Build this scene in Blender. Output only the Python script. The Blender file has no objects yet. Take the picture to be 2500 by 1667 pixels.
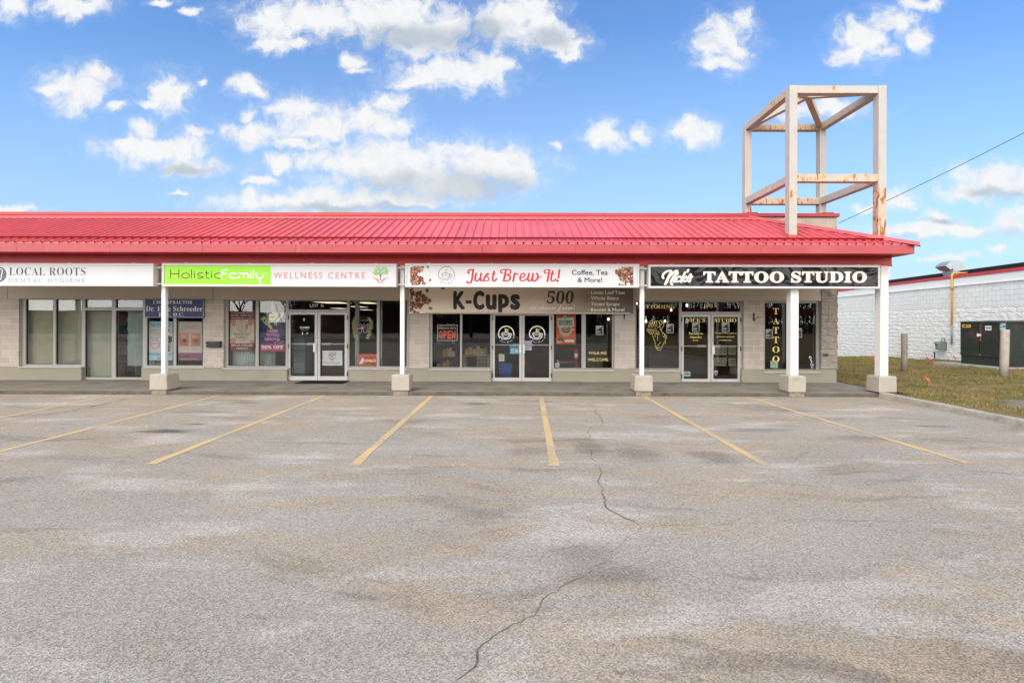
import bpy, bmesh, math, random
import numpy as np
from mathutils import Vector, Matrix, noise as mnoise
R = math.radians
random.seed(7)
rng = np.random.default_rng(7)
SC = bpy.context.scene
COL = SC.collection

# ------------------------------------------------------------------ camera
F, CX, CY, H = 1150.0, 1250.0, 785.5, 1.885
ROLL, YAW = 0.0028, 0.0036
FWD = Vector((-math.sin(YAW), math.cos(YAW), 0))
RGT0 = Vector((math.cos(YAW), math.sin(YAW), 0))
UPV = (Vector((0, 0, 1)) - ROLL * RGT0).normalized()
RGT = (RGT0 + ROLL * Vector((0, 0, 1))).normalized()
cam_d = bpy.data.cameras.new("camera")
cam = bpy.data.objects.new("camera", cam_d)
COL.objects.link(cam)
cam_d.sensor_fit = 'HORIZONTAL'
cam_d.sensor_width = 36.0
cam_d.lens = 36.0 * F / 2500.0
cam_d.shift_y = -(833.5 - CY) / 2500.0
cam_d.clip_start = 0.05
cam_d.clip_end = 3000
M = Matrix((RGT, UPV, -FWD)).transposed().to_4x4()
M.translation = Vector((0, 0, H))
cam.matrix_world = M
SC.camera = cam

# ------------------------------------------------------------------ sun, exposure
SUN_EL, SUN_AZ = R(40), R(208)          # azimuth from north (+Y) clockwise: high behind the photographer
sun_d = bpy.data.lights.new("sun", 'SUN')
sun = bpy.data.objects.new("sun", sun_d)
COL.objects.link(sun)
sun_d.energy = 1.5
sun_d.angle = R(40)
sun_d.color = (1.0, 0.955, 0.90)
sd = Vector((math.sin(SUN_AZ) * math.cos(SUN_EL), math.cos(SUN_AZ) * math.cos(SUN_EL), math.sin(SUN_EL)))
sun.rotation_euler = sd.to_track_quat('Z', 'Y').to_euler()
vs = SC.view_settings
SC.display_settings.display_device = 'sRGB'
vs.view_transform = 'Standard'
vs.look = 'None'
vs.gamma = 1.0
vs.use_curve_mapping = False
EXPO = 0.82
vs.exposure = EXPO
SC.cycles.use_denoising = True
SC.cycles.max_bounces = 8
SC.cycles.transparent_max_bounces = 12
SC.cycles.sample_clamp_indirect = 4.0
SC.cycles.caustics_reflective = False
SC.cycles.caustics_refractive = False

# ------------------------------------------------------------------ world: Nishita sky and cumulus clouds
world = bpy.data.worlds.new("World")
SC.world = world
world.use_nodes = True
wt = world.node_tree
wt.nodes.clear()


def N(t, typ, ins=None, **kw):
    n = t.nodes.new(typ)
    for k, v in kw.items():
        setattr(n, k, v)
    for k, v in (ins or {}).items():
        if isinstance(v, bpy.types.NodeSocket):
            t.links.new(v, n.inputs[k])
        else:
            n.inputs[k].default_value = v
    return n


def math_(t, op, a, b=None, c=None, clamp=False):
    ins = {0: a}
    if b is not None:
        ins[1] = b
    if c is not None:
        ins[2] = c
    n = N(t, 'ShaderNodeMath', ins, operation=op)
    n.use_clamp = clamp
    return n.outputs[0]


def mapr(t, v, a, b, c=0.0, d=1.0, smooth=True):
    n = N(t, 'ShaderNodeMapRange', {0: v, 1: a, 2: b, 3: c, 4: d})
    n.interpolation_type = 'SMOOTHSTEP' if smooth else 'LINEAR'
    return n.outputs[0]


def mixc(t, f, a, b, mode='MIX'):
    n = t.nodes.new('ShaderNodeMix')
    n.data_type = 'RGBA'
    n.blend_type = mode
    for i, v in ((0, f), (6, a), (7, b)):
        if isinstance(v, bpy.types.NodeSocket):
            t.links.new(v, n.inputs[i])
        else:
            n.inputs[i].default_value = (*v, 1.0) if isinstance(v, tuple) and len(v) == 3 else v
    return n.outputs[2]


CLOUDS = []
for (cx, cy, a, b) in [
    (40, 35, 70, 52), (330, 30, 140, 50), (320, 75, 50, 40), (740, 8, 50, 14), (865, 52, 45, 15),
    (1230, 100, 120, 80), (1225, 205, 75, 34), (1450, 70, 290, 80), (1750, 80, 340, 100), (1960, 160, 190, 110), (2300, 100, 150, 90),
    (1360, 203, 42, 20), (1610, 290, 50, 40), (1620, 330, 45, 16),
    (2060, 340, 230, 70), (2230, 310, 100, 65), (1900, 250, 80, 40), (1880, 370, 90, 30),
    (340, 410, 130, 85), (430, 350, 70, 36), (210, 410, 50, 24), (500, 495, 45, 28),
    (760, 425, 96, 82), (680, 485, 70, 20), (900, 385, 16, 15), (1110, 390, 70, 36), (1150, 420, 40, 28),
    (655, 605, 60, 46), (740, 690, 215, 66), (880, 615, 60, 30), (900, 770, 130, 34), (790, 770, 100, 40), (560, 670, 70, 24),
    (1130, 625, 130, 55), (1130, 528, 60, 30), (1350, 520, 120, 65), (1500, 585, 170, 66), (1700, 560, 140, 80), (1770, 480, 70, 50), (1350, 660, 140, 26),
    (1260, 745, 75, 46), (1780, 740, 440, 90), (1900, 800, 360, 86), (2250, 760, 230, 84), (2050, 860, 240, 58),
    (1500, 925, 450, 56), (1850, 915, 250, 46), (1200, 830, 70, 18), (805, 895, 32, 10), (0, 965, 130, 18)]:
    CLOUDS.append((cx / 1.8816, cy / 1.8816, a / 1.8816, b / 1.8816))
for (cx, cy, a, b) in [
    (20, 60, 140, 100), (100, 140, 120, 70), (200, 190, 110, 66), (225, 255, 70, 24),
    (960, 190, 110, 96), (1045, 105, 52, 52), (950, 290, 90, 30), (1030, 230, 60, 42),
    (1610, 180, 120, 84), (1720, 105, 105, 60), (1550, 245, 80, 42), (1855, 165, 46, 60), (1700, 240, 50, 28), (1850, 20, 70, 26),
    (420, 630, 105, 46), (405, 600, 60, 46), (590, 620, 50, 32), (820, 605, 110, 55), (800, 560, 70, 30),
    (20, 775, 95, 95), (185, 672, 24, 18), (1450, 500, 150, 44), (1260, 540, 50, 18),
    (2210, 825, 190, 66), (2080, 875, 150, 44), (1760, 915, 95, 38), (1600, 950, 60, 16)]:
    CLOUDS.append((1250 + cx / 1.8816, cy / 1.8816, a / 1.8816, b / 1.8816))
for (cx, cy, a, b) in [
    (1080, 85, 95, 52), (950, 165, 300, 42), (1250, 160, 210, 36), (1600, 120, 110, 90), (1500, 285, 80, 34), (1150, 330, 170, 22)]:
    CLOUDS.append((1875 + cx / 2.704, 500 + cy / 2.704, a / 2.704, b / 2.704))
SHADE = [(1080, 455, 250, 36), (1130, 470, 170, 26), (430, 415, 110, 16), (1000, 95, 200, 36), (900, 510, 260, 14), (1240, 460, 80, 24),
         (2430, 470, 90, 16), (2290, 540, 60, 10), (2440, 575, 60, 18), (2200, 585, 100, 10), (1180, 75, 60, 40), (1330, 95, 60, 26)]


def blob_chain(t, p, lst):
    cur = None
    for (px, py, a, b) in lst:
        u0, v0 = (px - CX) / F, (CY - py) / F
        sx, sy = F / a, F / b
        n = N(t, 'ShaderNodeVectorMath', {0: p, 1: (sx, sy, 0), 2: (-u0 * sx, -v0 * sy, 0)}, operation='MULTIPLY_ADD')
        l = N(t, 'ShaderNodeVectorMath', {0: n.outputs[0]}, operation='LENGTH').outputs[1]
        cur = l if cur is None else math_(t, 'SMOOTH_MIN', cur, l, 0.25)
    return cur


tc = N(wt, 'ShaderNodeTexCoord')
sep = N(wt, 'ShaderNodeSeparateXYZ', {0: tc.outputs['Generated']})
yc = math_(wt, 'MAXIMUM', sep.outputs[1], 0.04)
uu = math_(wt, 'DIVIDE', sep.outputs[0], yc)
vv = math_(wt, 'DIVIDE', sep.outputs[2], yc)
puv = N(wt, 'ShaderNodeCombineXYZ', {0: uu, 1: vv, 2: 0.0}).outputs[0]
# ragged edges: warp the coordinate, then erode with fine noise
w1 = N(wt, 'ShaderNodeTexNoise', {'Vector': puv, 'Scale': 16.0, 'Detail': 4.0, 'Roughness': 0.55}, noise_dimensions='2D')
wv = N(wt, 'ShaderNodeVectorMath', {0: w1.outputs['Color'], 1: (0.06, 0.045, 0), 2: (-0.03, -0.0225, 0)}, operation='MULTIPLY_ADD').outputs[0]
pw = N(wt, 'ShaderNodeVectorMath', {0: puv, 1: wv}, operation='ADD').outputs[0]
rmin = blob_chain(wt, pw, CLOUDS)
nz = N(wt, 'ShaderNodeTexNoise', {'Vector': pw, 'Scale': 26.0, 'Detail': 9.0, 'Roughness': 0.62}, noise_dimensions='2D')
nbig = N(wt, 'ShaderNodeTexNoise', {'Vector': pw, 'Scale': 9.0, 'Detail': 3.0}, noise_dimensions='2D')
fld = math_(wt, 'SUBTRACT', 1.55, rmin)
fld = math_(wt, 'MULTIPLY_ADD', math_(wt, 'SUBTRACT', nz.outputs[0], 0.5), 2.0, fld)
fld = math_(wt, 'MULTIPLY_ADD', math_(wt, 'SUBTRACT', nbig.outputs[0], 0.5), 0.8, fld)
alpha = math_(wt, 'MAXIMUM', mapr(wt, fld, -0.08, 1.15), math_(wt, 'MULTIPLY', mapr(wt, fld, -0.5, 0.4), 0.14))
# clouds over the rest of the dome (behind the photographer, seen in the glass)
nb = N(wt, 'ShaderNodeTexNoise', {'Vector': tc.outputs['Generated'], 'Scale': 3.2, 'Detail': 8.0, 'Roughness': 0.6})
ab = mapr(wt, nb.outputs[0], 0.30, 0.50)
front = mapr(wt, sep.outputs[1], 0.05, 0.25)
alpha = math_(wt, 'ADD', math_(wt, 'MULTIPLY', alpha, front), math_(wt, 'MULTIPLY', ab, math_(wt, 'SUBTRACT', 1.0, front)), clamp=True)
smin = blob_chain(wt, pw, SHADE)
shade = math_(wt, 'MULTIPLY', mapr(wt, smin, 1.45, 0.3), front)
shade = math_(wt, 'MULTIPLY', shade, mapr(wt, nbig.outputs[0], 0.25, 0.6, 0.55, 1.0))
fine = mapr(wt, nz.outputs[0], 0.3, 0.62, 0.14, 0.0)
shade = math_(wt, 'ADD', shade, fine, clamp=True)
sky = N(wt, 'ShaderNodeTexSky', sky_type='NISHITA')
sky.sun_disc = False
sky.sun_elevation = SUN_EL
sky.sun_rotation = SUN_AZ
sky.altitude = 100
sky.air_density = 1.15
sky.dust_density = 0.7
sky.ozone_density = 2.2
SKY_STR = 0.10
SKYGAIN = (0.80, 1.06, 1.34)
skyc = mixc(wt, 1.0, sky.outputs[0], SKYGAIN, 'MULTIPLY')
hs = N(wt, 'ShaderNodeHueSaturation', {'Saturation': 1.0, 'Value': 1.0, 'Color': skyc})
k = 1.0 / (SKY_STR * 2 ** EXPO)
cl_lit = tuple(c * k for c in (0.93, 0.94, 0.95))
cl_dark = tuple(c * k for c in (0.54, 0.61, 0.68))
clc = mixc(wt, shade, cl_lit, cl_dark)
# unseen rear clouds given added brightness, most near the horizon, to fill the shopfronts
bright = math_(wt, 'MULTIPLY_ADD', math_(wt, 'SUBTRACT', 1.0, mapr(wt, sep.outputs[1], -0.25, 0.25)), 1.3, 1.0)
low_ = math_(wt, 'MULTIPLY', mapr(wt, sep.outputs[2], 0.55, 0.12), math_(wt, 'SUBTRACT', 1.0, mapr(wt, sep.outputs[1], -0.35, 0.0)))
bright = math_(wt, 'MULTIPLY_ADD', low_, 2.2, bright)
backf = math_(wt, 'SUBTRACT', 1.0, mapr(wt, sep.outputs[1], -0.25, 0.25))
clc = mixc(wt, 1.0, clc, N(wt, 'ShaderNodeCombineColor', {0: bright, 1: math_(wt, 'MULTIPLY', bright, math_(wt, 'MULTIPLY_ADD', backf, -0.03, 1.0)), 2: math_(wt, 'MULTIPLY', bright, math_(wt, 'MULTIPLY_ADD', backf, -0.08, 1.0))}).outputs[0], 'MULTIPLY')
# pale air towards the horizon
hz_ = mapr(wt, vv, 0.62, 0.05, 0.0, 0.80, False)
skc = mixc(wt, hz_, hs.outputs[0], tuple(c * k for c in (0.50, 0.68, 0.90)))
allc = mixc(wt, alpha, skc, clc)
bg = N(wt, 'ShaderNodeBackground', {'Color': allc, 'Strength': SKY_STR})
wo = N(wt, 'ShaderNodeOutputWorld', {'Surface': bg.outputs[0]})
world.cycles.sampling_method = 'MANUAL'
world.cycles.sample_map_resolution = 512


# ------------------------------------------------------------------ helpers
def P(px, py, Y):
    """world (x, z) of a point of the photo lying on the vertical plane y = Y"""
    d = FWD + (px - CX) / F * RGT + (CY - py) / F * UPV
    t = Y / d.y
    return d.x * t, H + d.z * t


def G(px, py, z=0.0):
    """world (x, y) of a point of the photo lying at height z"""
    d = FWD + (px - CX) / F * RGT + (CY - py) / F * UPV
    t = (z - H) / d.z
    return d.x * t, d.y * t


def XX(px, Y, py=CY):
    return P(px, py, Y)[0]


def ZZ(py, Y, px=CX):
    return P(px, py, Y)[1]


class MB:
    """collects geometry in world coordinates; build() links it as one mesh object"""

    def __init__(self):
        self.v, self.f, self.m = [], [], []

    def add(self, verts, faces, mi=0):
        o = len(self.v)
        self.v += [tuple(p) for p in verts]
        self.f += [tuple(i + o for i in f) for f in faces]
        self.m += [mi] * len(faces)
        return self

    def box(self, x0, x1, y0, y1, z0, z1, mi=0):
        x0, x1 = min(x0, x1), max(x0, x1)
        y0, y1 = min(y0, y1), max(y0, y1)
        z0, z1 = min(z0, z1), max(z0, z1)
        v = [(x0, y0, z0), (x1, y0, z0), (x1, y1, z0), (x0, y1, z0), (x0, y0, z1), (x1, y0, z1), (x1, y1, z1), (x0, y1, z1)]
        return self.add(v, [(0, 3, 2, 1), (4, 5, 6, 7), (0, 1, 5, 4), (1, 2, 6, 5), (2, 3, 7, 6), (3, 0, 4, 7)], mi)

    def bar(self, a, b, w, h, mi=0, up=(0, 0, 1)):
        """rectangular bar from a to b, w sideways and h along up"""
        a, b = Vector(a), Vector(b)
        d = (b - a).normalized()
        s = d.cross(Vector(up)).normalized()
        u = s.cross(d).normalized()
        v = []
        for p in (a, b):
            for (i, j) in ((-1, -1), (1, -1), (1, 1), (-1, 1)):
                v.append(p + s * (i * w / 2) + u * (j * h / 2))
        return self.add(v, [(0, 1, 2, 3), (7, 6, 5, 4), (0, 4, 5, 1), (1, 5, 6, 2), (2, 6, 7, 3), (3, 7, 4, 0)], mi)

    def tube(self, pts, r, n=8, mi=0, cap=True):
        pts = [Vector(p) for p in pts]
        rs = r if isinstance(r, (list, tuple)) else [r] * len(pts)
        o = len(self.v)
        prev = None
        for i, p in enumerate(pts):
            d = (pts[min(i + 1, len(pts) - 1)] - pts[max(i - 1, 0)]).normalized()
            if prev is None:
                s = d.cross(Vector((0.13, 0.21, 1)) if abs(d.z) < 0.9 else Vector((1, 0.1, 0))).normalized()
            else:
                s = (prev - d * prev.dot(d)).normalized()
            prev = s
            u = d.cross(s)
            for k_ in range(n):
                a = 2 * math.pi * k_ / n
                self.v.append(tuple(p + (s * math.cos(a) + u * math.sin(a)) * rs[i]))
        for i in range(len(pts) - 1):
            for k_ in range(n):
                a, b = o + i * n + k_, o + i * n + (k_ + 1) % n
                self.f.append((a, b, b + n, a + n))
                self.m.append(mi)
        if cap:
            self.f.append(tuple(o + k_ for k_ in range(n))[::-1])
            e = o + (len(pts) - 1) * n
            self.f.append(tuple(e + k_ for k_ in range(n)))
            self.m += [mi, mi]
        return self

    def flat(self, pts, y, mi=0, th=0.0015):
        """thin flat shape facing -Y: pts are (x, z)"""
        n = len(pts)
        ar = sum(pts[i][0] * pts[(i + 1) % n][1] - pts[(i + 1) % n][0] * pts[i][1] for i in range(n))
        if ar < 0:
            pts = pts[::-1]
        v = [(x, y, z) for x, z in pts] + [(x, y + th, z) for x, z in pts]
        f = [tuple(range(n))] + [((i + 1) % n, i, i + n, (i + 1) % n + n) for i in range(n)]
        return self.add(v, f, mi)

    def ring(self, cx, cz, r0, r1, y, mi=0, a0=0, a1=360, n=40, th=0.0015):
        for i in range(n):
            t0, t1 = R(a0 + (a1 - a0) * i / n), R(a0 + (a1 - a0) * (i + 1) / n)
            self.add([(cx + r * math.cos(t), y, cz + r * math.sin(t)) for r, t in ((r0, t0), (r1, t0), (r1, t1), (r0, t1))], [(0, 1, 2, 3)], mi)
        return self

    def stroke(self, pts, w, y, mi=0):
        """flat pen stroke through (x, z) points"""
        n = len(pts)
        L, Rr = [], []
        for i in range(n):
            a, b = pts[max(i - 1, 0)], pts[min(i + 1, n - 1)]
            dx, dz = b[0] - a[0], b[1] - a[1]
            l = math.hypot(dx, dz) or 1
            ww = w[i] if isinstance(w, (list, tuple)) else w
            L.append((pts[i][0] - dz / l * ww / 2, y, pts[i][1] + dx / l * ww / 2))
            Rr.append((pts[i][0] + dz / l * ww / 2, y, pts[i][1] - dx / l * ww / 2))
        o = len(self.v)
        self.v += L + Rr
        for i in range(n - 1):
            self.f.append((o + i, o + n + i, o + n + i + 1, o + i + 1))
            self.m.append(mi)
        return self

    def build(self, name, mats, parent=None, bevel=0.0, smooth=False, seg=2, loc=None):
        me = bpy.data.meshes.new(name)
        off = Vector((0, 0, 0))
        if parent is not None:
            off = world_loc(parent)
        elif loc is not None:
            off = Vector(loc)
        me.from_pydata([(x - off.x, y - off.y, z - off.z) for x, y, z in self.v], [], self.f)
        ms = mats if isinstance(mats, (list, tuple)) else [mats]
        for m_ in ms:
            me.materials.append(m_)
        if len(ms) > 1:
            me.polygons.foreach_set('material_index', self.m)
        if smooth:
            me.polygons.foreach_set('use_smooth', [True] * len(me.polygons))
        me.update()
        o = bpy.data.objects.new(name, me)
        COL.objects.link(o)
        if parent is not None:
            o.parent = parent
        elif loc is not None:
            o.location = off
        if bevel > 0:
            b = o.modifiers.new("bevel", 'BEVEL')
            b.width = bevel
            b.segments = seg
            b.limit_method = 'ANGLE'
            b.angle_limit = R(40)
        return o


def world_loc(o):
    v = Vector((0, 0, 0))
    while o is not None:
        v += o.location
        o = o.parent
    return v


def tag(o, label=None, cat=None, group=None, kind=None):
    if label:
        o["label"] = label
    if cat:
        o["category"] = cat
    if group:
        o["group"] = group
    if kind:
        o["kind"] = kind
    return o


def empty(name, loc, label=None, cat=None, group=None):
    o = bpy.data.objects.new(name, None)
    o.empty_display_size = 0.1
    o.location = loc
    COL.objects.link(o)
    return tag(o, label, cat, group)


def cutsheet(name, xs, zs, solid, y0, y1, mat, parent=None, bevel=0.0):
    """sheet between planes y0 (front) and y1 made of the grid cells for which solid(i, j) is true, with reveals round every hole"""
    b = MB()
    nx, nz = len(xs) - 1, len(zs) - 1
    S = [[solid(i, j) for j in range(nz)] for i in range(nx)]
    g = lambda i, j: 0 <= i < nx and 0 <= j < nz and S[i][j]
    for i in range(nx):
        for j in range(nz):
            if not S[i][j]:
                continue
            a, c, d, e = xs[i], xs[i + 1], zs[j], zs[j + 1]
            b.add([(a, y0, d), (c, y0, d), (c, y0, e), (a, y0, e)], [(0, 1, 2, 3)])
            b.add([(a, y1, d), (c, y1, d), (c, y1, e), (a, y1, e)], [(3, 2, 1, 0)])
            if not g(i - 1, j):
                b.add([(a, y0, d), (a, y0, e), (a, y1, e), (a, y1, d)], [(0, 1, 2, 3)])
            if not g(i + 1, j):
                b.add([(c, y0, d), (c, y1, d), (c, y1, e), (c, y0, e)], [(0, 1, 2, 3)])
            if not g(i, j - 1):
                b.add([(a, y0, d), (a, y1, d), (c, y1, d), (c, y0, d)], [(0, 1, 2, 3)])
            if not g(i, j + 1):
                b.add([(a, y0, e), (c, y0, e), (c, y1, e), (a, y1, e)], [(0, 1, 2, 3)])
    return b.build(name, mat, parent, bevel)


# lettering styles: code points of the serif and script alphabets
def styled(s, up, lo, dig=None):
    r = ""
    for ch in s:
        if 'A' <= ch <= 'Z':
            r += chr(up + ord(ch) - 65)
        elif 'a' <= ch <= 'z':
            r += chr(lo + ord(ch) - 97)
        elif dig and ch.isdigit():
            r += chr(dig + ord(ch) - 48)
        else:
            r += ch
    return r


def serif(s):
    return styled(s, 0x1D400, 0x1D41A, 0x1D7CE)


def serif_it(s):
    return styled(s, 0x1D468, 0x1D482, 0x1D7CE)


def script(s):
    return styled(s, 0x1D4D0, 0x1D4EA)


def text_geo(body, offset=0.0, spacing=1.0, shear=0.0, res=3):
    c = bpy.data.curves.new("lettering", 'FONT')
    c.body = body
    c.resolution_u = res
    c.space_character = spacing
    c.offset = offset
    c.shear = shear
    o = bpy.data.objects.new("lettering", c)
    COL.objects.link(o)
    bpy.context.view_layer.update()
    m_ = o.to_mesh()
    v = [(p.co.x, p.co.y) for p in m_.vertices]
    f = [tuple(p.vertices) for p in m_.polygons]
    o.to_mesh_clear()
    bpy.data.objects.remove(o)
    bpy.data.curves.remove(c)
    return v, f


def put_text(mb, body, x0, x1, z0, z1, y, mi=0, grow=0.0, bold=0.0, **kw):
    """letters filling the rectangle x0..x1, z0..z1 on the plane y, facing -Y; bold thickens the strokes by that many metres"""
    if bold > 0:
        for i in range(9):
            a = 2 * math.pi * i / 8
            r_ = bold if i < 8 else 0.0
            put_text(mb, body, x0 + bold - r_ * math.cos(a), x1 - bold - r_ * math.cos(a), z0 + bold + r_ * math.sin(a), z1 - bold + r_ * math.sin(a), y - 0.00006 * i, mi, grow, **kw)
        return
    v, f = text_geo(body, **kw)
    if not v:
        return
    ax, bx = min(p[0] for p in v), max(p[0] for p in v)
    az, bz = min(p[1] for p in v), max(p[1] for p in v)
    x0, x1, z0, z1 = x0 - grow, x1 + grow, z0 - grow, z1 + grow
    mb.add([(x0 + (p[0] - ax) / (bx - ax) * (x1 - x0), y, z0 + (p[1] - az) / (bz - az) * (z1 - z0)) for p in v], f, mi)


def ptext(mb, body, px0, px1, pyt, pyb, Y, mi=0, yoff=0.0, grow=0.0, **kw):
    """the same with the rectangle measured on the photo, on the plane y = Y"""
    pc = (px0 + px1) / 2
    x0, x1 = XX(px0, Y, (pyt + pyb) / 2), XX(px1, Y, (pyt + pyb) / 2)
    put_text(mb, body, x0, x1, ZZ(pyb, Y, pc), ZZ(pyt, Y, pc), Y - yoff, mi, grow, **kw)


def prect(mb, px0, px1, pyt, pyb, Y, y0, y1, mi=0):
    pc, pm = (px0 + px1) / 2, (pyt + pyb) / 2
    return mb.box(XX(px0, Y, pm), XX(px1, Y, pm), y0, y1, ZZ(pyb, Y, pc), ZZ(pyt, Y, pc), mi)


def pflat(mb, pts, Y, y, mi=0):
    return mb.flat([P(a, b, Y) for a, b in pts], y, mi)


def pell(mb, cx, cy, rx, ry, Y, y, mi=0, n=28, rot=0.0):
    c, s = math.cos(rot), math.sin(rot)
    return pflat(mb, [(cx + rx * math.cos(t) * c - ry * math.sin(t) * s, cy + rx * math.cos(t) * s + ry * math.sin(t) * c)
                      for t in [2 * math.pi * i / n for i in range(n)]], Y, y, mi)


def pring(mb, cx, cy, r0, r1, Y, y, mi=0, a0=0, a1=360):
    x, z = P(cx, cy, Y)
    s = Y / F
    return mb.ring(x, z, r0 * s, r1 * s, y, mi, a0, a1)


def pstroke(mb, pts, w, Y, y, mi=0):
    s = Y / F
    return mb.stroke([P(a, b, Y) for a, b in pts], [q * s for q in w] if isinstance(w, (list, tuple)) else w * s, y, mi)


def curve2(pts, n=6):
    """Catmull-Rom through 2-D points"""
    out = []
    for i in range(len(pts) - 1):
        p0, p1, p2, p3 = pts[max(i - 1, 0)], pts[i], pts[i + 1], pts[min(i + 2, len(pts) - 1)]
        for k_ in range(n):
            t = k_ / n
            out.append(tuple(0.5 * ((2 * p1[j]) + (-p0[j] + p2[j]) * t + (2 * p0[j] - 5 * p1[j] + 4 * p2[j] - p3[j]) * t * t
                                    + (-p0[j] + 3 * p1[j] - 3 * p2[j] + p3[j]) * t ** 3) for j in range(len(p1))))
    out.append(tuple(pts[-1]))
    return out


# ------------------------------------------------------------------ materials
def srgb(r, g, b):
    return tuple(((c / 255) / 12.92 if c / 255 <= 0.04045 else ((c / 255 + 0.055) / 1.055) ** 2.4) for c in (r, g, b))


def new_mat(name):
    m_ = bpy.data.materials.new(name)
    m_.use_nodes = True
    t = m_.node_tree
    t.nodes.clear()
    b = N(t, 'ShaderNodeBsdfPrincipled')
    N(t, 'ShaderNodeOutputMaterial', {'Surface': b.outputs[0]})
    return m_, t, b


def paint(name, col, rough=0.5, spec=0.4, var=0.06, vscale=3.0, bump=0.0, bscale=60.0, metal=0.0, dirt=None, dscale=2.0, damt=0.0, streak=False):
    """procedural paint: colour with slow tonal variation, optional dirt and fine bump"""
    m_, t, b = new_mat(name)
    geo = N(t, 'ShaderNodeNewGeometry')
    pos = geo.outputs['Position']
    n1 = N(t, 'ShaderNodeTexNoise', {'Vector': pos, 'Scale': vscale, 'Detail': 6.0, 'Roughness': 0.6})
    f = mapr(t, n1.outputs[0], 0.3, 0.7, 1 - var, 1 + var, False)
    c = mixc(t, 1.0, col, N(t, 'ShaderNodeCombineColor', {0: f, 1: f, 2: f}).outputs[0], 'MULTIPLY')
    if dirt:
        v2 = pos
        if streak:
            v2 = N(t, 'ShaderNodeVectorMath', {0: pos, 1: (1, 1, 0.12)}, operation='MULTIPLY').outputs[0]
        n2 = N(t, 'ShaderNodeTexNoise', {'Vector': v2, 'Scale': dscale, 'Detail': 8.0, 'Roughness': 0.65})
        c = mixc(t, mapr(t, n2.outputs[0], 0.48, 0.75, 0.0, damt), c, dirt)
    t.links.new(c, b.inputs['Base Color'])
    b.inputs['Roughness'].default_value = rough
    b.inputs['Specular IOR Level'].default_value = spec
    b.inputs['Metallic'].default_value = metal
    if bump > 0:
        n3 = N(t, 'ShaderNodeTexNoise', {'Vector': pos, 'Scale': bscale, 'Detail': 5.0})
        bm = N(t, 'ShaderNodeBump', {'Height': n3.outputs[0], 'Strength': bump, 'Distance': 0.01})
        t.links.new(bm.outputs[0], b.inputs['Normal'])
    return m_


def plain(name, col, rough=0.5, spec=0.3):
    return paint(name, col, rough, spec, var=0.03, vscale=8.0)


def emit(name, col, strength):
    m_ = bpy.data.materials.new(name)
    m_.use_nodes = True
    t = m_.node_tree
    t.nodes.clear()
    e = N(t, 'ShaderNodeEmission', {'Color': (*col, 1), 'Strength': strength})
    N(t, 'ShaderNodeOutputMaterial', {'Surface': e.outputs[0]})
    return m_


def glass_mat(name, gain=2.0, tint=(0.90, 0.91, 0.90)):
    m_ = bpy.data.materials.new(name)
    m_.use_nodes = True
    t = m_.node_tree
    t.nodes.clear()
    geo = N(t, 'ShaderNodeNewGeometry')
    fr = N(t, 'ShaderNodeFresnel', {'IOR': 1.5})
    nz_ = N(t, 'ShaderNodeTexNoise', {'Vector': geo.outputs['Position'], 'Scale': 1.3, 'Detail': 1.0})
    bm = N(t, 'ShaderNodeBump', {'Height': nz_.outputs[0], 'Strength': 0.02, 'Distance': 0.05})
    f = math_(t, 'MULTIPLY', math_(t, 'MULTIPLY', fr.outputs[0], gain), math_(t, 'SUBTRACT', 1.0, geo.outputs['Backfacing']), clamp=True)
    tr = N(t, 'ShaderNodeBsdfTransparent', {'Color': (*tint, 1)})
    gl = N(t, 'ShaderNodeBsdfGlossy', {'Color': (1, 1, 1, 1), 'Roughness': 0.0, 'Normal': bm.outputs[0]})
    mx = N(t, 'ShaderNodeMixShader', {0: f, 1: tr.outputs[0], 2: gl.outputs[0]})
    N(t, 'ShaderNodeOutputMaterial', {'Surface': mx.outputs[0]})
    return m_


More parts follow.
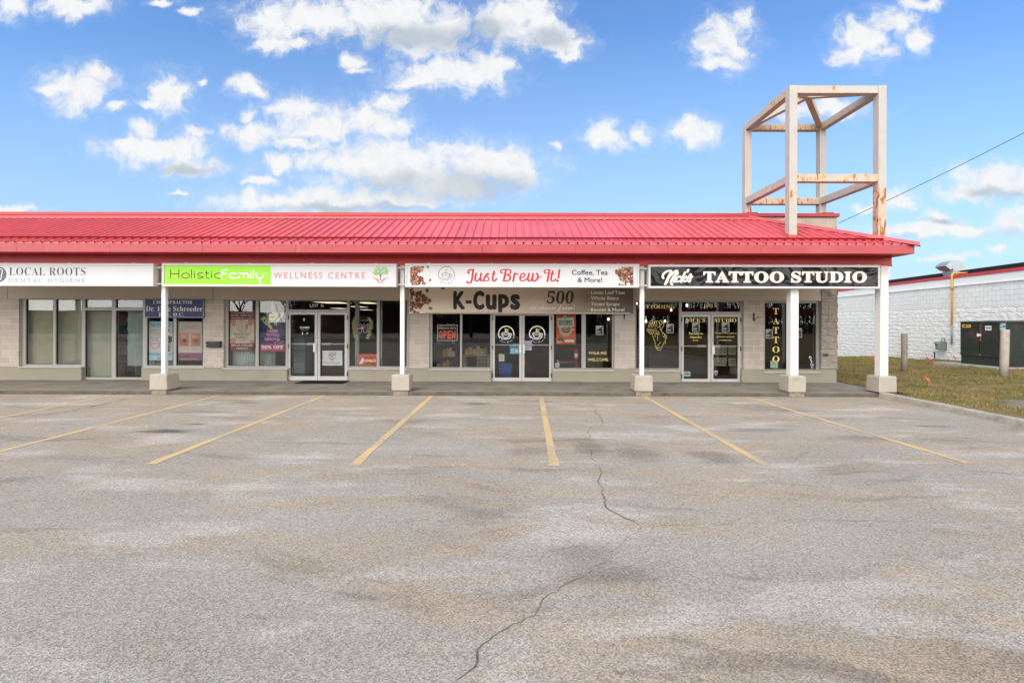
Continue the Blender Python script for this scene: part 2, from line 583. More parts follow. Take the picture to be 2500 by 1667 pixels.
def block_mat(name, c1, c2, mortar, bw=0.4, rh=0.2, msz=0.006, axis='XZ', bump=0.4, x0=0.0, z0=0.0):
    m_, t, b = new_mat(name)
    geo = N(t, 'ShaderNodeNewGeometry')
    s = N(t, 'ShaderNodeSeparateXYZ', {0: geo.outputs['Position']})
    hx = s.outputs[0] if axis == 'XZ' else s.outputs[1]
    v = N(t, 'ShaderNodeCombineXYZ', {0: math_(t, 'ADD', hx, 40.0 + x0), 1: math_(t, 'ADD', s.outputs[2], 10.0 + z0), 2: 0.0}).outputs[0]
    br = N(t, 'ShaderNodeTexBrick', {'Vector': v, 'Color1': (*c1, 1), 'Color2': (*c2, 1), 'Mortar': (*mortar, 1), 'Scale': 1.0,
                                     'Mortar Size': msz, 'Mortar Smooth': 0.3, 'Bias': 0.0, 'Brick Width': bw, 'Row Height': rh}, offset=0.5)
    n1 = N(t, 'ShaderNodeTexNoise', {'Vector': geo.outputs['Position'], 'Scale': 2.2, 'Detail': 8.0, 'Roughness': 0.65})
    f = mapr(t, n1.outputs[0], 0.3, 0.7, 0.93, 1.06, False)
    n2 = N(t, 'ShaderNodeTexNoise', {'Vector': geo.outputs['Position'], 'Scale': 90.0, 'Detail': 3.0})
    f2 = mapr(t, n2.outputs[0], 0.3, 0.7, 0.95, 1.05, False)
    f = math_(t, 'MULTIPLY', f, f2)
    c = mixc(t, 1.0, br.outputs[0], N(t, 'ShaderNodeCombineColor', {0: f, 1: f, 2: f}).outputs[0], 'MULTIPLY')
    t.links.new(c, b.inputs['Base Color'])
    b.inputs['Roughness'].default_value = 0.9
    b.inputs['Specular IOR Level'].default_value = 0.2
    hgt = math_(t, 'MULTIPLY_ADD', n2.outputs[0], 0.25, math_(t, 'SUBTRACT', 1.0, br.outputs[1]))
    bm = N(t, 'ShaderNodeBump', {'Height': hgt, 'Strength': bump, 'Distance': 0.006})
    t.links.new(bm.outputs[0], b.inputs['Normal'])
    return m_


def rusty(name, col, amt=1.0):
    """white gloss paint with rust spots and runs"""
    m_, t, b = new_mat(name)
    geo = N(t, 'ShaderNodeNewGeometry')
    pos = geo.outputs['Position']
    v2 = N(t, 'ShaderNodeVectorMath', {0: pos, 1: (9, 9, 2.4)}, operation='MULTIPLY').outputs[0]
    n1 = N(t, 'ShaderNodeTexNoise', {'Vector': v2, 'Scale': 1.6, 'Detail': 9.0, 'Roughness': 0.72})
    n2 = N(t, 'ShaderNodeTexNoise', {'Vector': pos, 'Scale': 0.9, 'Detail': 2.0})
    a = math_(t, 'ADD', n1.outputs[0], math_(t, 'MULTIPLY', math_(t, 'SUBTRACT', n2.outputs[0], 0.5), 0.5))
    thr = 0.645 - 0.13 * amt
    f1 = mapr(t, a, thr, thr + 0.10, 0.0, 0.75)
    f2 = mapr(t, a, thr + 0.09, thr + 0.16, 0.0, 0.9)
    n4 = N(t, 'ShaderNodeTexNoise', {'Vector': pos, 'Scale': 3.0, 'Detail': 6.0})
    fv = mapr(t, n4.outputs[0], 0.3, 0.7, 0.93, 1.04, False)
    base = mixc(t, 1.0, col, N(t, 'ShaderNodeCombineColor', {0: fv, 1: fv, 2: fv}).outputs[0], 'MULTIPLY')
    c = mixc(t, f1, base, srgb(205, 165, 110))
    c = mixc(t, f2, c, srgb(130, 72, 38))
    t.links.new(c, b.inputs['Base Color'])
    b.inputs['Roughness'].default_value = 0.5
    b.inputs['Specular IOR Level'].default_value = 0.35
    bm = N(t, 'ShaderNodeBump', {'Height': n1.outputs[0], 'Strength': 0.12, 'Distance': 0.01})
    t.links.new(bm.outputs[0], b.inputs['Normal'])
    return m_
# ------------------------------------------------------------------ shared materials
def asphalt_mat():
    m_, t, b = new_mat("worn asphalt")
    geo = N(t, 'ShaderNodeNewGeometry')
    pos = geo.outputs['Position']
    # aggregate
    vo = N(t, 'ShaderNodeTexVoronoi', {'Vector': pos, 'Scale': 105.0})
    spk = N(t, 'ShaderNodeTexNoise', {'Vector': pos, 'Scale': 170.0, 'Detail': 4.0, 'Roughness': 0.75})
    sf = math_(t, 'MULTIPLY', mapr(t, N(t, 'ShaderNodeSeparateColor', {0: vo.outputs['Color']}).outputs[0], 0.0, 1.0, 0.66, 1.40, False),
               mapr(t, spk.outputs[0], 0.3, 0.7, 0.80, 1.2, False))
    # broad tone
    nb_ = N(t, 'ShaderNodeTexNoise', {'Vector': pos, 'Scale': 0.55, 'Detail': 7.0, 'Roughness': 0.62})
    tone = mapr(t, nb_.outputs[0], 0.32, 0.68, 0.90, 1.09, False)
    # wind- and plough-drawn sand: stretched, warped
    wv_ = N(t, 'ShaderNodeTexNoise', {'Vector': pos, 'Scale': 0.22, 'Detail': 3.0})
    wp = N(t, 'ShaderNodeVectorMath', {0: wv_.outputs['Color'], 1: (3.0, 3.0, 0), 2: pos}, operation='MULTIPLY_ADD').outputs[0]
    mp = N(t, 'ShaderNodeMapping', {'Vector': wp, 'Rotation': (0, 0, R(-14)), 'Scale': (0.17, 1.15, 1.0)})
    ns = N(t, 'ShaderNodeTexNoise', {'Vector': mp.outputs[0], 'Scale': 1.5, 'Detail': 11.0, 'Roughness': 0.72})
    grit = math_(t, 'MULTIPLY', math_(t, 'SUBTRACT', N(t, 'ShaderNodeTexNoise', {'Vector': pos, 'Scale': 22.0, 'Detail': 6.0, 'Roughness': 0.75}).outputs[0], 0.5), 0.22)
    sand = mapr(t, math_(t, 'ADD', ns.outputs[0], grit), 0.45, 0.60, 0.0, 0.88)
    mp2 = N(t, 'ShaderNodeMapping', {'Vector': wp, 'Rotation': (0, 0, R(-10)), 'Location': (7.3, 2.1, 0), 'Scale': (0.24, 1.5, 1.0)})
    nd = N(t, 'ShaderNodeTexNoise', {'Vector': mp2.outputs[0], 'Scale': 1.25, 'Detail': 10.0, 'Roughness': 0.7})
    dark = mapr(t, math_(t, 'ADD', nd.outputs[0], grit), 0.53, 0.66, 0.0, 0.5)
    mp3 = N(t, 'ShaderNodeMapping', {'Vector': pos, 'Rotation': (0, 0, R(8)), 'Location': (3.3, 9.1, 0), 'Scale': (0.55, 1.6, 1.0)})
    nl = N(t, 'ShaderNodeTexNoise', {'Vector': mp3.outputs[0], 'Scale': 0.9, 'Detail': 6.0, 'Roughness': 0.6})
    light = mapr(t, math_(t, 'ADD', nl.outputs[0], grit), 0.52, 0.66, 0.0, 0.75)
    # concentric plough scrapes at the lower left of the lot
    dv = N(t, 'ShaderNodeVectorMath', {0: wp, 1: (6.0, 16.0, 0)}, operation='SUBTRACT').outputs[0]
    ln = N(t, 'ShaderNodeVectorMath', {0: dv}, operation='LENGTH').outputs[1]
    nr = N(t, 'ShaderNodeTexNoise', {'W': math_(t, 'MULTIPLY', ln, 1.2), 'Vector': N(t, 'ShaderNodeVectorMath', {0: pos, 1: (0.25, 0.25, 0)}, operation='MULTIPLY').outputs[0],
                                     'Scale': 1.0, 'Detail': 6.0}, noise_dimensions='4D')
    arc = mapr(t, math_(t, 'ADD', nr.outputs[0], grit), 0.52, 0.64, 0.0, 0.5)
    c = srgb(144, 139, 132)
    c = mixc(t, sand, c, srgb(150, 137, 122))
    c = mixc(t, arc, c, srgb(148, 134, 119))
    c = mixc(t, dark, c, srgb(104, 95, 87))
    c = mixc(t, light, c, srgb(166, 161, 156))
    # oil spots: (x, y, radius x, radius y)
    nog = N(t, 'ShaderNodeTexNoise', {'Vector': pos, 'Scale': 5.0, 'Detail': 9.0, 'Roughness': 0.75})
    for (ox, oy, ra, rb, am) in OIL:
        sub = N(t, 'ShaderNodeVectorMath', {0: pos, 1: (1 / ra, 1 / rb, 0), 2: (-ox / ra, -oy / rb, 0)}, operation='MULTIPLY_ADD').outputs[0]
        ww = N(t, 'ShaderNodeVectorMath', {0: nog.outputs['Color'], 1: (1.5, 1.5, 0), 2: sub}, operation='MULTIPLY_ADD').outputs[0]
        ww = N(t, 'ShaderNodeVectorMath', {0: nd.outputs['Color'], 1: (1.8, 1.8, 0), 2: ww}, operation='MULTIPLY_ADD').outputs[0]
        ww = N(t, 'ShaderNodeVectorMath', {0: ww, 1: (1.65, 1.65, 0)}, operation='SUBTRACT').outputs[0]
        ww = N(t, 'ShaderNodeVectorMath', {0: ww, 1: (1, 1, 0)}, operation='MULTIPLY').outputs[0]
        l = N(t, 'ShaderNodeVectorMath', {0: ww}, operation='LENGTH').outputs[1]
        c = mixc(t, mapr(t, l, 1.25, 0.35, 0.0, am), c, srgb(74, 71, 70) if am > .45 else srgb(88, 79, 71))
    f = math_(t, 'MULTIPLY', sf, tone)
    c = mixc(t, 1.0, c, N(t, 'ShaderNodeCombineColor', {0: f, 1: f, 2: f}).outputs[0], 'MULTIPLY')
    t.links.new(c, b.inputs['Base Color'])
    b.inputs['Roughness'].default_value = 0.93
    b.inputs['Specular IOR Level'].default_value = 0.15
    hgt = math_(t, 'ADD', vo.outputs['Distance'], spk.outputs[0])
    bm = N(t, 'ShaderNodeBump', {'Height': hgt, 'Strength': 0.55, 'Distance': 0.006})
    t.links.new(bm.outputs[0], b.inputs['Normal'])
    return m_


OIL = [(*G(409, 1052), 0.42, 0.17, 0.8), (*G(480, 1035), 0.22, 0.07, 0.6), (*G(350, 1053), 0.2, 0.06, 0.5), (*G(1165, 985), 0.35, 0.2, 0.6), (*G(605, 983), 0.45, 0.12, 0.5),
       (*G(1440, 1092), 0.28, 0.5, 0.45), (*G(1740, 1115), 0.42, 0.40, 0.42), (*G(1545, 1105), 0.42, 0.5, 0.42), (*G(1290, 1100), .4, .3, .35), (*G(1850, 1050), .7, .2, .35), (*G(2100, 1070), .6, .25, .35), (*G(2275, 1040), 0.4, 0.10, 0.5), (*G(1489, 1396), .42, .17, .4), (*G(1410, 1345), .3, .2, .3)]
M_ASPH = asphalt_mat()
M_CONC = paint("weathered concrete walk", srgb(126, 120, 112), 0.9, 0.15, var=0.16, vscale=1.6, bump=0.25, bscale=70, dirt=srgb(88, 80, 72), dscale=1.8, damt=0.65)
M_KERB = paint("chipped concrete kerb", srgb(156, 151, 142), 0.92, 0.15, var=0.2, vscale=5.0, bump=0.5, bscale=45, dirt=srgb(84, 78, 70), dscale=4.0, damt=0.7)
M_KERBD = paint("stained concrete step face", srgb(98, 90, 80), 0.93, 0.1, var=0.18, vscale=4.0, bump=0.4, bscale=40, dirt=srgb(58, 52, 46), dscale=3.0, damt=0.7)
M_CRACK = paint("crack filled with grit", srgb(100, 92, 83), 0.95, 0.1, var=0.35, vscale=9.0)
M_BLOCK = block_mat("beige split block", srgb(180, 170, 160), srgb(168, 157, 147), srgb(194, 186, 177), z0=0.02, msz=0.007)
M_STUC = paint("beige painted stucco", srgb(148, 141, 127), 0.85, 0.2, var=0.05, vscale=1.5, bump=0.2, bscale=120, dirt=srgb(128, 118, 102), dscale=2.0, damt=0.35)
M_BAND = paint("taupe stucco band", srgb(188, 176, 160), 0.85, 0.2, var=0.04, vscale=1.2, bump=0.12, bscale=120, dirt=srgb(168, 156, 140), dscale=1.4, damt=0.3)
M_ALU = paint("aluminium storefront frame", srgb(158, 156, 150), 0.42, 0.5, var=0.04, vscale=4.0)
M_DOORF = paint("pale aluminium door frame", srgb(184, 180, 176), 0.42, 0.5, var=0.04, vscale=4.0)
M_DARK = plain("black rubber gasket", srgb(22, 22, 22), 0.7)
M_HINGE = plain("dark bronze hinge", srgb(60, 55, 50), 0.5)
M_GLASS = glass_mat("storefront glass", 2.3)
M_ROOF = paint("faded red roof sheet", srgb(194, 84, 88), 0.42, 0.6, var=0.07, vscale=1.3, dirt=srgb(208, 116, 116), dscale=0.9, damt=0.4)
_rt = M_ROOF.node_tree
_bc = _rt.nodes['Principled BSDF'].inputs['Base Color'].links[0].from_socket
_gp = N(_rt, 'ShaderNodeNewGeometry').outputs['Position']
_px = N(_rt, 'ShaderNodeSeparateXYZ', {0: _gp}).outputs[0]
_wn = N(_rt, 'ShaderNodeTexWhiteNoise', {'W': math_(_rt, 'FLOOR', math_(_rt, 'DIVIDE', math_(_rt, 'ADD', _px, 40.0), 0.874))}, noise_dimensions='1D').outputs[0]
_sn = N(_rt, 'ShaderNodeTexNoise', {'Vector': N(_rt, 'ShaderNodeVectorMath', {0: _gp, 1: (6.0, 0.5, 0.5)}, operation='MULTIPLY').outputs[0], 'Scale': 1.5, 'Detail': 6.0}).outputs[0]
_pf = math_(_rt, 'MULTIPLY', mapr(_rt, _wn, 0, 1, 0.95, 1.05, False), mapr(_rt, _sn, 0.3, 0.7, 0.94, 1.05, False))
_rt.links.new(mixc(_rt, 1.0, _bc, N(_rt, 'ShaderNodeCombineColor', {0: _pf, 1: _pf, 2: _pf}).outputs[0], 'MULTIPLY'), _rt.nodes['Principled BSDF'].inputs['Base Color'])
_rb = M_ROOF.node_tree.nodes['Principled BSDF']
_rb.inputs['Coat Weight'].default_value = 0.5
_rb.inputs['Coat Roughness'].default_value = 0.42
M_FASC = paint("red eave fascia", srgb(162, 54, 60), 0.38, 0.55, var=0.05, vscale=1.0, dirt=srgb(180, 90, 93), dscale=1.5, damt=0.5, streak=True)
M_BEAM = paint("red porch beam cladding", srgb(184, 48, 50), 0.45, 0.5, var=0.06, vscale=1.2, dirt=srgb(140, 44, 44), dscale=1.6, damt=0.4, streak=True)
M_SNOW = paint("bright red snow bar", srgb(120, 3, 8), 0.7, 0.1, var=0.05)
M_CAP = paint("red parapet flashing", srgb(166, 52, 54), 0.42, 0.5, var=0.06, vscale=1.0)
M_GAP = plain("shadowed rib opening", srgb(34, 20, 20), 0.9)
M_WHITE = paint("white post paint", srgb(216, 214, 210), 0.5, 0.35, var=0.04, vscale=2.0, dirt=srgb(200, 190, 175), dscale=3.0, damt=0.35, streak=True)
M_BASE = paint("cream painted pedestal", srgb(164, 157, 145), 0.7, 0.25, var=0.05, vscale=3.0, bump=0.1, bscale=60, dirt=srgb(128, 118, 102), dscale=3.0, damt=0.5)
M_RUST1 = rusty("white steel, light rust", srgb(172, 167, 162), 0.8)
M_RUST2 = rusty("white steel, heavy rust", srgb(172, 167, 160), 1.6)
M_SOFF = paint("off-white soffit", srgb(216, 210, 200), 0.7, 0.2)
M_INT = paint("interior wall paint", srgb(150, 138, 118), 0.8, 0.2, var=0.08)
M_INTF = paint("interior floor", srgb(96, 90, 82), 0.5, 0.3, var=0.12)
M_FLAT = paint("flat roof membrane", srgb(120, 118, 114), 0.9, 0.1)
M_BRICKP = paint("bare block footing", srgb(138, 126, 112), 0.95, 0.1, var=0.25, vscale=9.0, bump=0.6, bscale=40, dirt=srgb(90, 76, 64), dscale=6.0, damt=0.6)

# ------------------------------------------------------------------ planes of the place
YK = 11.98      # face of the walk towards the lot
YW = 14.15      # block wall face
YF = 14.23      # storefront frames
YG = 14.275     # glass
ZWALK = 0.095
XL, XR = -22.0, 9.76


def strip_mesh(b, pts, widths, z):
    n = len(pts)
    o = len(b.v)
    for i in range(n):
        a, c = pts[max(i - 1, 0)], pts[min(i + 1, n - 1)]
        dx, dy = c[0] - a[0], c[1] - a[1]
        l = math.hypot(dx, dy) or 1
        w = widths[i] / 2
        b.v += [(pts[i][0] - dy / l * w, pts[i][1] + dx / l * w, z), (pts[i][0] + dy / l * w, pts[i][1] - dx / l * w, z)]
    for i in range(n - 1):
        b.f.append((o + 2 * i, o + 2 * i + 1, o + 2 * i + 3, o + 2 * i + 2))
        b.m.append(0)


# ground, lot, walk, kerb
gb = MB().add([(-900, -900, -0.9), (900, -900, -0.9), (900, 900, -0.9), (-900, 900, -0.9)], [(0, 1, 2, 3)])
tag(gb.build("ground", paint("far ground", srgb(110, 112, 84), 0.95, 0.1, var=0.2, vscale=0.05)), kind="structure")
lot = MB()
xs = np.linspace(-70, 9.3, 60)
ys = np.linspace(-80, YK + 0.02, 60)
lot.add([(x, y, 0.0) for y in ys for x in xs], [(j * 60 + i, j * 60 + i + 1, (j + 1) * 60 + i + 1, (j + 1) * 60 + i) for j in range(59) for i in range(59)])
tag(lot.build("parking_lot", M_ASPH), kind="structure")

walk = MB()
xs = [XL] + list(np.arange(-20.6, 9.5, 1.53)) + [XR]
for i in range(len(xs) - 1):
    g_ = 0.004
    walk.add([(xs[i] + g_, YK + 0.012, ZWALK), (xs[i + 1] - g_, YK + 0.012, ZWALK), (xs[i + 1] - g_, 14.4, ZWALK), (xs[i] + g_, 14.4, ZWALK)], [(0, 1, 2, 3)])
    walk.add([(xs[i] + g_, YK, -0.05), (xs[i + 1] - g_, YK, -0.05), (xs[i + 1] - g_, YK, ZWALK - 0.012), (xs[i] + g_, YK, ZWALK - 0.012),
              (xs[i] + g_, YK + 0.012, ZWALK), (xs[i + 1] - g_, YK + 0.012, ZWALK)], [(0, 1, 2, 3), (3, 2, 5, 4)], 1)
walk.box(XL, XR - 0.003, YK + 0.016, 14.4, -0.2, ZWALK - 0.006, 0)
walk.add([(XR, YK + .01, -.2), (XR, 14.4, -.2), (XR, 14.4, ZWALK), (XR, YK + .01, ZWALK)], [(0, 1, 2, 3)])
tag(walk.build("sidewalk", [M_CONC, M_KERBD]), kind="structure")

kb = MB()
prof = [(-0.01, -0.05), (0.0, 0.105), (0.02, 0.125), (0.17, 0.125), (0.19, 0.10), (0.19, -0.05)]
ky = [YK - 0.02] + list(np.arange(YK - 0.3, -24, -0.35))
for i, y in enumerate(ky):
    for (a, z) in prof:
        j = mnoise.noise((y * 2.3, a * 9, z * 7)) * 0.012
        kb.v.append((9.26 + a + j, y, z + (j * 0.7 if z > 0.02 else 0)))
for i in range(len(ky) - 1):
    for k_ in range(len(prof) - 1):
        o = i * len(prof) + k_
        kb.f.append((o, o + 1, o + 1 + len(prof), o + len(prof)))
        kb.m.append(0)
kb.f.append(tuple(range(len(prof))))
kb.m.append(0)
tag(kb.build("kerb", M_KERB), kind="structure")


def stripe_mat():
    m_, t, b = new_mat("worn yellow road paint")
    geo = N(t, 'ShaderNodeNewGeometry')
    n1 = N(t, 'ShaderNodeTexNoise', {'Vector': geo.outputs['Position'], 'Scale': 1.2, 'Detail': 5.0})
    n2 = N(t, 'ShaderNodeTexNoise', {'Vector': geo.outputs['Position'], 'Scale': 55.0, 'Detail': 5.0, 'Roughness': 0.7})
    a = math_(t, 'ADD', math_(t, 'MULTIPLY', n1.outputs[0], 0.6), math_(t, 'MULTIPLY', n2.outputs[0], 1.0))
    c = mixc(t, mapr(t, a, 0.68, 0.96, 0.08, 0.95), srgb(196, 167, 114), srgb(146, 137, 126))
    t.links.new(c, b.inputs['Base Color'])
    b.inputs['Roughness'].default_value = 0.85
    return m_


M_STRIPE = stripe_mat()
ENDS = [((250, 909), (-350, 1032)), ((497, 910), (-115, 1066)), ((742, 910), (345, 1066)), ((990, 911), (812, 1069)), ((1243, 912.5), (1273, 1070)), ((1490, 916), (1762, 1070)), ((1740, 919), (2225, 1064))]
for i, (fa, ne) in enumerate(ENDS):
    fa, ne = G(fa[0] * 1.06293, fa[1] * 1.06293), G(ne[0] * 1.06293, ne[1] * 1.06293)
    if i == 0:
        ne = (fa[0] + (G(0, 1020)[0] - fa[0]) * 1.0, G(0, 1020)[1])
        t_ = (fa[1] - 6.2) / (fa[1] - ne[1])
        ne = (fa[0] + (ne[0] - fa[0]) * t_, 6.2)
    b = MB()
    n = 40
    pts = []
    for k_ in range(n + 1):
        y = 11.94 + (ne[1] - 11.94) * k_ / n
        x = fa[0] + (ne[0] - fa[0]) * (fa[1] - y) / (fa[1] - ne[1])
        pts.append((x + 0.008 * mnoise.noise((i * 5.1, k_ * 0.4, 0)), y))
    wd = [0.112 + 0.014 * mnoise.noise((i * 9.1, k_ * 0.9, 3)) + (0.03 if k_ > n - 3 and i < 5 else 0) for k_ in range(n + 1)]
    strip_mesh(b, pts, wd, 0.004)
    tag(b.build("parking_line", M_STRIPE), kind="structure", group="yellow parking lines")


def crack(pts, w0, w1, name="asphalt_crack"):
    b = MB()
    out = []
    for i in range(len(pts) - 1):
        n = max(2, int(math.hypot(pts[i + 1][0] - pts[i][0], pts[i + 1][1] - pts[i][1]) / 0.05))
        for k_ in range(n):
            t = k_ / n
            out.append((pts[i][0] * (1 - t) + pts[i + 1][0] * t, pts[i][1] * (1 - t) + pts[i + 1][1] * t))
    out.append(pts[-1])
    o2 = [(x + 0.035 * mnoise.noise((x * 6, y * 6, 1)) + 0.016 * mnoise.noise((x * 25, y * 25, 4)), y + 0.035 * mnoise.noise((x * 6, y * 6, 9)) + 0.016 * mnoise.noise((x * 25, y * 25, 7))) for x, y in out]
    wd = [(w0 + (w1 - w0) * i / len(o2)) * max(0.14, 0.50 + 0.9 * mnoise.noise((i * 0.31, w0 * 90, 2)) + 0.8 * mnoise.noise((i * 0.06, w0 * 50, 8))) for i in range(len(o2))]
    wd[0] = wd[-1] = 0.002
    strip_mesh(b, o2, wd, 0.003)
    return tag(b.build(name, M_CRACK), kind="structure")


c5 = lambda x, y: G(1300 + x / 5.2275, 950 + y / 5.2275)
c4 = lambda x, y: G(1250 + x / 1.8816, 950 + y / 1.8816)
c3 = lambda x, y: G(x / 1.8816, 950 + y / 1.8816)
crack([c5(*p) for p in [(575, 105), (650, 150), (760, 215), (800, 260), (800, 300), (860, 345), (885, 400), (905, 440), (850, 480), (740, 500), (705, 545), (730, 590), (735, 680),
                        (760, 880), (820, 930), (860, 1010), (885, 1080), (840, 1130), (850, 1190), (890, 1260), (900, 1330), (930, 1420), (930, 1500), (985, 1545)]]
      + [c4(*p) for p in [(500, 580), (560, 610), (600, 632)]], 0.014, 0.020)
crack([c4(*p) for p in [(600, 632), (570, 655), (530, 690), (480, 730), (420, 790), (330, 860), (250, 890), (200, 930), (170, 950), (110, 1005), (70, 1045), (0, 1080)]]
      + [c3(*p) for p in [(2280, 1120), (2250, 1150), (2205, 1190), (2170, 1280), (2080, 1345)]], 0.014, 0.010)
crack([c4(*p) for p in [(600, 632), (760, 625), (960, 620), (1170, 612), (1300, 597), (1480, 602), (1740, 606), (1960, 612)]], 0.010, 0.005)
crack([c4(*p) for p in [(1230, 386), (1440, 380), (1640, 380), (2000, 392), (2352, 384)]], 0.007, 0.005)
crack([c3(*p) for p in [(-60, 172), (0, 160), (150, 125), (300, 105), (480, 68), (595, 41)]], 0.018, 0.035)

# ------------------------------------------------------------------ the plaza building
bld = empty("shopping_plaza", (0, YW, 0), "long one storey shop building with red metal porch roof, beige block piers and glazed shopfronts", "building")
z_band = ZZ(729.6, 14.14, 100)                    # underside of the taupe band
z_sill = ZZ(898.8, YW, 1000)                      # top of the stucco base at the piers
z_soff = 3.40
z_top = ZZ(519.0, 14.1, 1000)
# taupe band over the shop windows, with two open control joints
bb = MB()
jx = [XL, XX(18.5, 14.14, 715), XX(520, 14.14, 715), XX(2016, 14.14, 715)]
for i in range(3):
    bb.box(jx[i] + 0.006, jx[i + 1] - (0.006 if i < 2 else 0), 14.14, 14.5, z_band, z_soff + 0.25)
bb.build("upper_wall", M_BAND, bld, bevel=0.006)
for i in (1, 2):
    MB().box(jx[i] - 0.006, jx[i] + 0.006, 14.15, 14.16, z_band, z_soff).build("joint", M_GAP, bld)

# piers of beige block
PIERS = [(-330, 46), (497.5, 546), (999, 1048), (1500.5, 1551), (1815.7, 1866.3)]
for (a, c) in PIERS:
    tagp = MB().box(XX(a, YW), XX(c, YW), YW, 14.5, z_sill, z_band - 0.002).build("block_pier", M_BLOCK, bld, bevel=0.004)
MB().box(XL, XX(-330, YW), YW + 0.004, 14.5, z_sill, z_band - 0.002).build("block_pier", M_BLOCK, bld)

# rough split-face pier at the right end, course by course with real relief
M_SPLIT = paint("rough split-face block", srgb(156, 147, 136), 0.95, 0.15, var=0.2, vscale=3.0, bump=0.5, bscale=50, dirt=srgb(112, 98, 84), dscale=3.0, damt=0.7)


def split_relief(b, p0, ux, length, z0, z1, res, course, blen, depth, normal, soft=0.012, zstep=None):
    """grid of a rough split-face block wall; displaced along normal"""
    nx, nz = max(2, int(length / res)), max(2, int((z1 - z0) / (zstep or res)))
    o = len(b.v)
    for j in range(nz + 1):
        for i in range(nx + 1):
            s_, z = length * i / nx, z0 + (z1 - z0) * j / nz
            row = math.floor((z - z0) / course)
            sh = (row % 2) * blen / 2
            bi = math.floor((s_ + sh) / blen)
            du = min((s_ + sh) % blen, blen - (s_ + sh) % blen)
            dz = min((z - z0) % course, course - (z - z0) % course)
            e = min(1, du / (soft * 2)) * min(1, dz / (soft * 2))
            n_ = 0.55 * mnoise.noise((s_ * 7 + bi * 3.7, z * 11 + row * 5.1, row * 1.7)) + 0.35 * mnoise.noise((s_ * 19, z * 24, 3 + row)) + 0.15 * mnoise.noise((s_ * 45, z * 45, 1))
            d = depth * (0.3 + e * (0.6 + 0.9 * n_))
            p = p0 + ux * s_ + normal * d
            b.v.append((p.x, p.y, z))
    for j in range(nz):
        for i in range(nx):
            a = o + j * (nx + 1) + i
            b.f.append((a, a + 1, a + nx + 2, a + nx + 1))
            b.m.append(0)


xa, xb = XX(2004, YW), XX(2043, YW)
sp = MB()
split_relief(sp, Vector((xa, YW, 0)), Vector((1, 0, 0)), xb - xa, z_sill, z_soff + 0.35, 0.014, 0.2, 0.4, 0.035, Vector((0, -1, 0)))
split_relief(sp, Vector((xb, YW, 0)), Vector((0, 1, 0)), 0.6, z_sill, z_soff + 0.35, 0.02, 0.2, 0.4, 0.035, Vector((1, 0, 0)))
sp.box(xa, xb, YW + 0.004, 14.5, z_sill, z_soff + 0.35)
sp.build("corner_pier", M_SPLIT, bld, smooth=False)

# stucco base in stretches between the doors
zb_low = ZWALK - 0.02
BASES = [(-330, 199), (345, 701), (853, 1199), (1351, 1661), (1811, 2043)]
for (a, c) in BASES:
    MB().box(XX(a, 14.12) if a > 0 else XL, XX(c, 14.12), 14.12, 14.5, zb_low, z_sill - 0.003).build("base_wall", M_STUC, bld, bevel=0.008)

# body of the building behind: side, back and flat roof
body = MB()
body.box(xb - 0.25, xb - 0.02, 14.75, 30, -0.9, z_top - 0.35)
body.box(XL, xb - 0.02, 29.8, 30, -0.9, z_top - 0.35)
body.box(XL, XL + 0.2, 14.5, 29.8, -0.9, z_top - 0.35)
body.build("rear_wall", M_BLOCK, bld)
MB().box(XL + 0.2, xb - 0.25, 14.5, 29.8, 4.3, 4.5).build("flat_roof", M_FLAT, bld)

# parapet of block above the porch roof, with red flashing
z_pt = ZZ(527.0, 14.1, 1000)
MB().box(XL, xb, YW, 14.75, z_soff + 0.36, z_pt).build("parapet", M_BLOCK, bld)
cap = MB()
cap.box(XL, xb + 0.04, 14.09, 14.80, z_pt + 0.002, z_top)
cap.box(XL, xb + 0.03, 14.11, 14.145, z_pt - 0.012, z_pt + 0.0)
cap.build("parapet_flashing", M_CAP, bld, bevel=0.006)

# ---- porch roof
YE = 11.50
ze = ZZ(595.0, YE, 1250)
ex = XX(2233, YE, 600)
zt_roof = ZZ(531.5, YW, 1250)
slope = (zt_roof - ze) / (YW - YE)
dep = YW - YE
hx = ex - dep                                       # the hip runs at 45 degrees in plan
roof = MB()
roof.add([(XL, YE, ze), (ex, YE, ze), (hx, YW, zt_roof), (XL, YW, zt_roof)], [(0, 1, 2, 3)])
roof.add([(ex, YE, ze), (ex, YW, ze), (hx, YW, zt_roof)], [(0, 1, 2)])
roof.add([(XL, YE, ze - 0.015), (ex, YE, ze - 0.015), (ex, YW, ze - 0.015), (XL, YW, ze - 0.015)], [(3, 2, 1, 0)])
roof.add([(XL, YE, ze - .015), (ex, YE, ze - .015), (ex, YE, ze), (XL, YE, ze)], [(0, 1, 2, 3)])
roof.add([(ex, YE, ze - .015), (ex, YW, ze - .015), (ex, YW, ze), (ex, YE, ze)], [(0, 1, 2, 3)])
rh, rw, sp_ = 0.042, 0.036, 0.2185
nrm = Vector((0, -slope, 1)).normalized()
x = XX(1250 + 6, YE) - 90 * sp_
while x < ex - 0.03:
    if x > XL + 0.05:
        yt = YW if x < hx else YW - (x - hx)
        y0 = YE - 0.012
        for_top = []
        v = []
        for (y, ) in ((y0,), (yt,)):
            z = ze + (y - YE) * slope
            v += [(x - rw / 2, y, z), (x + rw / 2, y, z), (x + rw * 0.32, y - slope * rh * 0.9, z + rh), (x - rw * 0.32, y - slope * rh * 0.9, z + rh)]
        roof.add(v, [(1, 5, 6, 2), (2, 6, 7, 3), (3, 7, 4, 0)], 0)
        roof.add(v[:4], [(0, 1, 2, 3)], 1)
    x += sp_
y = YE + 0.1
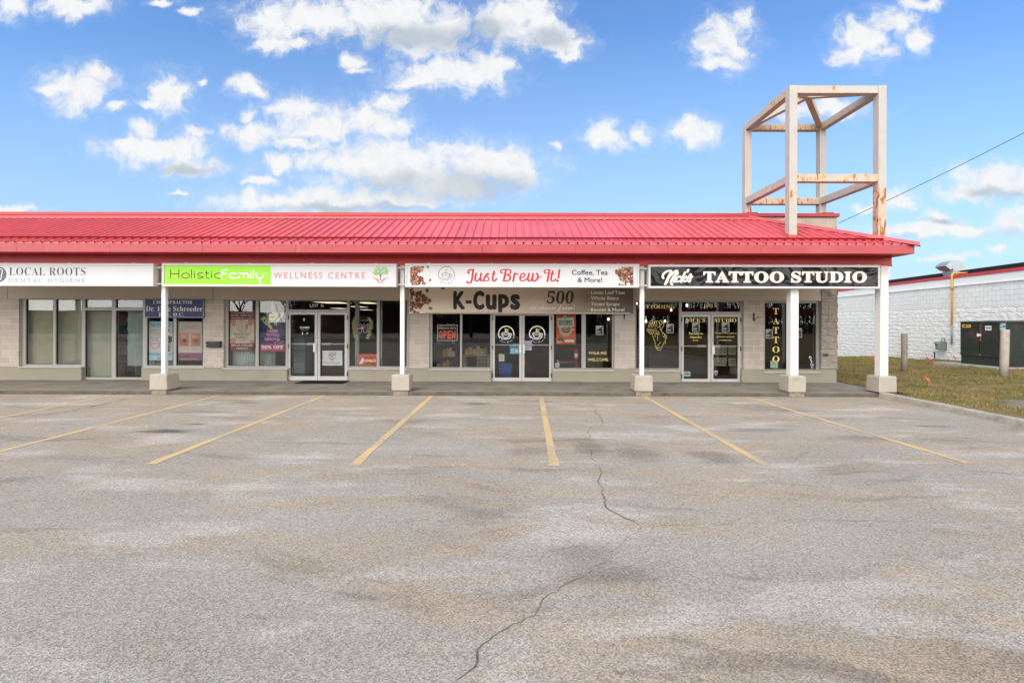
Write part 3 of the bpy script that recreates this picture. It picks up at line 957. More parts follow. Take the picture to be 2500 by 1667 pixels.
while y < YW - 0.1:
    xt = hx + (YW - y)
    z = lambda x_: ze + (ex - x_) * slope
    roof.add([(ex + .01, y - rw / 2, z(ex)), (ex + .01, y + rw / 2, z(ex)), (ex + .02, y + rw / 3, z(ex) + rh), (ex + .02, y - rw / 3, z(ex) + rh),
              (xt, y - rw / 2, z(xt)), (xt, y + rw / 2, z(xt)), (xt + .012, y + rw / 3, z(xt) + rh), (xt + .012, y - rw / 3, z(xt) + rh)],
             [(0, 1, 2, 3), (1, 5, 6, 2), (2, 6, 7, 3), (3, 7, 4, 0)])
    y += sp_
roof.build("roof", [M_ROOF, M_GAP], bld)
# hip cap raised on the ribs, ridge flashing, snow bar
hc = MB()
a, c = Vector((ex + 0.07, YE - 0.07, ze - 0.0)), Vector((hx - 0.05, YW - 0.02, zt_roof + 0.02))
up = Vector((1, -1, 0)).normalized()
w = 0.14
for sgn, off in ((1, Vector((-0.75, -0.66, 0))), (-1, Vector((0.66, 0.75, 0)))):
    pass
lft = Vector((-1, -1, 0)).normalized()
q = []
for p in (a, c):
    q += [p + lft * w + Vector((0, 0, -0.035 + 0.0)), p + Vector((0, 0, 0.055)), p - lft * w + Vector((0, 0, -0.035))]
hc.add(q, [(0, 1, 4, 3), (1, 2, 5, 4), (0, 2, 1), (3, 4, 5)])
hc.add([p + Vector((0, 0, -0.012)) for p in q], [(3, 4, 1, 0), (4, 5, 2, 1)])
hc.add([q[0], q[3], q[3] + Vector((0, 0, -.012)), q[0] + Vector((0, 0, -.012))], [(0, 1, 2, 3)])
hc.build("hip_cap", M_ROOF, bld)
rf = MB()
rf.add([(XL, YW - 0.30, zt_roof - 0.30 * slope + 0.045), (hx + 0.12, YW - 0.30, zt_roof - 0.30 * slope + 0.045), (hx + 0.02, YW - 0.004, zt_roof + 0.055), (XL, YW - 0.004, zt_roof + 0.055)], [(0, 1, 2, 3)])
rf.add([(XL, YW - 0.30, zt_roof - 0.30 * slope + 0.028), (hx + 0.12, YW - 0.30, zt_roof - 0.30 * slope + 0.028), (hx + 0.12, YW - 0.30, zt_roof - 0.30 * slope + 0.045), (XL, YW - 0.30, zt_roof - 0.30 * slope + 0.045)], [(0, 1, 2, 3)])
rf.build("ridge_flashing", M_ROOF, bld)
dsb = min((abs(P(1250, 580.5, YE + d_)[1] - (ze + d_ * slope + rh + .032)), d_) for d_ in [i * .005 for i in range(200)])[1]
ysb = YE + dsb
zsb = ze + dsb * slope + rh - .012
sb = MB()
xe_s = XX(2158, ysb, 580)
n = 60
for i in range(n):
    xa_, xb_ = XL + (xe_s - XL) * i / n, XL + (xe_s - XL) * (i + 1) / n
    wa, wb = 0.004 * mnoise.noise((xa_ * 0.8, 0, 0)), 0.004 * mnoise.noise((xb_ * 0.8, 0, 0))
    sb.add([(xa_, ysb, zsb + 0.012 + wa), (xb_, ysb, zsb + 0.012 + wb), (xb_, ysb, zsb + 0.058 + wb), (xa_, ysb, zsb + 0.058 + wa),
            (xa_, ysb + 0.05, zsb + 0.058 + wa), (xb_, ysb + 0.05, zsb + 0.058 + wb)], [(0, 1, 2, 3), (3, 2, 5, 4)])
    sb.add([(xa_, ysb + .004, zsb + 0.012 + wa), (xb_, ysb + .004, zsb + 0.012 + wb), (xb_, ysb + .004, zsb + 0.056 + wb), (xa_, ysb + .004, zsb + 0.056 + wa)], [(3, 2, 1, 0)])
sb.build("snow_bar", M_SNOW, bld)

# eave fascia in lengths, soffit, porch beam
zfb = ZZ(617.5, YE, 1250)
fx = [XL] + [XX(p, YE, 608) for p in (41, 268, 495, 722, 1178, 1405, 1631, 1858)] + [ex]
fs = MB()
for i in range(len(fx) - 1):
    fs.box(fx[i] + 0.002, fx[i + 1] - (0.002 if i < len(fx) - 2 else 0), YE, YE + 0.03, zfb, ze - 0.017)
fs.box(ex - 0.03, ex, YE + 0.03, YW, zfb, ze - 0.017)
fs.build("eave_fascia", M_FASC, bld, bevel=0.004)
YB = 12.10
bx = XX(2177.5, YB, 640)
MB().box(XL, bx, YE + 0.03, YB, zfb + 0.015, zfb + 0.03).build("eave_soffit", M_BEAM, bld)
so = MB()
so.box(bx + .001, ex - 0.03, YE + 0.03, YB, zfb + 0.015, zfb + 0.03)
so.box(bx, ex - 0.03, YB, YW, zfb + 0.015, zfb + 0.03)
so.box(XL, bx - 0.22, YB + 0.22, 14.14, z_soff, z_soff + 0.02)
so.build("soffit", M_SOFF, bld)
zbb = ZZ(647.5, YB, 1250)
bm_ = MB()
bm_.box(XL, bx, YB, YB + 0.22, zbb, zfb + 0.015)
bm_.box(bx - 0.22, bx, YB + 0.22, YW, zbb, zfb + 0.015)
bm_.box(XL, bx + 0.008, YB - 0.010, YB, zbb - 0.01, zbb + 0.03)
bm_.build("porch_beam", M_BEAM, bld, bevel=0.004)

# ---- thin porch posts on cream pedestals
YC = 12.16


def porch_post(px, w, mat, name="porch_post", zt=None, ped_px=None):
    x = XX(px, 12.1, 800)
    p = MB().box(x - w / 2, x + w / 2, YC - w / 2, YC + w / 2, 0.52, zt or zbb).build(name, mat, bld, bevel=0.006)
    return x, p


def pedestal(x, parent, z0=0.075, z1=0.53, s=0.46, foot=True):
    b = MB()
    y0 = YC - s / 2
    v = []
    for z, e, jj in ((z0, 0.0, 0.012), (z1 - 0.03, 0.006, 0.006), (z1, 0.02, 0.01)):
        for (i, j) in ((-1, -1), (1, -1), (1, 1), (-1, 1)):
            v.append((x + i * (s / 2 - e) + random.uniform(-jj, jj), YC + j * (s / 2 - e) + random.uniform(-jj, jj), z + random.uniform(-jj, jj) * 0.6))
    b.add(v, [(3, 2, 1, 0), (8, 9, 10, 11)] + [(k_ + o, (k_ + 1) % 4 + o, (k_ + 1) % 4 + o + 4, k_ + o + 4) for o in (0, 4) for k_ in range(4)])
    o = b.build("pedestal", M_BASE, parent, bevel=0.018, seg=3)
    if foot:
        MB().box(x - 0.19, x + 0.19, YK - 0.022, YC + 0.15, 0.0, z0 - 0.004).build("footing", M_BRICKP, parent, bevel=0.012)
    return o


POSTS = []
for px in (-185, 398, 981.5, 1568):
    x, p = porch_post(px, 0.105, M_WHITE)
    pedestal(x, p, z0=0.128)
    POSTS.append(x)
# ------------------------------------------------------------------ shopfronts
def storefront(name, rects, panes, depth=0.11, mat=None, parent=None, gasket=True, pane_at=None, frame_y=YF, extra_solid=None):
    """rects: solid outline rectangles on the photo, panes: glass rectangles; frame = outline minus panes"""
    xs_, zs_ = set(), set()
    q = []
    for (a, b_, c, d) in rects + panes:
        pm, pc = (b_ + d) / 2, (a + c) / 2
        x0, x1 = XX(a, frame_y, 800), XX(c, frame_y, 800)
        z0, z1 = ZZ(d, frame_y, 1000), ZZ(b_, frame_y, 1000)
        x0, x1, z0, z1 = [round(v_, 4) for v_ in (x0, x1, z0, z1)]
        q.append((x0, x1, z0, z1))
        xs_ |= {x0, x1}
        zs_ |= {z0, z1}
    xs_, zs_ = sorted(xs_), sorted(zs_)
    ro, pa = q[:len(rects)], q[len(rects):]
    ins = lambda x, z, L: any(a < x < c and b_ < z < d for (a, c, b_, d) in L)
    sol = lambda i, j: (ins((xs_[i] + xs_[i + 1]) / 2, (zs_[j] + zs_[j + 1]) / 2, ro) and not ins((xs_[i] + xs_[i + 1]) / 2, (zs_[j] + zs_[j + 1]) / 2, pa))
    fr = cutsheet(name, xs_, zs_, sol, frame_y, frame_y + depth, mat or M_ALU, parent or bld)
    for (a, c, b_, d) in pa:
        if gasket:
            g_ = MB()
            for (x0, x1, z0, z1) in ((a, a + .012, b_, d), (c - .012, c, b_, d), (a + .012, c - .012, b_, b_ + .012), (a + .012, c - .012, d - .012, d)):
                g_.box(x0 + .0005, x1 - .0005, YG - 0.012, YG + 0.02, z0 + .0005, z1 - .0005)
            g_.build("gasket", M_DARK, fr)
        MB().box(a + .004, c - .004, YG, YG + 0.008, b_ + .004, d - .004).build("pane", M_GLASS, fr)
    return fr, pa


def sill(parent, px0, px1, py, h=2.6):
    b = MB()
    x0, x1 = XX(px0, 14.1), XX(px1, 14.1)
    z1 = ZZ(py, 14.1, 1000)
    b.box(x0, x1, 14.085, YF - 0.001, z1 - 0.03, z1)
    return b.build("sill", M_DOORF, parent, bevel=0.004)


def door_leaf(rect, glass, hinge_left, parent, bar_y, pad, handle=None, cyl=True):
    """glazed aluminium door leaf with push bar, pull plate and hinges; photo rectangles"""
    fy = YF - 0.012
    xs_ = [XX(v_, fy, 850) for v_ in (rect[0], glass[0], glass[2], rect[2])]
    zs_ = [ZZ(v_, fy, 1000) for v_ in (rect[3], glass[3], glass[1], rect[1])]
    d = cutsheet("door", xs_, zs_, lambda i, j: not (i == 1 and j == 1), fy, fy + 0.05, M_DOORF, parent, bevel=0.003)
    g_ = MB()
    a, c, b_, e = xs_[1], xs_[2], zs_[1], zs_[2]
    for (x0, x1, z0, z1) in ((a, a + .012, b_, e), (c - .012, c, b_, e), (a + .012, c - .012, b_, b_ + .012), (a + .012, c - .012, e - .012, e)):
        g_.box(x0 + .0005, x1 - .0005, YG - 0.014, YG + 0.008, z0 + .0005, z1 - .0005)
    g_.build("gasket", M_DARK, d)
    MB().box(a + .004, c - .004, YG - 0.004, YG + 0.004, b_ + .004, e - .004).build("pane", M_GLASS, d)
    zb = ZZ(bar_y, fy, 1000)
    pb = MB()
    pb.box(a + .001, c - .001, YG + 0.012, YG + 0.035, zb - 0.014, zb + 0.014)
    pb.box(XX(pad[0], fy), XX(pad[1], fy), YG + 0.011, YG + 0.05, zb - 0.03, zb + 0.03)
    pb.build("push_bar", M_DOORF, d)
    if handle:
        h = MB()
        x0, x1, z0, z1 = XX(handle[0], fy), XX(handle[2], fy), ZZ(handle[3], fy, 1000), ZZ(handle[1], fy, 1000)
        h.box(x0, x1, fy - 0.045, fy - 0.028, z0, z1)
        h.box((x0 + x1) / 2 - .012, (x0 + x1) / 2 + .012, fy - 0.028, fy - 0.0005, z1 - .05, z1 - .02)
        h.box((x0 + x1) / 2 - .012, (x0 + x1) / 2 + .012, fy - 0.028, fy - 0.0005, z0 + .02, z0 + .05)
        h.build("pull_handle", M_WHITE, d, bevel=0.006)
    if cyl:
        cx = (xs_[2] + xs_[3]) / 2 if hinge_left else (xs_[0] + xs_[1]) / 2
        MB().tube([(cx, fy - 0.006, zb + 0.19), (cx, fy - 0.0005, zb + 0.19)], 0.014, 12).build("lock", M_HINGE, d)
    xh = xs_[0] if hinge_left else xs_[3]
    for zz in (zs_[3] - 0.16, (zs_[0] + zs_[3]) / 2, zs_[0] + 0.2):
        MB().box(xh - 0.014, xh + 0.014, fy - 0.02, fy - 0.0005, zz - 0.065, zz + 0.065).build("hinge", M_HINGE, d, bevel=0.004)
    return d


# --- first shop at the left (dental hygiene)
YT, YBW = 730.0, 903.0
F1, _ = storefront("window", [(50, 727.5, 209, 900), (199, 727.5, 350, 929), (350, 727.5, 498, 900)],
                   [(62.5, 733, 129.5, 892), (136, 733, 199.5, 892), (207.5, 733, 273, 753.5), (207.5, 760, 273, 923),
                    (282.5, 733, 348.5, 753.5), (282.5, 760, 348.5, 923), (358.5, 733, 423.5, 893.5), (430, 733, 495, 893.5)])
sill(F1, 45, 199, 898)
sill(F1, 350, 499, 898)
# --- second shop (wellness centre)
F2, _ = storefront("window", [(546.5, 729, 704, 901), (697, 729, 853, 929), (846, 729, 998.5, 901)],
                   [(557, 734.5, 624, 894.5), (631.5, 734.5, 697.5, 894.5), (704, 734.5, 847, 756.5), (704, 762, 849, 928.5),
                    (853, 734.5, 920, 894.5), (926.5, 734.5, 993, 894.5)])
for o in [c for c in F2.children if c.name.startswith(("pane", "gasket"))]:
    bb_ = [v_.co for v_ in o.data.vertices]
    zmin = min(v_.z for v_ in bb_)
    xm = sum(v_.x for v_ in bb_) / len(bb_)
    if zmin + world_loc(o).z < 0.35:
        bpy.data.objects.remove(o)
sill(F2, 545, 703, 900)
sill(F2, 849, 999, 900)
D2a = door_leaf((704.5, 762.5, 774.8, 929), (708.5, 768.5, 768.2, 919), True, bld, 840.5, (747.6, 767.5), (766, 838.8, 772.2, 859.8))
D2b = door_leaf((776, 762.5, 848.5, 929), (781.5, 768.5, 841.5, 919), False, bld, 840.5, (783.5, 804))
# --- third shop (coffee)
F3, _ = storefront("window", [(1048.5, 729, 1208, 902), (1197, 729, 1352, 931), (1346, 729, 1499.5, 902)],
                   [(1055.5, 735, 1123.3, 896), (1128.3, 735, 1197, 896), (1203, 735, 1345, 757), (1202.5, 763, 1346.5, 930.5),
                    (1352.5, 735, 1420, 897), (1430, 735, 1494.5, 897)])
for o in [c for c in F3.children if c.name.startswith(("pane", "gasket"))]:
    if min(v_.co.z for v_ in o.data.vertices) + world_loc(o).z < 0.35:
        bpy.data.objects.remove(o)
sill(F3, 1046, 1199, 901)
sill(F3, 1350, 1500, 902)
D3a = door_leaf((1203, 763.5, 1274, 931), (1208, 769.5, 1268, 921), True, bld, 841.5, (1252, 1267), (1267.5, 840, 1273.5, 861), cyl=False)
D3b = door_leaf((1275, 763.5, 1346, 931), (1280.5, 769.5, 1341, 921), False, bld, 841.5, (1281.5, 1302), (1276, 840, 1281.5, 861))
# --- fourth shop (tattoo)
F4, _ = storefront("window", [(1551.5, 731, 1666, 904), (1658.5, 731, 1815, 932.5)],
                   [(1553.5, 735.5, 1658, 897), (1664, 736, 1808, 759), (1664, 765, 1808.5, 932)])
for o in [c for c in F4.children if c.name.startswith(("pane", "gasket"))]:
    if min(v_.co.z for v_ in o.data.vertices) + world_loc(o).z < 0.35:
        bpy.data.objects.remove(o)
sill(F4, 1550, 1661, 903)
D4a = door_leaf((1664.5, 765.5, 1735, 932.5), (1669.3, 771.5, 1729, 922.5), True, bld, 843, (1705, 1726), cyl=False)
D4b = door_leaf((1736.5, 765.5, 1808, 932.5), (1742, 771.5, 1802, 922.5), False, bld, 843, (1744, 1762), (1737.5, 842, 1744, 862))
F5, _ = storefront("window", [(1866.6, 732, 2003.5, 906)], [(1867.6, 737.5, 1930, 899), (1936, 737.5, 1993, 899)])
sill(F5, 1865, 2004, 905)

# interiors seen through the glass: party walls, back walls, floors and ceilings
M_IW = [paint("dental shop paint", srgb(140, 136, 124), .8, .2, var=.08), paint("wellness shop paint", srgb(104, 94, 74), .8, .2, var=.15),
        paint("coffee shop paint", srgb(72, 54, 42), .8, .2, var=.3, vscale=1.2), paint("tattoo shop paint", srgb(50, 48, 48), .7, .2, var=.2)]
ZC = 2.55
for k_, (a, c) in enumerate(((XL + .3, XX(522, 14.5)), (XX(522, 14.5), XX(1023, 14.5)), (XX(1023, 14.5), XX(1525, 14.5)), (XX(1525, 14.5), xb - 0.3))):
    inn = MB()
    inn.add([(a + .05, 27.0, ZWALK), (c - .05, 27.0, ZWALK), (c - .05, 27.0, ZC), (a + .05, 27.0, ZC)], [(0, 1, 2, 3)])
    inn.add([(a + .05, 14.5, ZWALK), (a + .05, 27.0, ZWALK), (a + .05, 27.0, ZC), (a + .05, 14.5, ZC)], [(0, 1, 2, 3)])
    inn.add([(c - .05, 14.5, ZWALK), (c - .05, 14.5, ZC), (c - .05, 27.0, ZC), (c - .05, 27.0, ZWALK)], [(0, 1, 2, 3)])
    inn.add([(a + .05, 14.5, ZC), (a + .05, 27, ZC), (c - .05, 27, ZC), (c - .05, 14.5, ZC)], [(0, 1, 2, 3)])
    inn.build("interior_wall", M_IW[k_], bld)
fl = MB()
fl.add([(XL, 14.4, ZWALK + .002), (xb - .3, 14.4, ZWALK + .002), (xb - .3, 27.2, ZWALK + .002), (XL, 27.2, ZWALK + .002)], [(0, 1, 2, 3)])
fl.build("interior_floor", M_INTF, bld)
M_LAMP = emit("lit ceiling panel", (1.0, 0.86, 0.60), 0.9)
M_BULB = emit("lit bulb", (1.0, 0.80, 0.52), 4.0)
for (px, Y) in ((800, 15.5), (826, 15.6), (829, 22.5), (897, 15.7), (874, 19.9), (893, 25.0)):
    x = XX(px, Y)
    t_ = empty("ceiling_light", (x, Y, ZC))
    tag(t_, "warm lit panel lamp on the ceiling inside the wellness shop", "ceiling light", "lit ceiling panels in the wellness shop")
    MB().box(x - .27, x + .27, Y - .62, Y + .62, ZC - .05, ZC - .004).build("housing", M_WHITE, t_)
    MB().box(x - .24, x + .24, Y - .58, Y + .58, ZC - .055, ZC - .0505).build("diffuser", M_LAMP, t_)
for (px, py, Y) in ((1485.5, 779.5, 15.0), (1554, 741, 15.2), (1577, 784.5, 15.6), (1623.5, 784.5, 15.6), (1638.5, 757.5, 15.9), (1677, 746, 15.2)):
    x, z = P(px, py, Y)
    t_ = empty("pendant_bulb", (x, Y, ZC))
    tag(t_, "small glowing bulb hanging behind the %s" % ("coffee shop's last window" if px < 1500 else "tattoo shop glass"), "light bulb", "hanging bulbs behind the tattoo glass" if px > 1500 else None)
    MB().tube([(x, Y, ZC), (x, Y, z + .05)], 0.006, 6).build("cord", M_DARK, t_)
    b = MB()
    for i in range(6):
        pass
    b.tube([(x, Y, z + .05), (x, Y, z + .03), (x, Y, z), (x, Y, z - .025), (x, Y, z - .035)], [.012, .02, .032, .022, .004], 10)
    b.build("bulb", M_BULB, t_, smooth=True)

# ------------------------------------------------------------------ sign boxes under the beam
YS0, YS1 = 11.90, 12.08
M_SIGNF = paint("white aluminium sign frame", srgb(192, 191, 189), 0.45, 0.4, var=0.03)
M_FACEW = paint("white acrylic sign face", srgb(194, 195, 197), 0.35, 0.4, var=0.02, vscale=1.0)
M_BLK = plain("black vinyl", srgb(30, 29, 30), 0.45)
M_GREY = plain("grey vinyl", srgb(66, 66, 70), 0.5)
M_PALEG = plain("pale grey-green vinyl", srgb(136, 160, 154), 0.5)
M_SLATE = plain("slate vinyl", srgb(90, 97, 106), 0.5)
M_WV = plain("white vinyl", srgb(236, 236, 234), 0.5)
M_LIME = paint("lime green vinyl", srgb(140, 206, 44), 0.4, 0.4, var=0.03, vscale=1.0)
M_BROWNV = plain("dark brown vinyl", srgb(92, 46, 14), 0.5)
M_PINK = plain("dusty pink vinyl", srgb(188, 122, 132), 0.5)
M_LEAF = plain("leaf green vinyl", srgb(120, 182, 88), 0.5)
M_REDV = plain("crimson vinyl", srgb(190, 36, 44), 0.45)
M_YEL = plain("yellow vinyl", srgb(222, 198, 58), 0.5)
M_GOLD = paint("gold window lettering", srgb(232, 206, 126), 0.35, 0.6, metal=0.0)
BEANS = [plain("coffee bean brown", srgb(132, 84, 60), 0.5), plain("coffee bean tan", srgb(176, 122, 92), 0.5), plain("coffee bean dark", srgb(84, 50, 38), 0.5), plain("coffee bean crease", srgb(44, 26, 20), 0.6), plain("coffee bean glint", srgb(222, 186, 160), 0.5)]


def sign_box(name, label, px0, px1, pyt, pyb, face, face_mat):
    x0, x1 = XX(px0, YS0, 672), XX(px1, YS0, 672)
    pc = 1250
    pcx = min(max((px0 + px1) / 2, 0), 2500)
    z0, z1 = ZZ(pyb, YS0, pcx), ZZ(pyt, YS0, pcx)
    t_ = empty(name, ((x0 + x1) / 2, YS0, z0), label, "shop sign")
    fx0, fx1, fz0, fz1 = XX(face[0], YS0, 672), XX(face[2], YS0, 672), ZZ(face[3], YS0, pcx), ZZ(face[1], YS0, pcx)
    cutsheet("cabinet", [x0, fx0, fx1, x1], [z0, fz0, fz1, z1], lambda i, j: not (i == 1 and j == 1), YS0, YS1, M_SIGNF, t_, bevel=0.005)
    MB().box(fx0, fx1, YS0 + 0.018, YS1 - 0.01, fz0, fz1).build("face_panel", face_mat, t_)
    for z in (z0 + .07, z1 - .09):
        MB().box(x1 + .0005, x1 + 0.10, YS0 + .10, YS0 + .14, z - .018, z + .018).build("bracket", M_SIGNF, t_)
        MB().box(x0 - 0.10, x0 - .0005, YS0 + .10, YS0 + .14, z - .018, z + .018).build("bracket", M_SIGNF, t_)
    for k_ in range(4):
        x = x0 + (x1 - x0) * (0.1 + 0.27 * k_)
        MB().box(x - .03, x + .03, YS0 + .02, YS0 + .06, z1 + .0005, z1 + .014).build("mounting_clip", M_SIGNF, t_)
    return t_


YT_ = YS0 + 0.016         # lettering plane just proud of the recessed face
# 1: dental
s1 = sign_box("shop_sign", "white lightbox sign with grey serif lettering, cut by the left edge", -205, 374, 642.5, 698, (-198, 647.8, 370, 693.2), M_FACEW)
b = MB()
ptext(b, styled("LOCAL ROOTS", 0x1D400, 0x1D41A), 20.5, 207.5, 652.8, 672.4, YS0, 0, -0.016, offset=-0.010, spacing=1.06)
b.build("lettering", M_GREY, s1)
b = MB()
ptext(b, "DENTAL HYGIENE", 19.6, 205.8, 679.4, 689.4, YS0, 0, -0.016, spacing=1.5, bold=.0015)
b.build("lettering", M_PALEG, s1)
b = MB()
pell(b, -4.7, 669.7, 18.8, 18.8, YS0, YT_, 0, 40)
tooth = curve2([(-13, 660), (-9, 656), (-4.5, 658), (0, 656), (4, 660), (3.4, 667), (1.5, 672), (1, 680), (-1.5, 682), (-3.5, 675), (-5.5, 675), (-7.5, 682), (-10, 680), (-10.5, 672), (-12.6, 667), (-13, 660)], 5)
pstroke(b, tooth, 1.6, YS0, YT_ - .0015, 1)
b.build("logo", [M_SLATE, M_WV], s1)
# 2: wellness
s2 = sign_box("shop_sign", "lightbox sign half lime green, half white with pink lettering and a tree", 395.2, 967.5, 643.2, 699.6, (400, 648.4, 962, 694.6), M_FACEW)
b = MB()
xg = XX(660.3, YS0)
b.box(XX(400.2, YS0), xg, YT_ + .0003, YS0 + .0178, ZZ(694.5, YS0, 681), ZZ(648.5, YS0, 681))
b.build("green_panel", M_LIME, s2)
b = MB()


def lin(pts, w, mi):
    pstroke(b, pts, w, YS0, YT_ - .001, mi)


# rounded wide lettering drawn with a pen: two words, the second white
def pen(word, x, base, xh, cap, mi, w=2.0):
    """draw letters on the photo grid, returns the next x"""
    for ch in word:
        if ch == 'H':
            lin([(x, base), (x, cap)], w, mi); lin([(x + 20, base), (x + 20, cap)], w, mi); lin([(x, (base + cap) / 2), (x + 20, (base + cap) / 2)], w, mi); x += 26.5
        elif ch == 'o':
            lin([(x + 9.8 + 9.8 * math.cos(t), (base + xh) / 2 + (base - xh) / 2 * math.sin(t)) for t in [2 * math.pi * k_ / 28 for k_ in range(29)]], w, mi); x += 24.5
        elif ch == 'l':
            lin([(x, base), (x, cap)], w, mi); x += 7.2
        elif ch == 'i':
            lin([(x, base), (x, xh)], w, mi); lin([(x - .0, xh - 4.4), (x, xh - 2.2)], w * 1.1, mi); x += 7
        elif ch == 's':
            lin(curve2([(x + 14, xh), (x + 5, xh), (x + .6, xh + 3), (x + 4, xh + 6.2), (x + 11, xh + 8.2), (x + 14.6, base - 3.4), (x + 10, base), (x, base)], 6), w, mi); x += 19
        elif ch == 't':
            lin(curve2([(x + 3, cap + 3), (x + 3, base - 4), (x + 6, base), (x + 11, base)], 6), w, mi); lin([(x, xh), (x + 10.5, xh)], w, mi); x += 15.5
        elif ch == 'c':
            lin(curve2([(x + 15, xh), (x + 7, xh + .2), (x + 1.5, xh + 3.4), (x, (base + xh) / 2), (x + 1.5, base - 3.4), (x + 7, base - .2), (x + 15, base)], 6), w, mi); x += 20
        elif ch == 'F':
            lin(curve2([(x + 1, base), (x + 1, xh + 3), (x + 4, cap + 2), (x + 10, cap), (x + 17, cap)], 6), w, mi); lin([(x + 1, xh + 1), (x + 14, xh + 1)], w, mi); x += 21
        elif ch == 'a':
            lin([(x + 9 + 9 * math.cos(t), (base + xh) / 2 + (base - xh) / 2 * math.sin(t)) for t in [2 * math.pi * k_ / 28 for k_ in range(29)]], w, mi); lin([(x + 18, xh), (x + 18, base)], w, mi); x += 23.5
        elif ch == 'm':
            lin([(x, base), (x, xh)], w, mi)
            for o_ in (0, 11):
                lin(curve2([(x + o_, xh + 5), (x + o_ + 2, xh + 1), (x + o_ + 5.5, xh), (x + o_ + 9.4, xh + 1.4), (x + o_ + 11, xh + 5), (x + o_ + 11, base)], 6), w, mi)
            x += 28
        elif ch == 'y':
            lin(curve2([(x, xh), (x, base - 6), (x + 3, base - 1), (x + 9, base), (x + 14, base - 1.5), (x + 17, base - 6), (x + 17, xh)], 6), w, mi); lin([(x + 9, base), (x + 9, 694.4)], w, mi); x += 20
    return x


pen("Holistic", 415.6, 679.2, 666.8, 657.6, 0, 2.3)
b.build("lettering", [M_BROWNV], s2)
b = MB()
pen("Family", 538.5, 679.2, 666.8, 658.6, 0, 2.6)
b.build("lettering", M_WV, s2)
b = MB()
ptext(b, "WELLNESS CENTRE", 667, 891, 664.8, 680.4, YS0, 0, -0.017, spacing=1.35, bold=0.003)
b.build("lettering", M_PINK, s2)


def tree_logo(b, cx, cy, s, Y, y, mats=(0, 1, 2)):
    """round tree held in two pink hands; s = scale in photo pixels"""
    for (p, w) in (([(0, 16), (0, 4), (-1, -2)], 2.0), ([(0, 5), (-7, -3), (-12, -6)], 1.1), ([(0, 4), (7, -4), (13, -7)], 1.1), ([(-1, -1), (-3, -9), (-7, -13)], .9), ([(-1, -1), (3, -9), (6, -14)], .9), ([(-6, -2), (-14, 1)], .7), ([(7, -3), (15, 1)], .7)):
        pstroke(b, [(cx + a * s, cy + c * s) for a, c in p], w * s, Y, y, mats[0])
    rr = random.Random(3)
    for k_ in range(95):
        a, r_ = rr.uniform(0, 2 * math.pi), math.sqrt(rr.random())
        px, py = cx + 19.5 * r_ * math.cos(a) * s, cy + (-6 + 13 * r_ * math.sin(a)) * s
        if abs(px - cx) < 2.4 * s and py > cy + 1 * s:
            continue
        pell(b, px, py, 1.9 * s, 1.15 * s, Y, y - .0012 - k_ * 2e-5, mats[1], 7, rr.uniform(0, 3))
    for sg in (-1, 1):
        pts = curve2([(cx + sg * 20 * s, cy + 7.5 * s), (cx + sg * 14 * s, cy + 10.5 * s), (cx + sg * 8 * s, cy + 13 * s), (cx + sg * 4.2 * s, cy + 17 * s), (cx + sg * 3.2 * s, cy + 23 * s)], 5)
        pstroke(b, pts, [1.5 * s + 2.6 * s * i / len(pts) for i in range(len(pts))], Y, y, mats[2])
        pstroke(b, [(cx + sg * 14 * s, cy + 11 * s), (cx + sg * 7 * s, cy + 16 * s), (cx + sg * 4.6 * s, cy + 20 * s)], 2.2 * s, Y, y + .0004, mats[2])


b = MB()
tree_logo(b, 928.3, 668.5, 1.0, YS0, YT_ - .001)
b.build("logo", [M_BROWNV, M_LEAF, M_PINK], s2)


# 3: coffee
def bean_patch(b, x0, x1, y0, y1, Y, y, right=False, n=90, big=7.0, seed=1, clip=True, edge=0.55):
    rr = random.Random(seed)
    k_ = 0
    tries = 0
    while k_ < n and tries < 4000:
        tries += 1
        u, v_ = rr.random(), rr.random()
        dens = (1 - u) ** 0.8 if not right else u ** 0.8
        wob = 0.5 + 0.35 * math.sin(v_ * 7 + seed) + 0.15 * math.sin(v_ * 17)
        if dens < edge * wob + 0.12 * rr.random():
            continue
        ra = big * rr.uniform(.7, 1.05)
        rb = ra * rr.uniform(.55, .75)
        px = x0 + (x1 - x0) * u
        py = y0 + (y1 - y0) * v_
        if clip:
            px = min(max(px, x0 + rb * .7), x1 - rb * .5)
            py = min(max(py, y0 + rb * .8), y1 - rb * .8)
        rot = rr.uniform(0, math.pi)
        yy = y - 0.00002 * k_
        mi = rr.choice([0, 0, 1, 1, 2])
        if clip and (py - ra < y0 or py + ra > y1 or px - ra < x0 or px + ra > x1):
            ra = min(ra, rb * 1.05)
            rr_ = min(py - y0, y1 - py, px - x0, x1 - px)
            ra, rb = min(ra, rr_), min(rb, rr_)
        pell(b, px, py, ra, rb, Y, yy, 2 if mi != 2 else 3, 14, rot)
        pell(b, px - .3, py - .3, ra * .86, rb * .82, Y, yy - .000006, mi, 14, rot)
        c_, s_ = math.cos(rot), math.sin(rot)
        pell(b, px - s_ * rb * -.3 - .2, py + c_ * rb * -.3, ra * .5, rb * .2, Y, yy - .00001, 4 if mi == 1 else 1, 8, rot)
        pstroke(b, [(px - c_ * ra * .82 + s_ * .1 * rb, py - s_ * ra * .82), (px - s_ * rb * .12, py + c_ * rb * .12), (px + c_ * ra * .82, py + s_ * ra * .82)], ra * .17, Y, yy - .000014, 3)
        k_ += 1


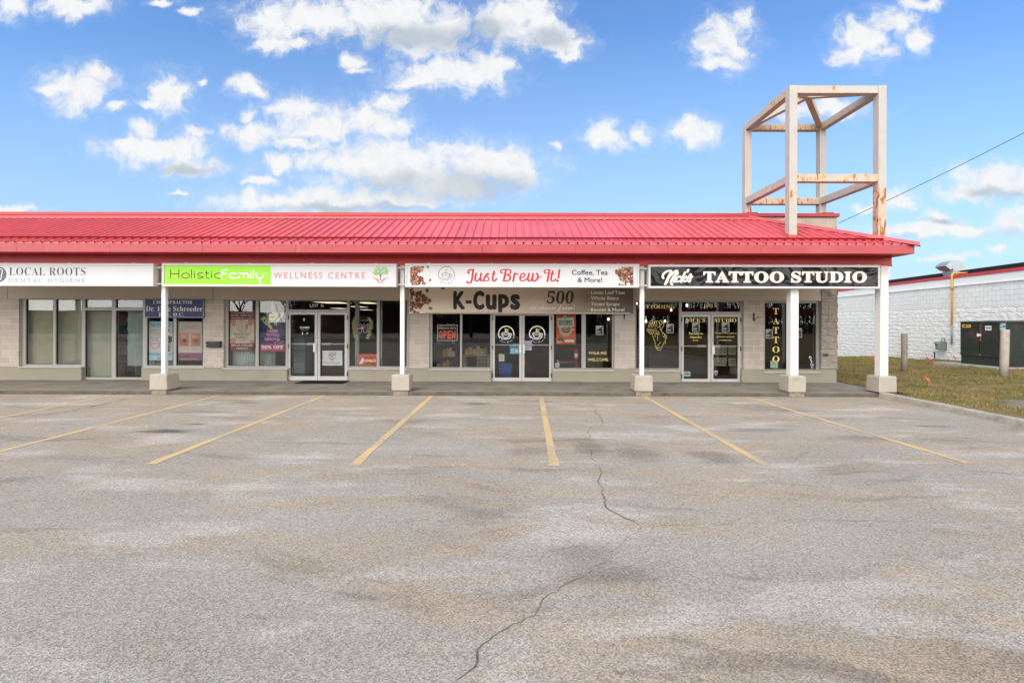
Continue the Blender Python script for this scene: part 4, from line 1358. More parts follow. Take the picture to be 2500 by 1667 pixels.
s3 = sign_box("shop_sign", "white lightbox sign with red script lettering between two heaps of coffee beans", 988.7, 1561, 644, 701.2, (992.8, 649, 1556.5, 697), M_FACEW)
b = MB()
bean_patch(b, 1001, 1037, 649.6, 696.2, YS0, YT_ - .0005, False, 95, 5.4, 5)
for (px, py, r_) in ((1049.5, 683.5, .9), (1036, 692, 1.5), (1044, 651.5, 0.2)):
    pell(b, px, py, 4, 2.9, YS0, YT_ - .004, 2, 14, 1.1 + r_)
    pell(b, px - .4, py - .4, 3.3, 2.2, YS0, YT_ - .0041, 1, 14, 1.1 + r_)
    pstroke(b, [(px - 2, py - 2.2), (px + .6, py), (px + 1.6, py + 2.4)], .7, YS0, YT_ - .0042, 3)
bean_patch(b, 1500, 1547, 651, 697, YS0, YT_ - .0005, True, 95, 5.6, 9)
b.build("bean_picture", BEANS, s3)


def cup_logo(b, cx, cy, r_, Y, y, line, star, w=1.0, txt=True, dark=None):
    """ring with a steaming cup and stars, words round the foot"""
    pring(b, cx, cy, r_ - .75 * w, r_ + .75 * w, Y, y, line, -12, 212)
    s = r_ / 20
    q = lambda L: [(cx + a * s, cy + c * s) for a, c in L]
    pstroke(b, q([(10 * math.cos(t) - 1.5, -1 + 3 * math.sin(t)) for t in [2 * math.pi * k_ / 24 for k_ in range(25)]]), w * 1.1, Y, y, line)
    pstroke(b, q(curve2([(-11.5, -1), (-10, 5), (-6, 9.5), (-1.5, 10.5), (3, 9.5), (7, 5), (8.5, -1)], 5)), w * 1.2, Y, y, line)
    pstroke(b, q(curve2([(8.3, 1), (12.5, -1), (13.5, 2.5), (10, 6), (6.4, 6.6)], 5)), w * 1.2, Y, y, line)
    pstroke(b, q(curve2([(-16, 6), (-11, 12), (-1, 14), (8, 12), (13, 7)], 5)), w * 1.1, Y, y, line)
    pstroke(b, q(curve2([(-4, -2), (0, -6), (-3, -9), (1, -13)], 5)), w * .9, Y, y, line)
    for (sx, sy, q_) in ((2.5, -9, 5.2), (-2.5, -13.5, 2.6), (6.5, -12.5, 2.0)):
        pts = [(cx + (sx + (q_ if i % 2 == 0 else q_ * .36) * math.cos(i * math.pi / 4)) * s, cy + (sy + (q_ if i % 2 == 0 else q_ * .36) * math.sin(i * math.pi / 4)) * s) for i in range(8)]
        o = len(b.v)
        cpt = P(cx + sx * s, cy + sy * s, Y)
        for i in range(8):
            a_, c_ = P(*pts[i], Y), P(*pts[(i + 1) % 8], Y)
            b.add([(cpt[0], y - .001, cpt[1]), (a_[0], y - .001, a_[1]), (c_[0], y - .001, c_[1])], [(0, 2, 1)], star)
    if txt:
        body = "Just Brew It!"
        n = len(body)
        for i, ch in enumerate(body):
            if ch == ' ':
                continue
            v, f = text_geo(script(ch) if ch.isalpha() else ch)
            a = R(232 + (352 - 232) * i / (n - 1))
            x0, z0 = P(cx + 1.06 * r_ * math.cos(a), cy - 1.06 * r_ * math.sin(a), Y)
            hs = r_ * 0.30 * Y / F
            rot = a + math.pi / 2
            ax = (min(p[0] for p in v) + max(p[0] for p in v)) / 2
            c_, s_ = math.cos(rot), math.sin(rot)
            b.add([(x0 + ((p[0] - ax) * c_ - (p[1] - .35) * s_) * hs, y, z0 + ((p[0] - ax) * s_ + (p[1] - .35) * c_) * hs) for p in v], f, line)


b = MB()
cup_logo(b, 1089.6, 670.5, 19.6, YS0, YT_ - .0008, 0, 1, 0.8)
b.build("logo", [M_GREY, M_YEL], s3)
b = MB()
def brush(b, strokes, ox, oy, sc, w, Y, y, mi=0, n=7):
    """round-ended brush strokes drawn on the photo grid"""
    for k_, st in enumerate(strokes):
        wk = w
        if isinstance(st, tuple):
            st, wk = st
        pts = curve2(st, n) if len(st) > 2 else [(st[0][0] + (st[1][0] - st[0][0]) * i / 6, st[0][1] + (st[1][1] - st[0][1]) * i / 6) for i in range(7)]
        q = [(ox + p[0] / sc, oy + p[1] / sc) for p in pts]
        N_ = len(q)
        ws = []
        for i in range(N_):
            a_, c_ = q[max(i - 1, 0)], q[min(i + 1, N_ - 1)]
            dx, dy = c_[0] - a_[0], c_[1] - a_[1]
            l = math.hypot(dx, dy) or 1
            ws.append(wk * (0.62 + 0.38 * abs(dy / l)))
        yy = y - 0.00004 * k_
        pstroke(b, q, ws, Y, yy, mi)
        for e_ in (0, -1):
            pell(b, q[e_][0], q[e_][1], ws[e_] / 2, ws[e_] / 2, Y, yy - .00002, mi, 12)


_T = YT_ - .001
JB = [[(1240, 205), (1236, 170), (1270, 140), (1340, 136)], [(1330, 138), (1316, 240), (1300, 340), (1268, 386), (1228, 380), (1214, 362)],
      [(1386, 210), (1362, 300), (1378, 345), (1420, 340), (1460, 290), (1476, 215)], [(1476, 210), (1462, 310), (1484, 346), (1520, 325), (1560, 250), (1600, 212)],
      ([(1628, 228), (1596, 210), (1566, 232), (1590, 266), (1618, 300), (1600, 342), (1556, 350), (1528, 336)], 3.4), [(1716, 172), (1690, 310), (1704, 345), (1732, 342), (1760, 312)], ([(1664, 212), (1756, 212)], 2.6),
      ([(1880, 200), (1846, 196), (1840, 160), (1880, 138), (1960, 132), (2016, 150), (2022, 194), (1990, 224), (1946, 236)], 3.6), [(1946, 236), (2004, 252), (2016, 296), (1990, 334), (1936, 348), (1892, 344)], [(1934, 146), (1914, 250), (1894, 342)],
      [(2096, 210), (2082, 290), (2070, 350)], ([(2084, 268), (2108, 224), (2140, 208), (2156, 224)], 3.6),
      ([(2200, 292), (2256, 276), (2286, 240), (2268, 208), (2230, 216), (2202, 262), (2198, 312), (2224, 346), (2272, 342), (2318, 304)], 3.8)]
J6 = [[(165, 210), (142, 300), (154, 345), (190, 340), (222, 304), (240, 215)], [(240, 215), (226, 300), (240, 345), (278, 344), (318, 304), (328, 244), (308, 210)], ([(326, 268), (358, 292), (394, 266)], 2.6),
      ([(500, 200), (458, 204), (448, 166), (482, 142), (545, 140)], 3.4), [(545, 146), (524, 250), (504, 352)], [(602, 172), (574, 306), (590, 347), (628, 344), (660, 316)], ([(556, 218), (656, 218)], 2.6),
      [(728, 146), (708, 290)], ([(694, 344), (693, 346)], 5.6)]
brush(b, JB, 980, 640, 7.587, 4.7, YS0, _T, 0)
brush(b, J6, 1270, 640, 7.587, 4.7, YS0, _T, 0)
b.build("lettering", M_REDV, s3)
b = MB()
ptext(b, "Coffee, Tea", 1395.9, 1484.2, 658.6, 673.2, YS0, 0, -0.016, bold=0.004)
b.build("lettering", M_GREY, s3)
b = MB()
ptext(b, "& More!", 1410, 1470.3, 677.4, 689.4, YS0, 0, -0.016, bold=0.004)
b.build("lettering", M_GREY, s3)
# 4: tattoo
M_BLACKF = new_mat("wavy black acrylic face")
_m, _t, _b = M_BLACKF
_g = N(_t, 'ShaderNodeNewGeometry')
_n = N(_t, 'ShaderNodeTexNoise', {'Vector': _g.outputs['Position'], 'Scale': 1.6, 'Detail': 2.0, 'Distortion': 0.6})
_bm = N(_t, 'ShaderNodeBump', {'Height': _n.outputs[0], 'Strength': 0.9, 'Distance': 0.14})
_t.links.new(_bm.outputs[0], _b.inputs['Normal'])
_b.inputs['Base Color'].default_value = (*srgb(30, 31, 36), 1)
_b.inputs['Roughness'].default_value = 0.10
_b.inputs['Specular IOR Level'].default_value = 0.28
M_BLACKF = _m
M_HALO = plain("tan letter halo", srgb(196, 160, 120), 0.5)
s4 = sign_box("shop_sign", "glossy black lightbox sign with white serif lettering, last in the row", 1583.6, 2148.6, 646.8, 704, (1588.2, 651.8, 2144.2, 699.2), M_BLACKF)
b = MB()
for wd_, x0_, x1_ in (("TATTOO", 1717.8, 1914.6), ("STUDIO", 1932.6, 2117.2)):
    b = MB()
    for (mi, gr, of, yo) in ((1, 0.006, 0.016, 0.0), (0, 0.0, 0.004, -0.0012)):
        ptext(b, serif(wd_), x0_, x1_, 662.6, 690, YS0, mi, grow=gr, yoff=-0.0155 - yo, bold=of, spacing=1.04)
    b.build("lettering", [M_WV, M_HALO], s4)
b = MB()
NK = [[(345, 790), (312, 680), (370, 550), (520, 430), (700, 368), (800, 390), (770, 500), (610, 800), (470, 1130)], [(560, 1020), (650, 780), (850, 560), (1000, 420), (1120, 360), (1140, 430), (1000, 640), (850, 870), (790, 1050), (850, 1160)],
      ([(1060, 720), (960, 960), (985, 1020), (1080, 940)], 4.0), ([(1190, 500), (1130, 600)], 4.2), ([(1340, 770), (1310, 690), (1220, 720), (1120, 830), (1094, 960), (1180, 1010), (1340, 920)], 3.4),
      ([(1600, 470), (1480, 720), (1385, 1010)], 4.2), ([(1430, 880), (1560, 760), (1660, 690), (1690, 740), (1590, 810), (1500, 850), (1540, 970), (1600, 1000), (1720, 890)], 3.2), ([(1790, 320), (1735, 430)], 4.6),
      ([(1720, 890), (1810, 730), (1920, 570), (1945, 610), (1880, 740), (1905, 860), (1885, 970), (1830, 1015), (1780, 960)], 3.6), ([(1930, 790), (2030, 700)], 3.0)]
brush(b, [(st if not isinstance(st, tuple) else st[0], (4.6 if not isinstance(st, tuple) else st[1]) + 1.9) for st in NK], 1605, 645, 23.52, 4.6, YS0, YT_ - .0005, 1)
brush(b, NK, 1605, 645, 23.52, 4.6, YS0, YT_ - .0018, 0)
b.build("lettering", [M_WV, M_HALO], s4)


# ------------------------------------------------------------------ the second coffee banner on the wall
def gradient_mat():
    m_, t, b_ = new_mat("printed banner, beige to brown")
    geo = N(t, 'ShaderNodeNewGeometry')
    s = N(t, 'ShaderNodeSeparateXYZ', {0: geo.outputs['Position']})
    xa_, xb_ = XX(1000, 14.02), XX(1545, 14.02)
    n_ = N(t, 'ShaderNodeTexNoise', {'Vector': geo.outputs['Position'], 'Scale': 1.4, 'Detail': 3.0})
    f = math_(t, 'ADD', math_(t, 'DIVIDE', math_(t, 'SUBTRACT', s.outputs[0], xa_), xb_ - xa_), math_(t, 'MULTIPLY', math_(t, 'SUBTRACT', n_.outputs[0], .5), .15))
    cr = N(t, 'ShaderNodeValToRGB', {0: f})
    cr.color_ramp.elements[0].position = 0.0
    cr.color_ramp.elements[0].color = (*srgb(236, 220, 199), 1)
    cr.color_ramp.elements[1].position = 1.0
    cr.color_ramp.elements[1].color = (*srgb(100, 88, 80), 1)
    for p_, c_ in ((0.35, srgb(228, 212, 191)), (0.62, srgb(204, 188, 168)), (0.80, srgb(142, 127, 114))):
        e = cr.color_ramp.elements.new(p_)
        e.color = (*c_, 1)
    t.links.new(cr.outputs[0], b_.inputs['Base Color'])
    b_.inputs['Roughness'].default_value = 0.45
    b_.inputs['Specular IOR Level'].default_value = 0.35
    return m_


YBN = 14.02
bx0, bx1 = XX(999, YBN), XX(1545.5, YBN)
bz0, bz1 = ZZ(766.2, YBN, 1270), ZZ(693, YBN, 1270)
bn = empty("banner_sign", ((bx0 + bx1) / 2, YBN, bz0), "long beige to brown panel sign with heavy dark lettering, mounted under the coffee lightbox", "banner")
MB().box(bx0, bx1, YBN, 14.135, bz0, bz1).build("panel", gradient_mat(), bn)
M_TRIM = paint("pale lower trim", srgb(196, 184, 166), 0.5, 0.3)
MB().box(XX(1037, YBN), XX(1540, YBN), YBN - .004, YBN - .0003, bz0 + .005, bz0 + .045).build("lower_trim", M_TRIM, bn)
b = MB()
bean_patch(b, 1000, 1052, 702, 765, YBN, YBN - .0005, False, 78, 5.4, 14, True, 0.8)
for (px, py, rt) in ((1051, 752.5, .2), (1049, 733, .9), (1037, 731, 2.2), (1027, 746, 1.3), (1081, 703, .3), (1043, 709, 1.2), (1024, 715, .6)):
    pell(b, px, py, 5.2, 3.6, YBN, YBN - .004, 3, 14, rt)
    pell(b, px - .3, py - .3, 4.5, 2.9, YBN, YBN - .0041, 0 if rt > .5 else 1, 14, rt)
    pstroke(b, [(px - 4.2 * math.cos(rt), py - 4.2 * math.sin(rt)), (px + .5, py + .3), (px + 4.2 * math.cos(rt), py + 4.2 * math.sin(rt))], .8, YBN, YBN - .0042, 3)
b.build("bean_picture", BEANS, bn)
M_CHAR = plain("charcoal vinyl", srgb(52, 48, 46), 0.5)
M_BEIGEV = plain("faded beige vinyl", srgb(228, 214, 196), 0.5)
M_LISTV = plain("off-white vinyl", srgb(240, 230, 216), 0.5)
b = MB()
kx = 0.012
ptext(b, "K", 1106.5, 1135.5, 710.5, 755.4, YBN, 0, yoff=.0008, bold=0.030)
b.box(XX(1136.8, YBN), XX(1151.5, YBN), YBN - .0022, YBN - .0008, ZZ(741.3, YBN), ZZ(733.5, YBN))
ptext(b, "C", 1154.8, 1182.4, 709.6, 756.6, YBN, 0, yoff=.0008, bold=0.036)
ptext(b, "u", 1186, 1212.4, 718.6, 756.6, YBN, 0, yoff=.0008, bold=0.036)
ptext(b, "p", 1216, 1243, 718, 766, YBN, 0, yoff=.0008, bold=0.036)
ptext(b, "s", 1245.6, 1270, 717.8, 756.6, YBN, 0, yoff=.0008, bold=0.036)
b.build("lettering", M_CHAR, bn)
b = MB()
ptext(b, serif_it("500"), 1335, 1400.5, 710.2, 741, YBN, 0, yoff=.0008, shear=0.1)
b.build("lettering", M_CHAR, bn)
b = MB()
ptext(b, script("Over"), 1297, 1328, 724.2, 739.8, YBN, 0, yoff=.0008)
b.build("lettering", M_BEIGEV, bn)
b = MB()
ptext(b, script("to choose from!"), 1295.5, 1403, 742.5, 760.5, YBN, 0, yoff=.0008)
b.build("lettering", M_LISTV, bn)
for (s_, x1_, t_, bo) in (("Loose Leaf Teas", 1525.7, 709.6, 718.2), ("Whole Beans", 1510.5, 723.4, 732.2), ("Torani Syrups", 1512.3, 738.0, 748.4), ("Biscotti & More!", 1524.5, 752, 760)):
    b = MB()
    ptext(b, s_, 1442.7, x1_, t_, bo, YBN, 0, yoff=.0008, bold=0.003)
    pell(b, 1437.6, (t_ + (bo if s_[0] != 'T' else 746.4)) / 2 + 1, .8, .8, YBN, YBN - .0022, 0, 8)
    b.build("lettering", M_LISTV, bn)
# bent iron sign arm left under the banner
t_ = empty("iron_bracket", (XX(1524, 14.1), YW, 2.0), "short dark iron arm stub under the right end of the brown panel sign", "bracket")
x, z = P(1524, 766, 14.08)
MB().tube([(x, 14.075, z - .002), (x, 14.075, z - .17)], 0.014, 8).tube([(x, 14.075, z - .03), (x + .03, 14.09, z - .06), (x + .015, 14.145, z - .12)], 0.008, 6).build("stem", M_DARK, t_)

# chiropractor board on the glass
YCH = 14.10
x0, x1, z0, z1 = XX(352.6, YCH), XX(497.3, YCH), ZZ(775.8, YCH, 425), ZZ(729.2, YCH, 425)
ch = empty("board_sign", ((x0 + x1) / 2, YCH, z0), "navy blue board with white serif lettering, partly behind the first white post", "sign board")
M_NAVY = paint("navy sign paint", srgb(24, 32, 84), 0.4, 0.4, var=0.05)
M_SILV = plain("silver lettering", srgb(206, 206, 208), 0.45)
MB().box(x0, x1, YCH, YCH + .025, z0, z1).build("panel", M_NAVY, ch, bevel=0.003)
b = MB()
ptext(b, serif("CHIROPRACTOR"), 374.2, 470, 733.4, 741.8, YCH, 0, .0008, spacing=1.08)
b.build("lettering", M_SILV, ch)
b = MB()
ptext(b, serif("Dr. Ellie Schroeder"), 356.4, 494.2, 747.6, 759.8, YCH, 0, .0008, spacing=1.04)
b.build("lettering", M_SILV, ch)
b = MB()
ptext(b, serif("B.Sc. D.C."), 387, 449, 763.6, 771.8, YCH, 0, .0008, spacing=1.04)
b.build("lettering", M_SILV, ch)
b = MB()
for (a, c, d, e) in ((353.2, 730, 496.8, 730.8), (353.2, 774.2, 496.8, 775), (353.2, 730.8, 354, 774.2), (496, 730.8, 496.8, 774.2)):
    prect(b, a, d, c, e, YCH, YCH - .0015, YCH - .0002)
b.build("border", M_SILV, ch)
# ------------------------------------------------------------------ white steel cube frame on the roof corner, with its two posts below
tw = empty("roof_frame", (XX(2040, 12.06), 12.06, 0), "open white steel cube frame with rust stains, standing on the right end of the red roof", "steel frame")
PW = 0.20
yf0, yb0 = 12.06, 14.37
xl0 = XX(1927.3, yf0, 500)
xr0 = XX(2164.2, yf0, 500) - PW
zt1, zt0 = ZZ(208.6, yf0, 2040), ZZ(227.0, yf0, 2040)
zl1, zl0 = ZZ(424.6, yf0, 2040), ZZ(443.0, yf0, 2040)
M_RUSTP = rusty("white steel post, rusty foot", srgb(172, 167, 162), 0.45)
_t = M_RUSTP.node_tree
for n_ in _t.nodes:
    if n_.bl_idname == 'ShaderNodeMath' and n_.operation == 'ADD':
        lk = n_.outputs[0].links
        tg = [l.to_socket for l in lk]
        ge = [m for m in _t.nodes if m.bl_idname == 'ShaderNodeNewGeometry'][0]
        zz_ = N(_t, 'ShaderNodeSeparateXYZ', {0: ge.outputs['Position']}).outputs[2]
        low = mapr(_t, zz_, zl0 - 0.05, zl0 - 0.2, 0.0, 0.10)
        low2 = math_(_t, 'MULTIPLY', low, mapr(_t, zz_, 3.7, 4.0))
        ad = math_(_t, 'ADD', n_.outputs[0], low2)
        for s_ in tg:
            _t.links.new(ad, s_)
        break


def post_box(x0, y0, z0, z1, name="post", mat=M_RUSTP):
    b = MB().box(x0, x0 + PW, y0, y0 + PW, z0, z1)
    return b.build(name, mat, tw, bevel=0.006)


zroof = lambda y: ze + (y - YE) * slope
for (x0, y0, z0) in ((xl0, yf0, zroof(yf0) - .12), (xr0, yf0, zroof(yf0) - .45), (xl0, yb0, z_top), (xr0, yb0, z_top)):
    post_box(x0, y0, z0, zt1 + 0.004)
for nm, (za, zb_), mt in (("beam", (zt0, zt1), M_RUST1), ("beam", (zl0, zl1), M_RUST2)):
    i_ = .012
    for (x0, x1, y0, y1, m_) in ((xl0 + PW, xr0, yf0 + i_, yf0 + PW - i_, mt), (xl0 + PW, xr0, yb0 + i_, yb0 + PW - i_, M_RUST2),
                                 (xl0 + i_, xl0 + PW - i_, yf0 + PW, yb0, M_RUST1), (xr0 + i_, xr0 + PW - i_, yf0 + PW, yb0, M_RUST1)):
        MB().box(x0, x1, y0, y1, za, zb_).build(nm, m_, tw, bevel=0.005)
ap = Vector(((xl0 + xr0 + PW) / 2, (yf0 + yb0 + PW) / 2, zt1 + 0.34))
for (x0, y0) in ((xl0, yf0), (xr0, yf0), (xl0, yb0), (xr0, yb0)):
    c_ = Vector((x0 + PW / 2, y0 + PW / 2, (zt0 + zt1) / 2))
    d_ = (ap - c_).normalized()
    MB().bar(c_ + d_ * 0.10, ap - d_ * 0.04, 0.15, 0.16).build("rafter", M_RUST1, tw)
# boots where the posts meet the roof
for (x0, y0) in ((xl0, yf0), (xr0, yf0)):
    b = MB()
    zc = zroof(y0) - (0.0 if x0 == xl0 else max(0, (x0 + PW / 2 - hx) - (YW - y0)) * slope)
    m0, m1 = 0.05, 0.01
    v = []
    for (e, dz) in ((m0, 0.0), (m1, 0.075)):
        for (i, j) in ((0, 0), (1, 0), (1, 1), (0, 1)):
            xx, yy = x0 + (PW + e if i else -e), y0 + (PW + e if j else -e)
            v.append((xx, yy, zroof(yy) + dz if x0 == xl0 else min(zroof(yy), ze + (ex - xx) * slope) + dz + .01))
    b.add(v, [(0, 1, 5, 4), (1, 2, 6, 5), (2, 3, 7, 6), (3, 0, 4, 7)])
    b.build("boot", M_CAP, tw)
for (x0, y0) in ((xl0, yb0), (xr0, yb0)):
    MB().box(x0 - .05, x0 + PW + .05, y0 - .27, y0 + PW + .05, z_top + .0005, z_top + .035).box(x0 - .02, x0 + PW + .02, y0 - .02, y0 + PW + .02, z_top + .0355, z_top + .075).build("boot", M_CAP, tw, bevel=0.008)
for px, w in ((1938, 0.2), (2156.5, 0.2)):
    x = XX(px, 12.1, 800)
    o = MB().box(x - .1, x + .1, YC - .1, YC + .1, 0.52, zbb).build("lower_post", M_WHITE, tw, bevel=0.006)
    pedestal(x, tw, z0=0.128, s=0.455, foot=px < 2000)
    MB().box(x - .102, x + .102, YC - .102, YC + .102, 0.522, 0.535).build("rust_ring", M_RUST2, tw)

# ------------------------------------------------------------------ posters, notices and lettering on the glass
YP = 14.30
M_P = {}


def pm(r, g, b_):
    if (r, g, b_) not in M_P:
        M_P[(r, g, b_)] = plain("print %d %d %d" % (r, g, b_), srgb(r, g, b_), 0.5)
    return M_P[(r, g, b_)]


def sheet(name, label, cat, px0, py0, px1, py1, col, Y=YP, th=0.003, group=None, mat=None):
    x0, x1, z0, z1 = XX(px0, Y, (py0 + py1) / 2), XX(px1, Y, (py0 + py1) / 2), ZZ(py1, Y, (px0 + px1) / 2), ZZ(py0, Y, (px0 + px1) / 2)
    t_ = empty(name, ((x0 + x1) / 2, Y, z0), label, cat, group)
    MB().box(x0, x1, Y, Y + th, z0, z1).build("paper", mat or pm(*col), t_)
    return t_


class Art:
    """printed layers on a sheet: each call lies a hair above the last"""

    def __init__(self, parent, Y=YP, name="print"):
        self.b, self.Y, self.p, self.m, self.k, self.name = MB(), Y, parent, [], 0, name

    def mi(self, c):
        m_ = c if isinstance(c, bpy.types.Material) else pm(*c)
        if m_ not in self.m:
            self.m.append(m_)
        self.k += 1
        return self.m.index(m_)

    @property
    def y(self):
        return self.Y - 0.0006 - 0.00025 * self.k

    def rect(self, a, c, d, e, col):
        i = self.mi(col)
        pflat(self.b, [(a, e), (d, e), (d, c), (a, c)], self.Y, self.y, i)

    def ell(self, cx, cy, rx, ry, col, rot=0.0):
        i = self.mi(col)
        pell(self.b, cx, cy, rx, ry, self.Y, self.y, i, 24, rot)

    def poly(self, pts, col, smooth=False):
        i = self.mi(col)
        o = len(self.b.v)
        pflat(self.b, curve2(pts + [pts[0]], 5)[:-1] if smooth else pts, self.Y, self.y, i)

    def line(self, pts, w, col, smooth=True):
        i = self.mi(col)
        pstroke(self.b, curve2(pts, 5) if smooth and len(pts) > 2 else pts, w, self.Y, self.y, i)

    def ring(self, cx, cy, r, w, col, a0=0, a1=360):
        i = self.mi(col)
        pring(self.b, cx, cy, r - w / 2, r + w / 2, self.Y, self.y, i, a0, a1)

    def text(self, s, x0, x1, t, bo, col, **kw):
        i = self.mi(col)
        ptext(self.b, s, x0, x1, t, bo, self.Y, i, self.Y - self.y, **kw)

    def done(self):
        self.b.build(self.name, self.m, self.p)


# "say hello to" poster
t_ = sheet("poster", "pale blue and white poster behind the first white post, half hidden by it", "poster", 360.5, 784.7, 421.6, 879.6, (214, 206, 206))
a = Art(t_)
a.rect(360.6, 784.8, 421.5, 800, (164, 200, 214))
a.rect(360.6, 858.4, 421.5, 879.5, (164, 200, 214))
a.text("Say Hello To", 366.5, 417, 788.2, 797.6, (66, 84, 104))
a.text("Flawless Perfect", 364, 419, 861, 867, (70, 90, 110))
a.text("Skin", 384, 396, 870.5, 876.5, (70, 90, 110))
for i, w in enumerate((26, 14, 27, 25, 26, 22)):
    a.rect(366, 804.5 + i * 4.1, 366 + w, 805.7 + i * 4.1, (150, 140, 146))
a.ring(379, 840, 11, 1.6, (208, 140, 156))
a.ring(379, 840, 8.4, .7, (208, 140, 156))
a.text("CERTIFIED", 371.5, 386.5, 837, 840.5, (196, 120, 140))
a.poly([(405, 800.5), (409, 806), (413, 812), (415, 808), (411, 801)], (120, 112, 118))
a.poly([(404, 825), (411, 818), (420, 822), (419, 836), (407, 840)], (56, 54, 60))
a.rect(406, 840, 413.5, 858, (60, 58, 64))
a.rect(414, 838, 418.5, 858, (196, 150, 160))
a.done()
# blush poster with two skin pictures
t_ = sheet("poster", "blush pink poster with two square skin pictures and a plum foot band", "poster", 432.7, 785.2, 493, 879.7, (206, 190, 184))
a = Art(t_)
a.text("Before & After", 452, 478, 794, 798.6, (176, 146, 150))
a.text("SKIN TREATMENTS", 446, 484, 800.6, 803, (176, 150, 150))
for x0, dk in ((437.4, (96, 62, 48)), (465.8, (150, 96, 76))):
    a.rect(x0, 813.8, x0 + 24, 845.8, (190, 134, 108))
    a.ell(x0 + 12, 835, 10, 9, (178, 116, 90))
    a.ell(x0 + 13, 832, 4.6, 4, dk)
    a.ell(x0 + 10, 821, 8, 4, (206, 152, 126))
for i in range(2):
    a.text("AFTER ONE TREATMENT" if i else "RESULTS MAY DIFFER", 442, 486, 848 + i * 4, 850.2 + i * 4, (188, 160, 154))
a.rect(432.8, 861, 492.9, 879.6, (136, 84, 108))
a.text("Holistic", 435.5, 463, 866, 873, (88, 40, 70), bold=.002)
a.text("WELLNESS CENTRE", 436, 482, 875, 877.4, (206, 176, 190))
a.done()
# wellness: maroon and cream poster
t_ = sheet("poster", "cream poster with maroon top and bottom bands and a line drawn circle", "poster", 560.3, 760, 621.2, 855, (214, 196, 176))
a = Art(t_)
for (cx, cy, r_) in ((566, 785, 8), (571, 792, 5), (616, 786, 8), (611, 791, 5), (564, 832, 8), (570, 836, 5), (617, 835, 6)):
    x_ = min(max(cx, 560.4 + r_), 621 - r_)
    a.ell(x_, cy, r_, r_ * .9, (206, 146, 128))
a.rect(560.4, 760.1, 621.1, 780.3, (124, 48, 60))
a.rect(560.4, 837.6, 621.1, 854.9, (124, 48, 60))
for s_, y0 in (("LASER HAIR REMOVAL,", 762), ("BOTOX, SPIDER VEIN", 768.3), ("TREATMENTS & MORE", 774.6)):
    a.text(serif(s_), 564, 617.5, y0, y0 + 3.9, (226, 206, 200))
a.ring(591.2, 796.5, 13.6, .8, (104, 90, 82))
a.line([(585, 806), (582, 797), (585, 790), (590, 786.5), (592, 792), (590, 797), (594, 801), (590, 805.5), (585, 806)], .8, (104, 90, 82))
a.line([(598, 804), (602, 798), (604, 793)], .8, (104, 90, 82))
for k_ in range(5):
    a.ell(600 + k_ % 2 * 3, 793 + k_ * 2.4, 2.2, .9, (120, 104, 94), .5 if k_ % 2 else -.5)
a.text(serif("HOLISTIC"), 572, 611.5, 812.9, 818.8, (58, 48, 46), spacing=1.1)
a.text(serif("FAMILY"), 576, 605.7, 820.4, 826, (58, 48, 46), spacing=1.1)
a.text("SKIN & BEAUTY", 574.5, 608, 828, 830.4, (100, 88, 82), spacing=1.3)
a.text("CENTRE", 582, 600, 832, 834.2, (100, 88, 82), spacing=1.3)
a.text(serif("BOTOX & FILLER"), 565, 617.4, 840, 845, (228, 214, 206))
a.text(serif("FRIDAYS"), 577, 605.7, 848, 853, (228, 214, 206))
a.done()
# laser poster
t_ = sheet("poster", "dark indigo poster with a lime lower face and a magenta discount band", "poster", 633, 761.8, 695, 857.8, (44, 44, 94))
a = Art(t_)
c6 = lambda L: [(620 + x / 13.06, 750 + y / 13.06) for x, y in L]
LIME = (186, 190, 112)
a.poly(c6([(385, 157), (400, 300), (480, 400), (580, 445), (680, 400), (770, 290), (800, 157)]), LIME)
a.poly(c6([(390, 200), (420, 330), (490, 400), (470, 300)]), (138, 134, 120))
a.poly(c6([(495, 310), (540, 275), (580, 290), (620, 275), (668, 310), (620, 345), (580, 358), (535, 340)]), (52, 40, 86))
a.poly(c6([(520, 195), (575, 232), (640, 195), (580, 215)]), (60, 56, 80))
a.poly(c6([(190, 390), (260, 310), (360, 290), (380, 340), (470, 390), (430, 420), (480, 500), (560, 600), (600, 700), (520, 690), (440, 600), (330, 520), (270, 430)]), LIME)
a.poly(c6([(310, 400), (360, 370), (370, 440), (330, 470)]), (44, 44, 94))
a.poly(c6([(780, 350), (860, 270), (850, 170), (950, 170), (940, 250), (870, 350), (740, 470), (660, 570), (630, 560), (660, 470)]), LIME)
a.line(c6([(720, 560), (740, 470), (770, 400)]), 1.4, LIME)
a.ell(*c6([(715, 550)])[0], 1.9, 2.4, (190, 190, 206))
for s_, x0, x1, y0, y1 in (("LASER", 653, 679.4, 804, 812), ("TATTOO", 649.5, 682.5, 814, 822), ("REMOVAL", 646.4, 685, 824, 831.8)):
    a.text(s_, x0, x1, y0, y1, (214, 150, 186), bold=.006)
for k_ in range(4):
    a.ell(672 + 6.4 * k_, 836 - (k_ % 2) * 2, 2.4, 3, (132, 132, 164), .4 * k_)
a.rect(633.1, 839.6, 694.9, 857.7, (176, 52, 100))
a.text(serif("50%"), 638.3, 663, 842.8, 851.8, (240, 232, 236), bold=.004)
a.text(serif("OFF"), 667.4, 691.5, 842.8, 851.8, (240, 232, 236), bold=.004)
a.done()
# little white card with the tree, on the wellness door
t_ = sheet("poster", "white card with a small green tree, low on the wellness door", "poster", 786.9, 855.8, 835.8, 892.4, (222, 220, 226))
b = MB()
tree_logo(b, 810.8, 868, .52, YP, YP - .001)
b.build("print", [M_BROWNV, M_LEAF, M_PINK], t_)
a = Art(t_, name="lettering")
a.text("HolisticFamily", 790.5, 830, 882.6, 888.8, (104, 92, 104))
a.done()
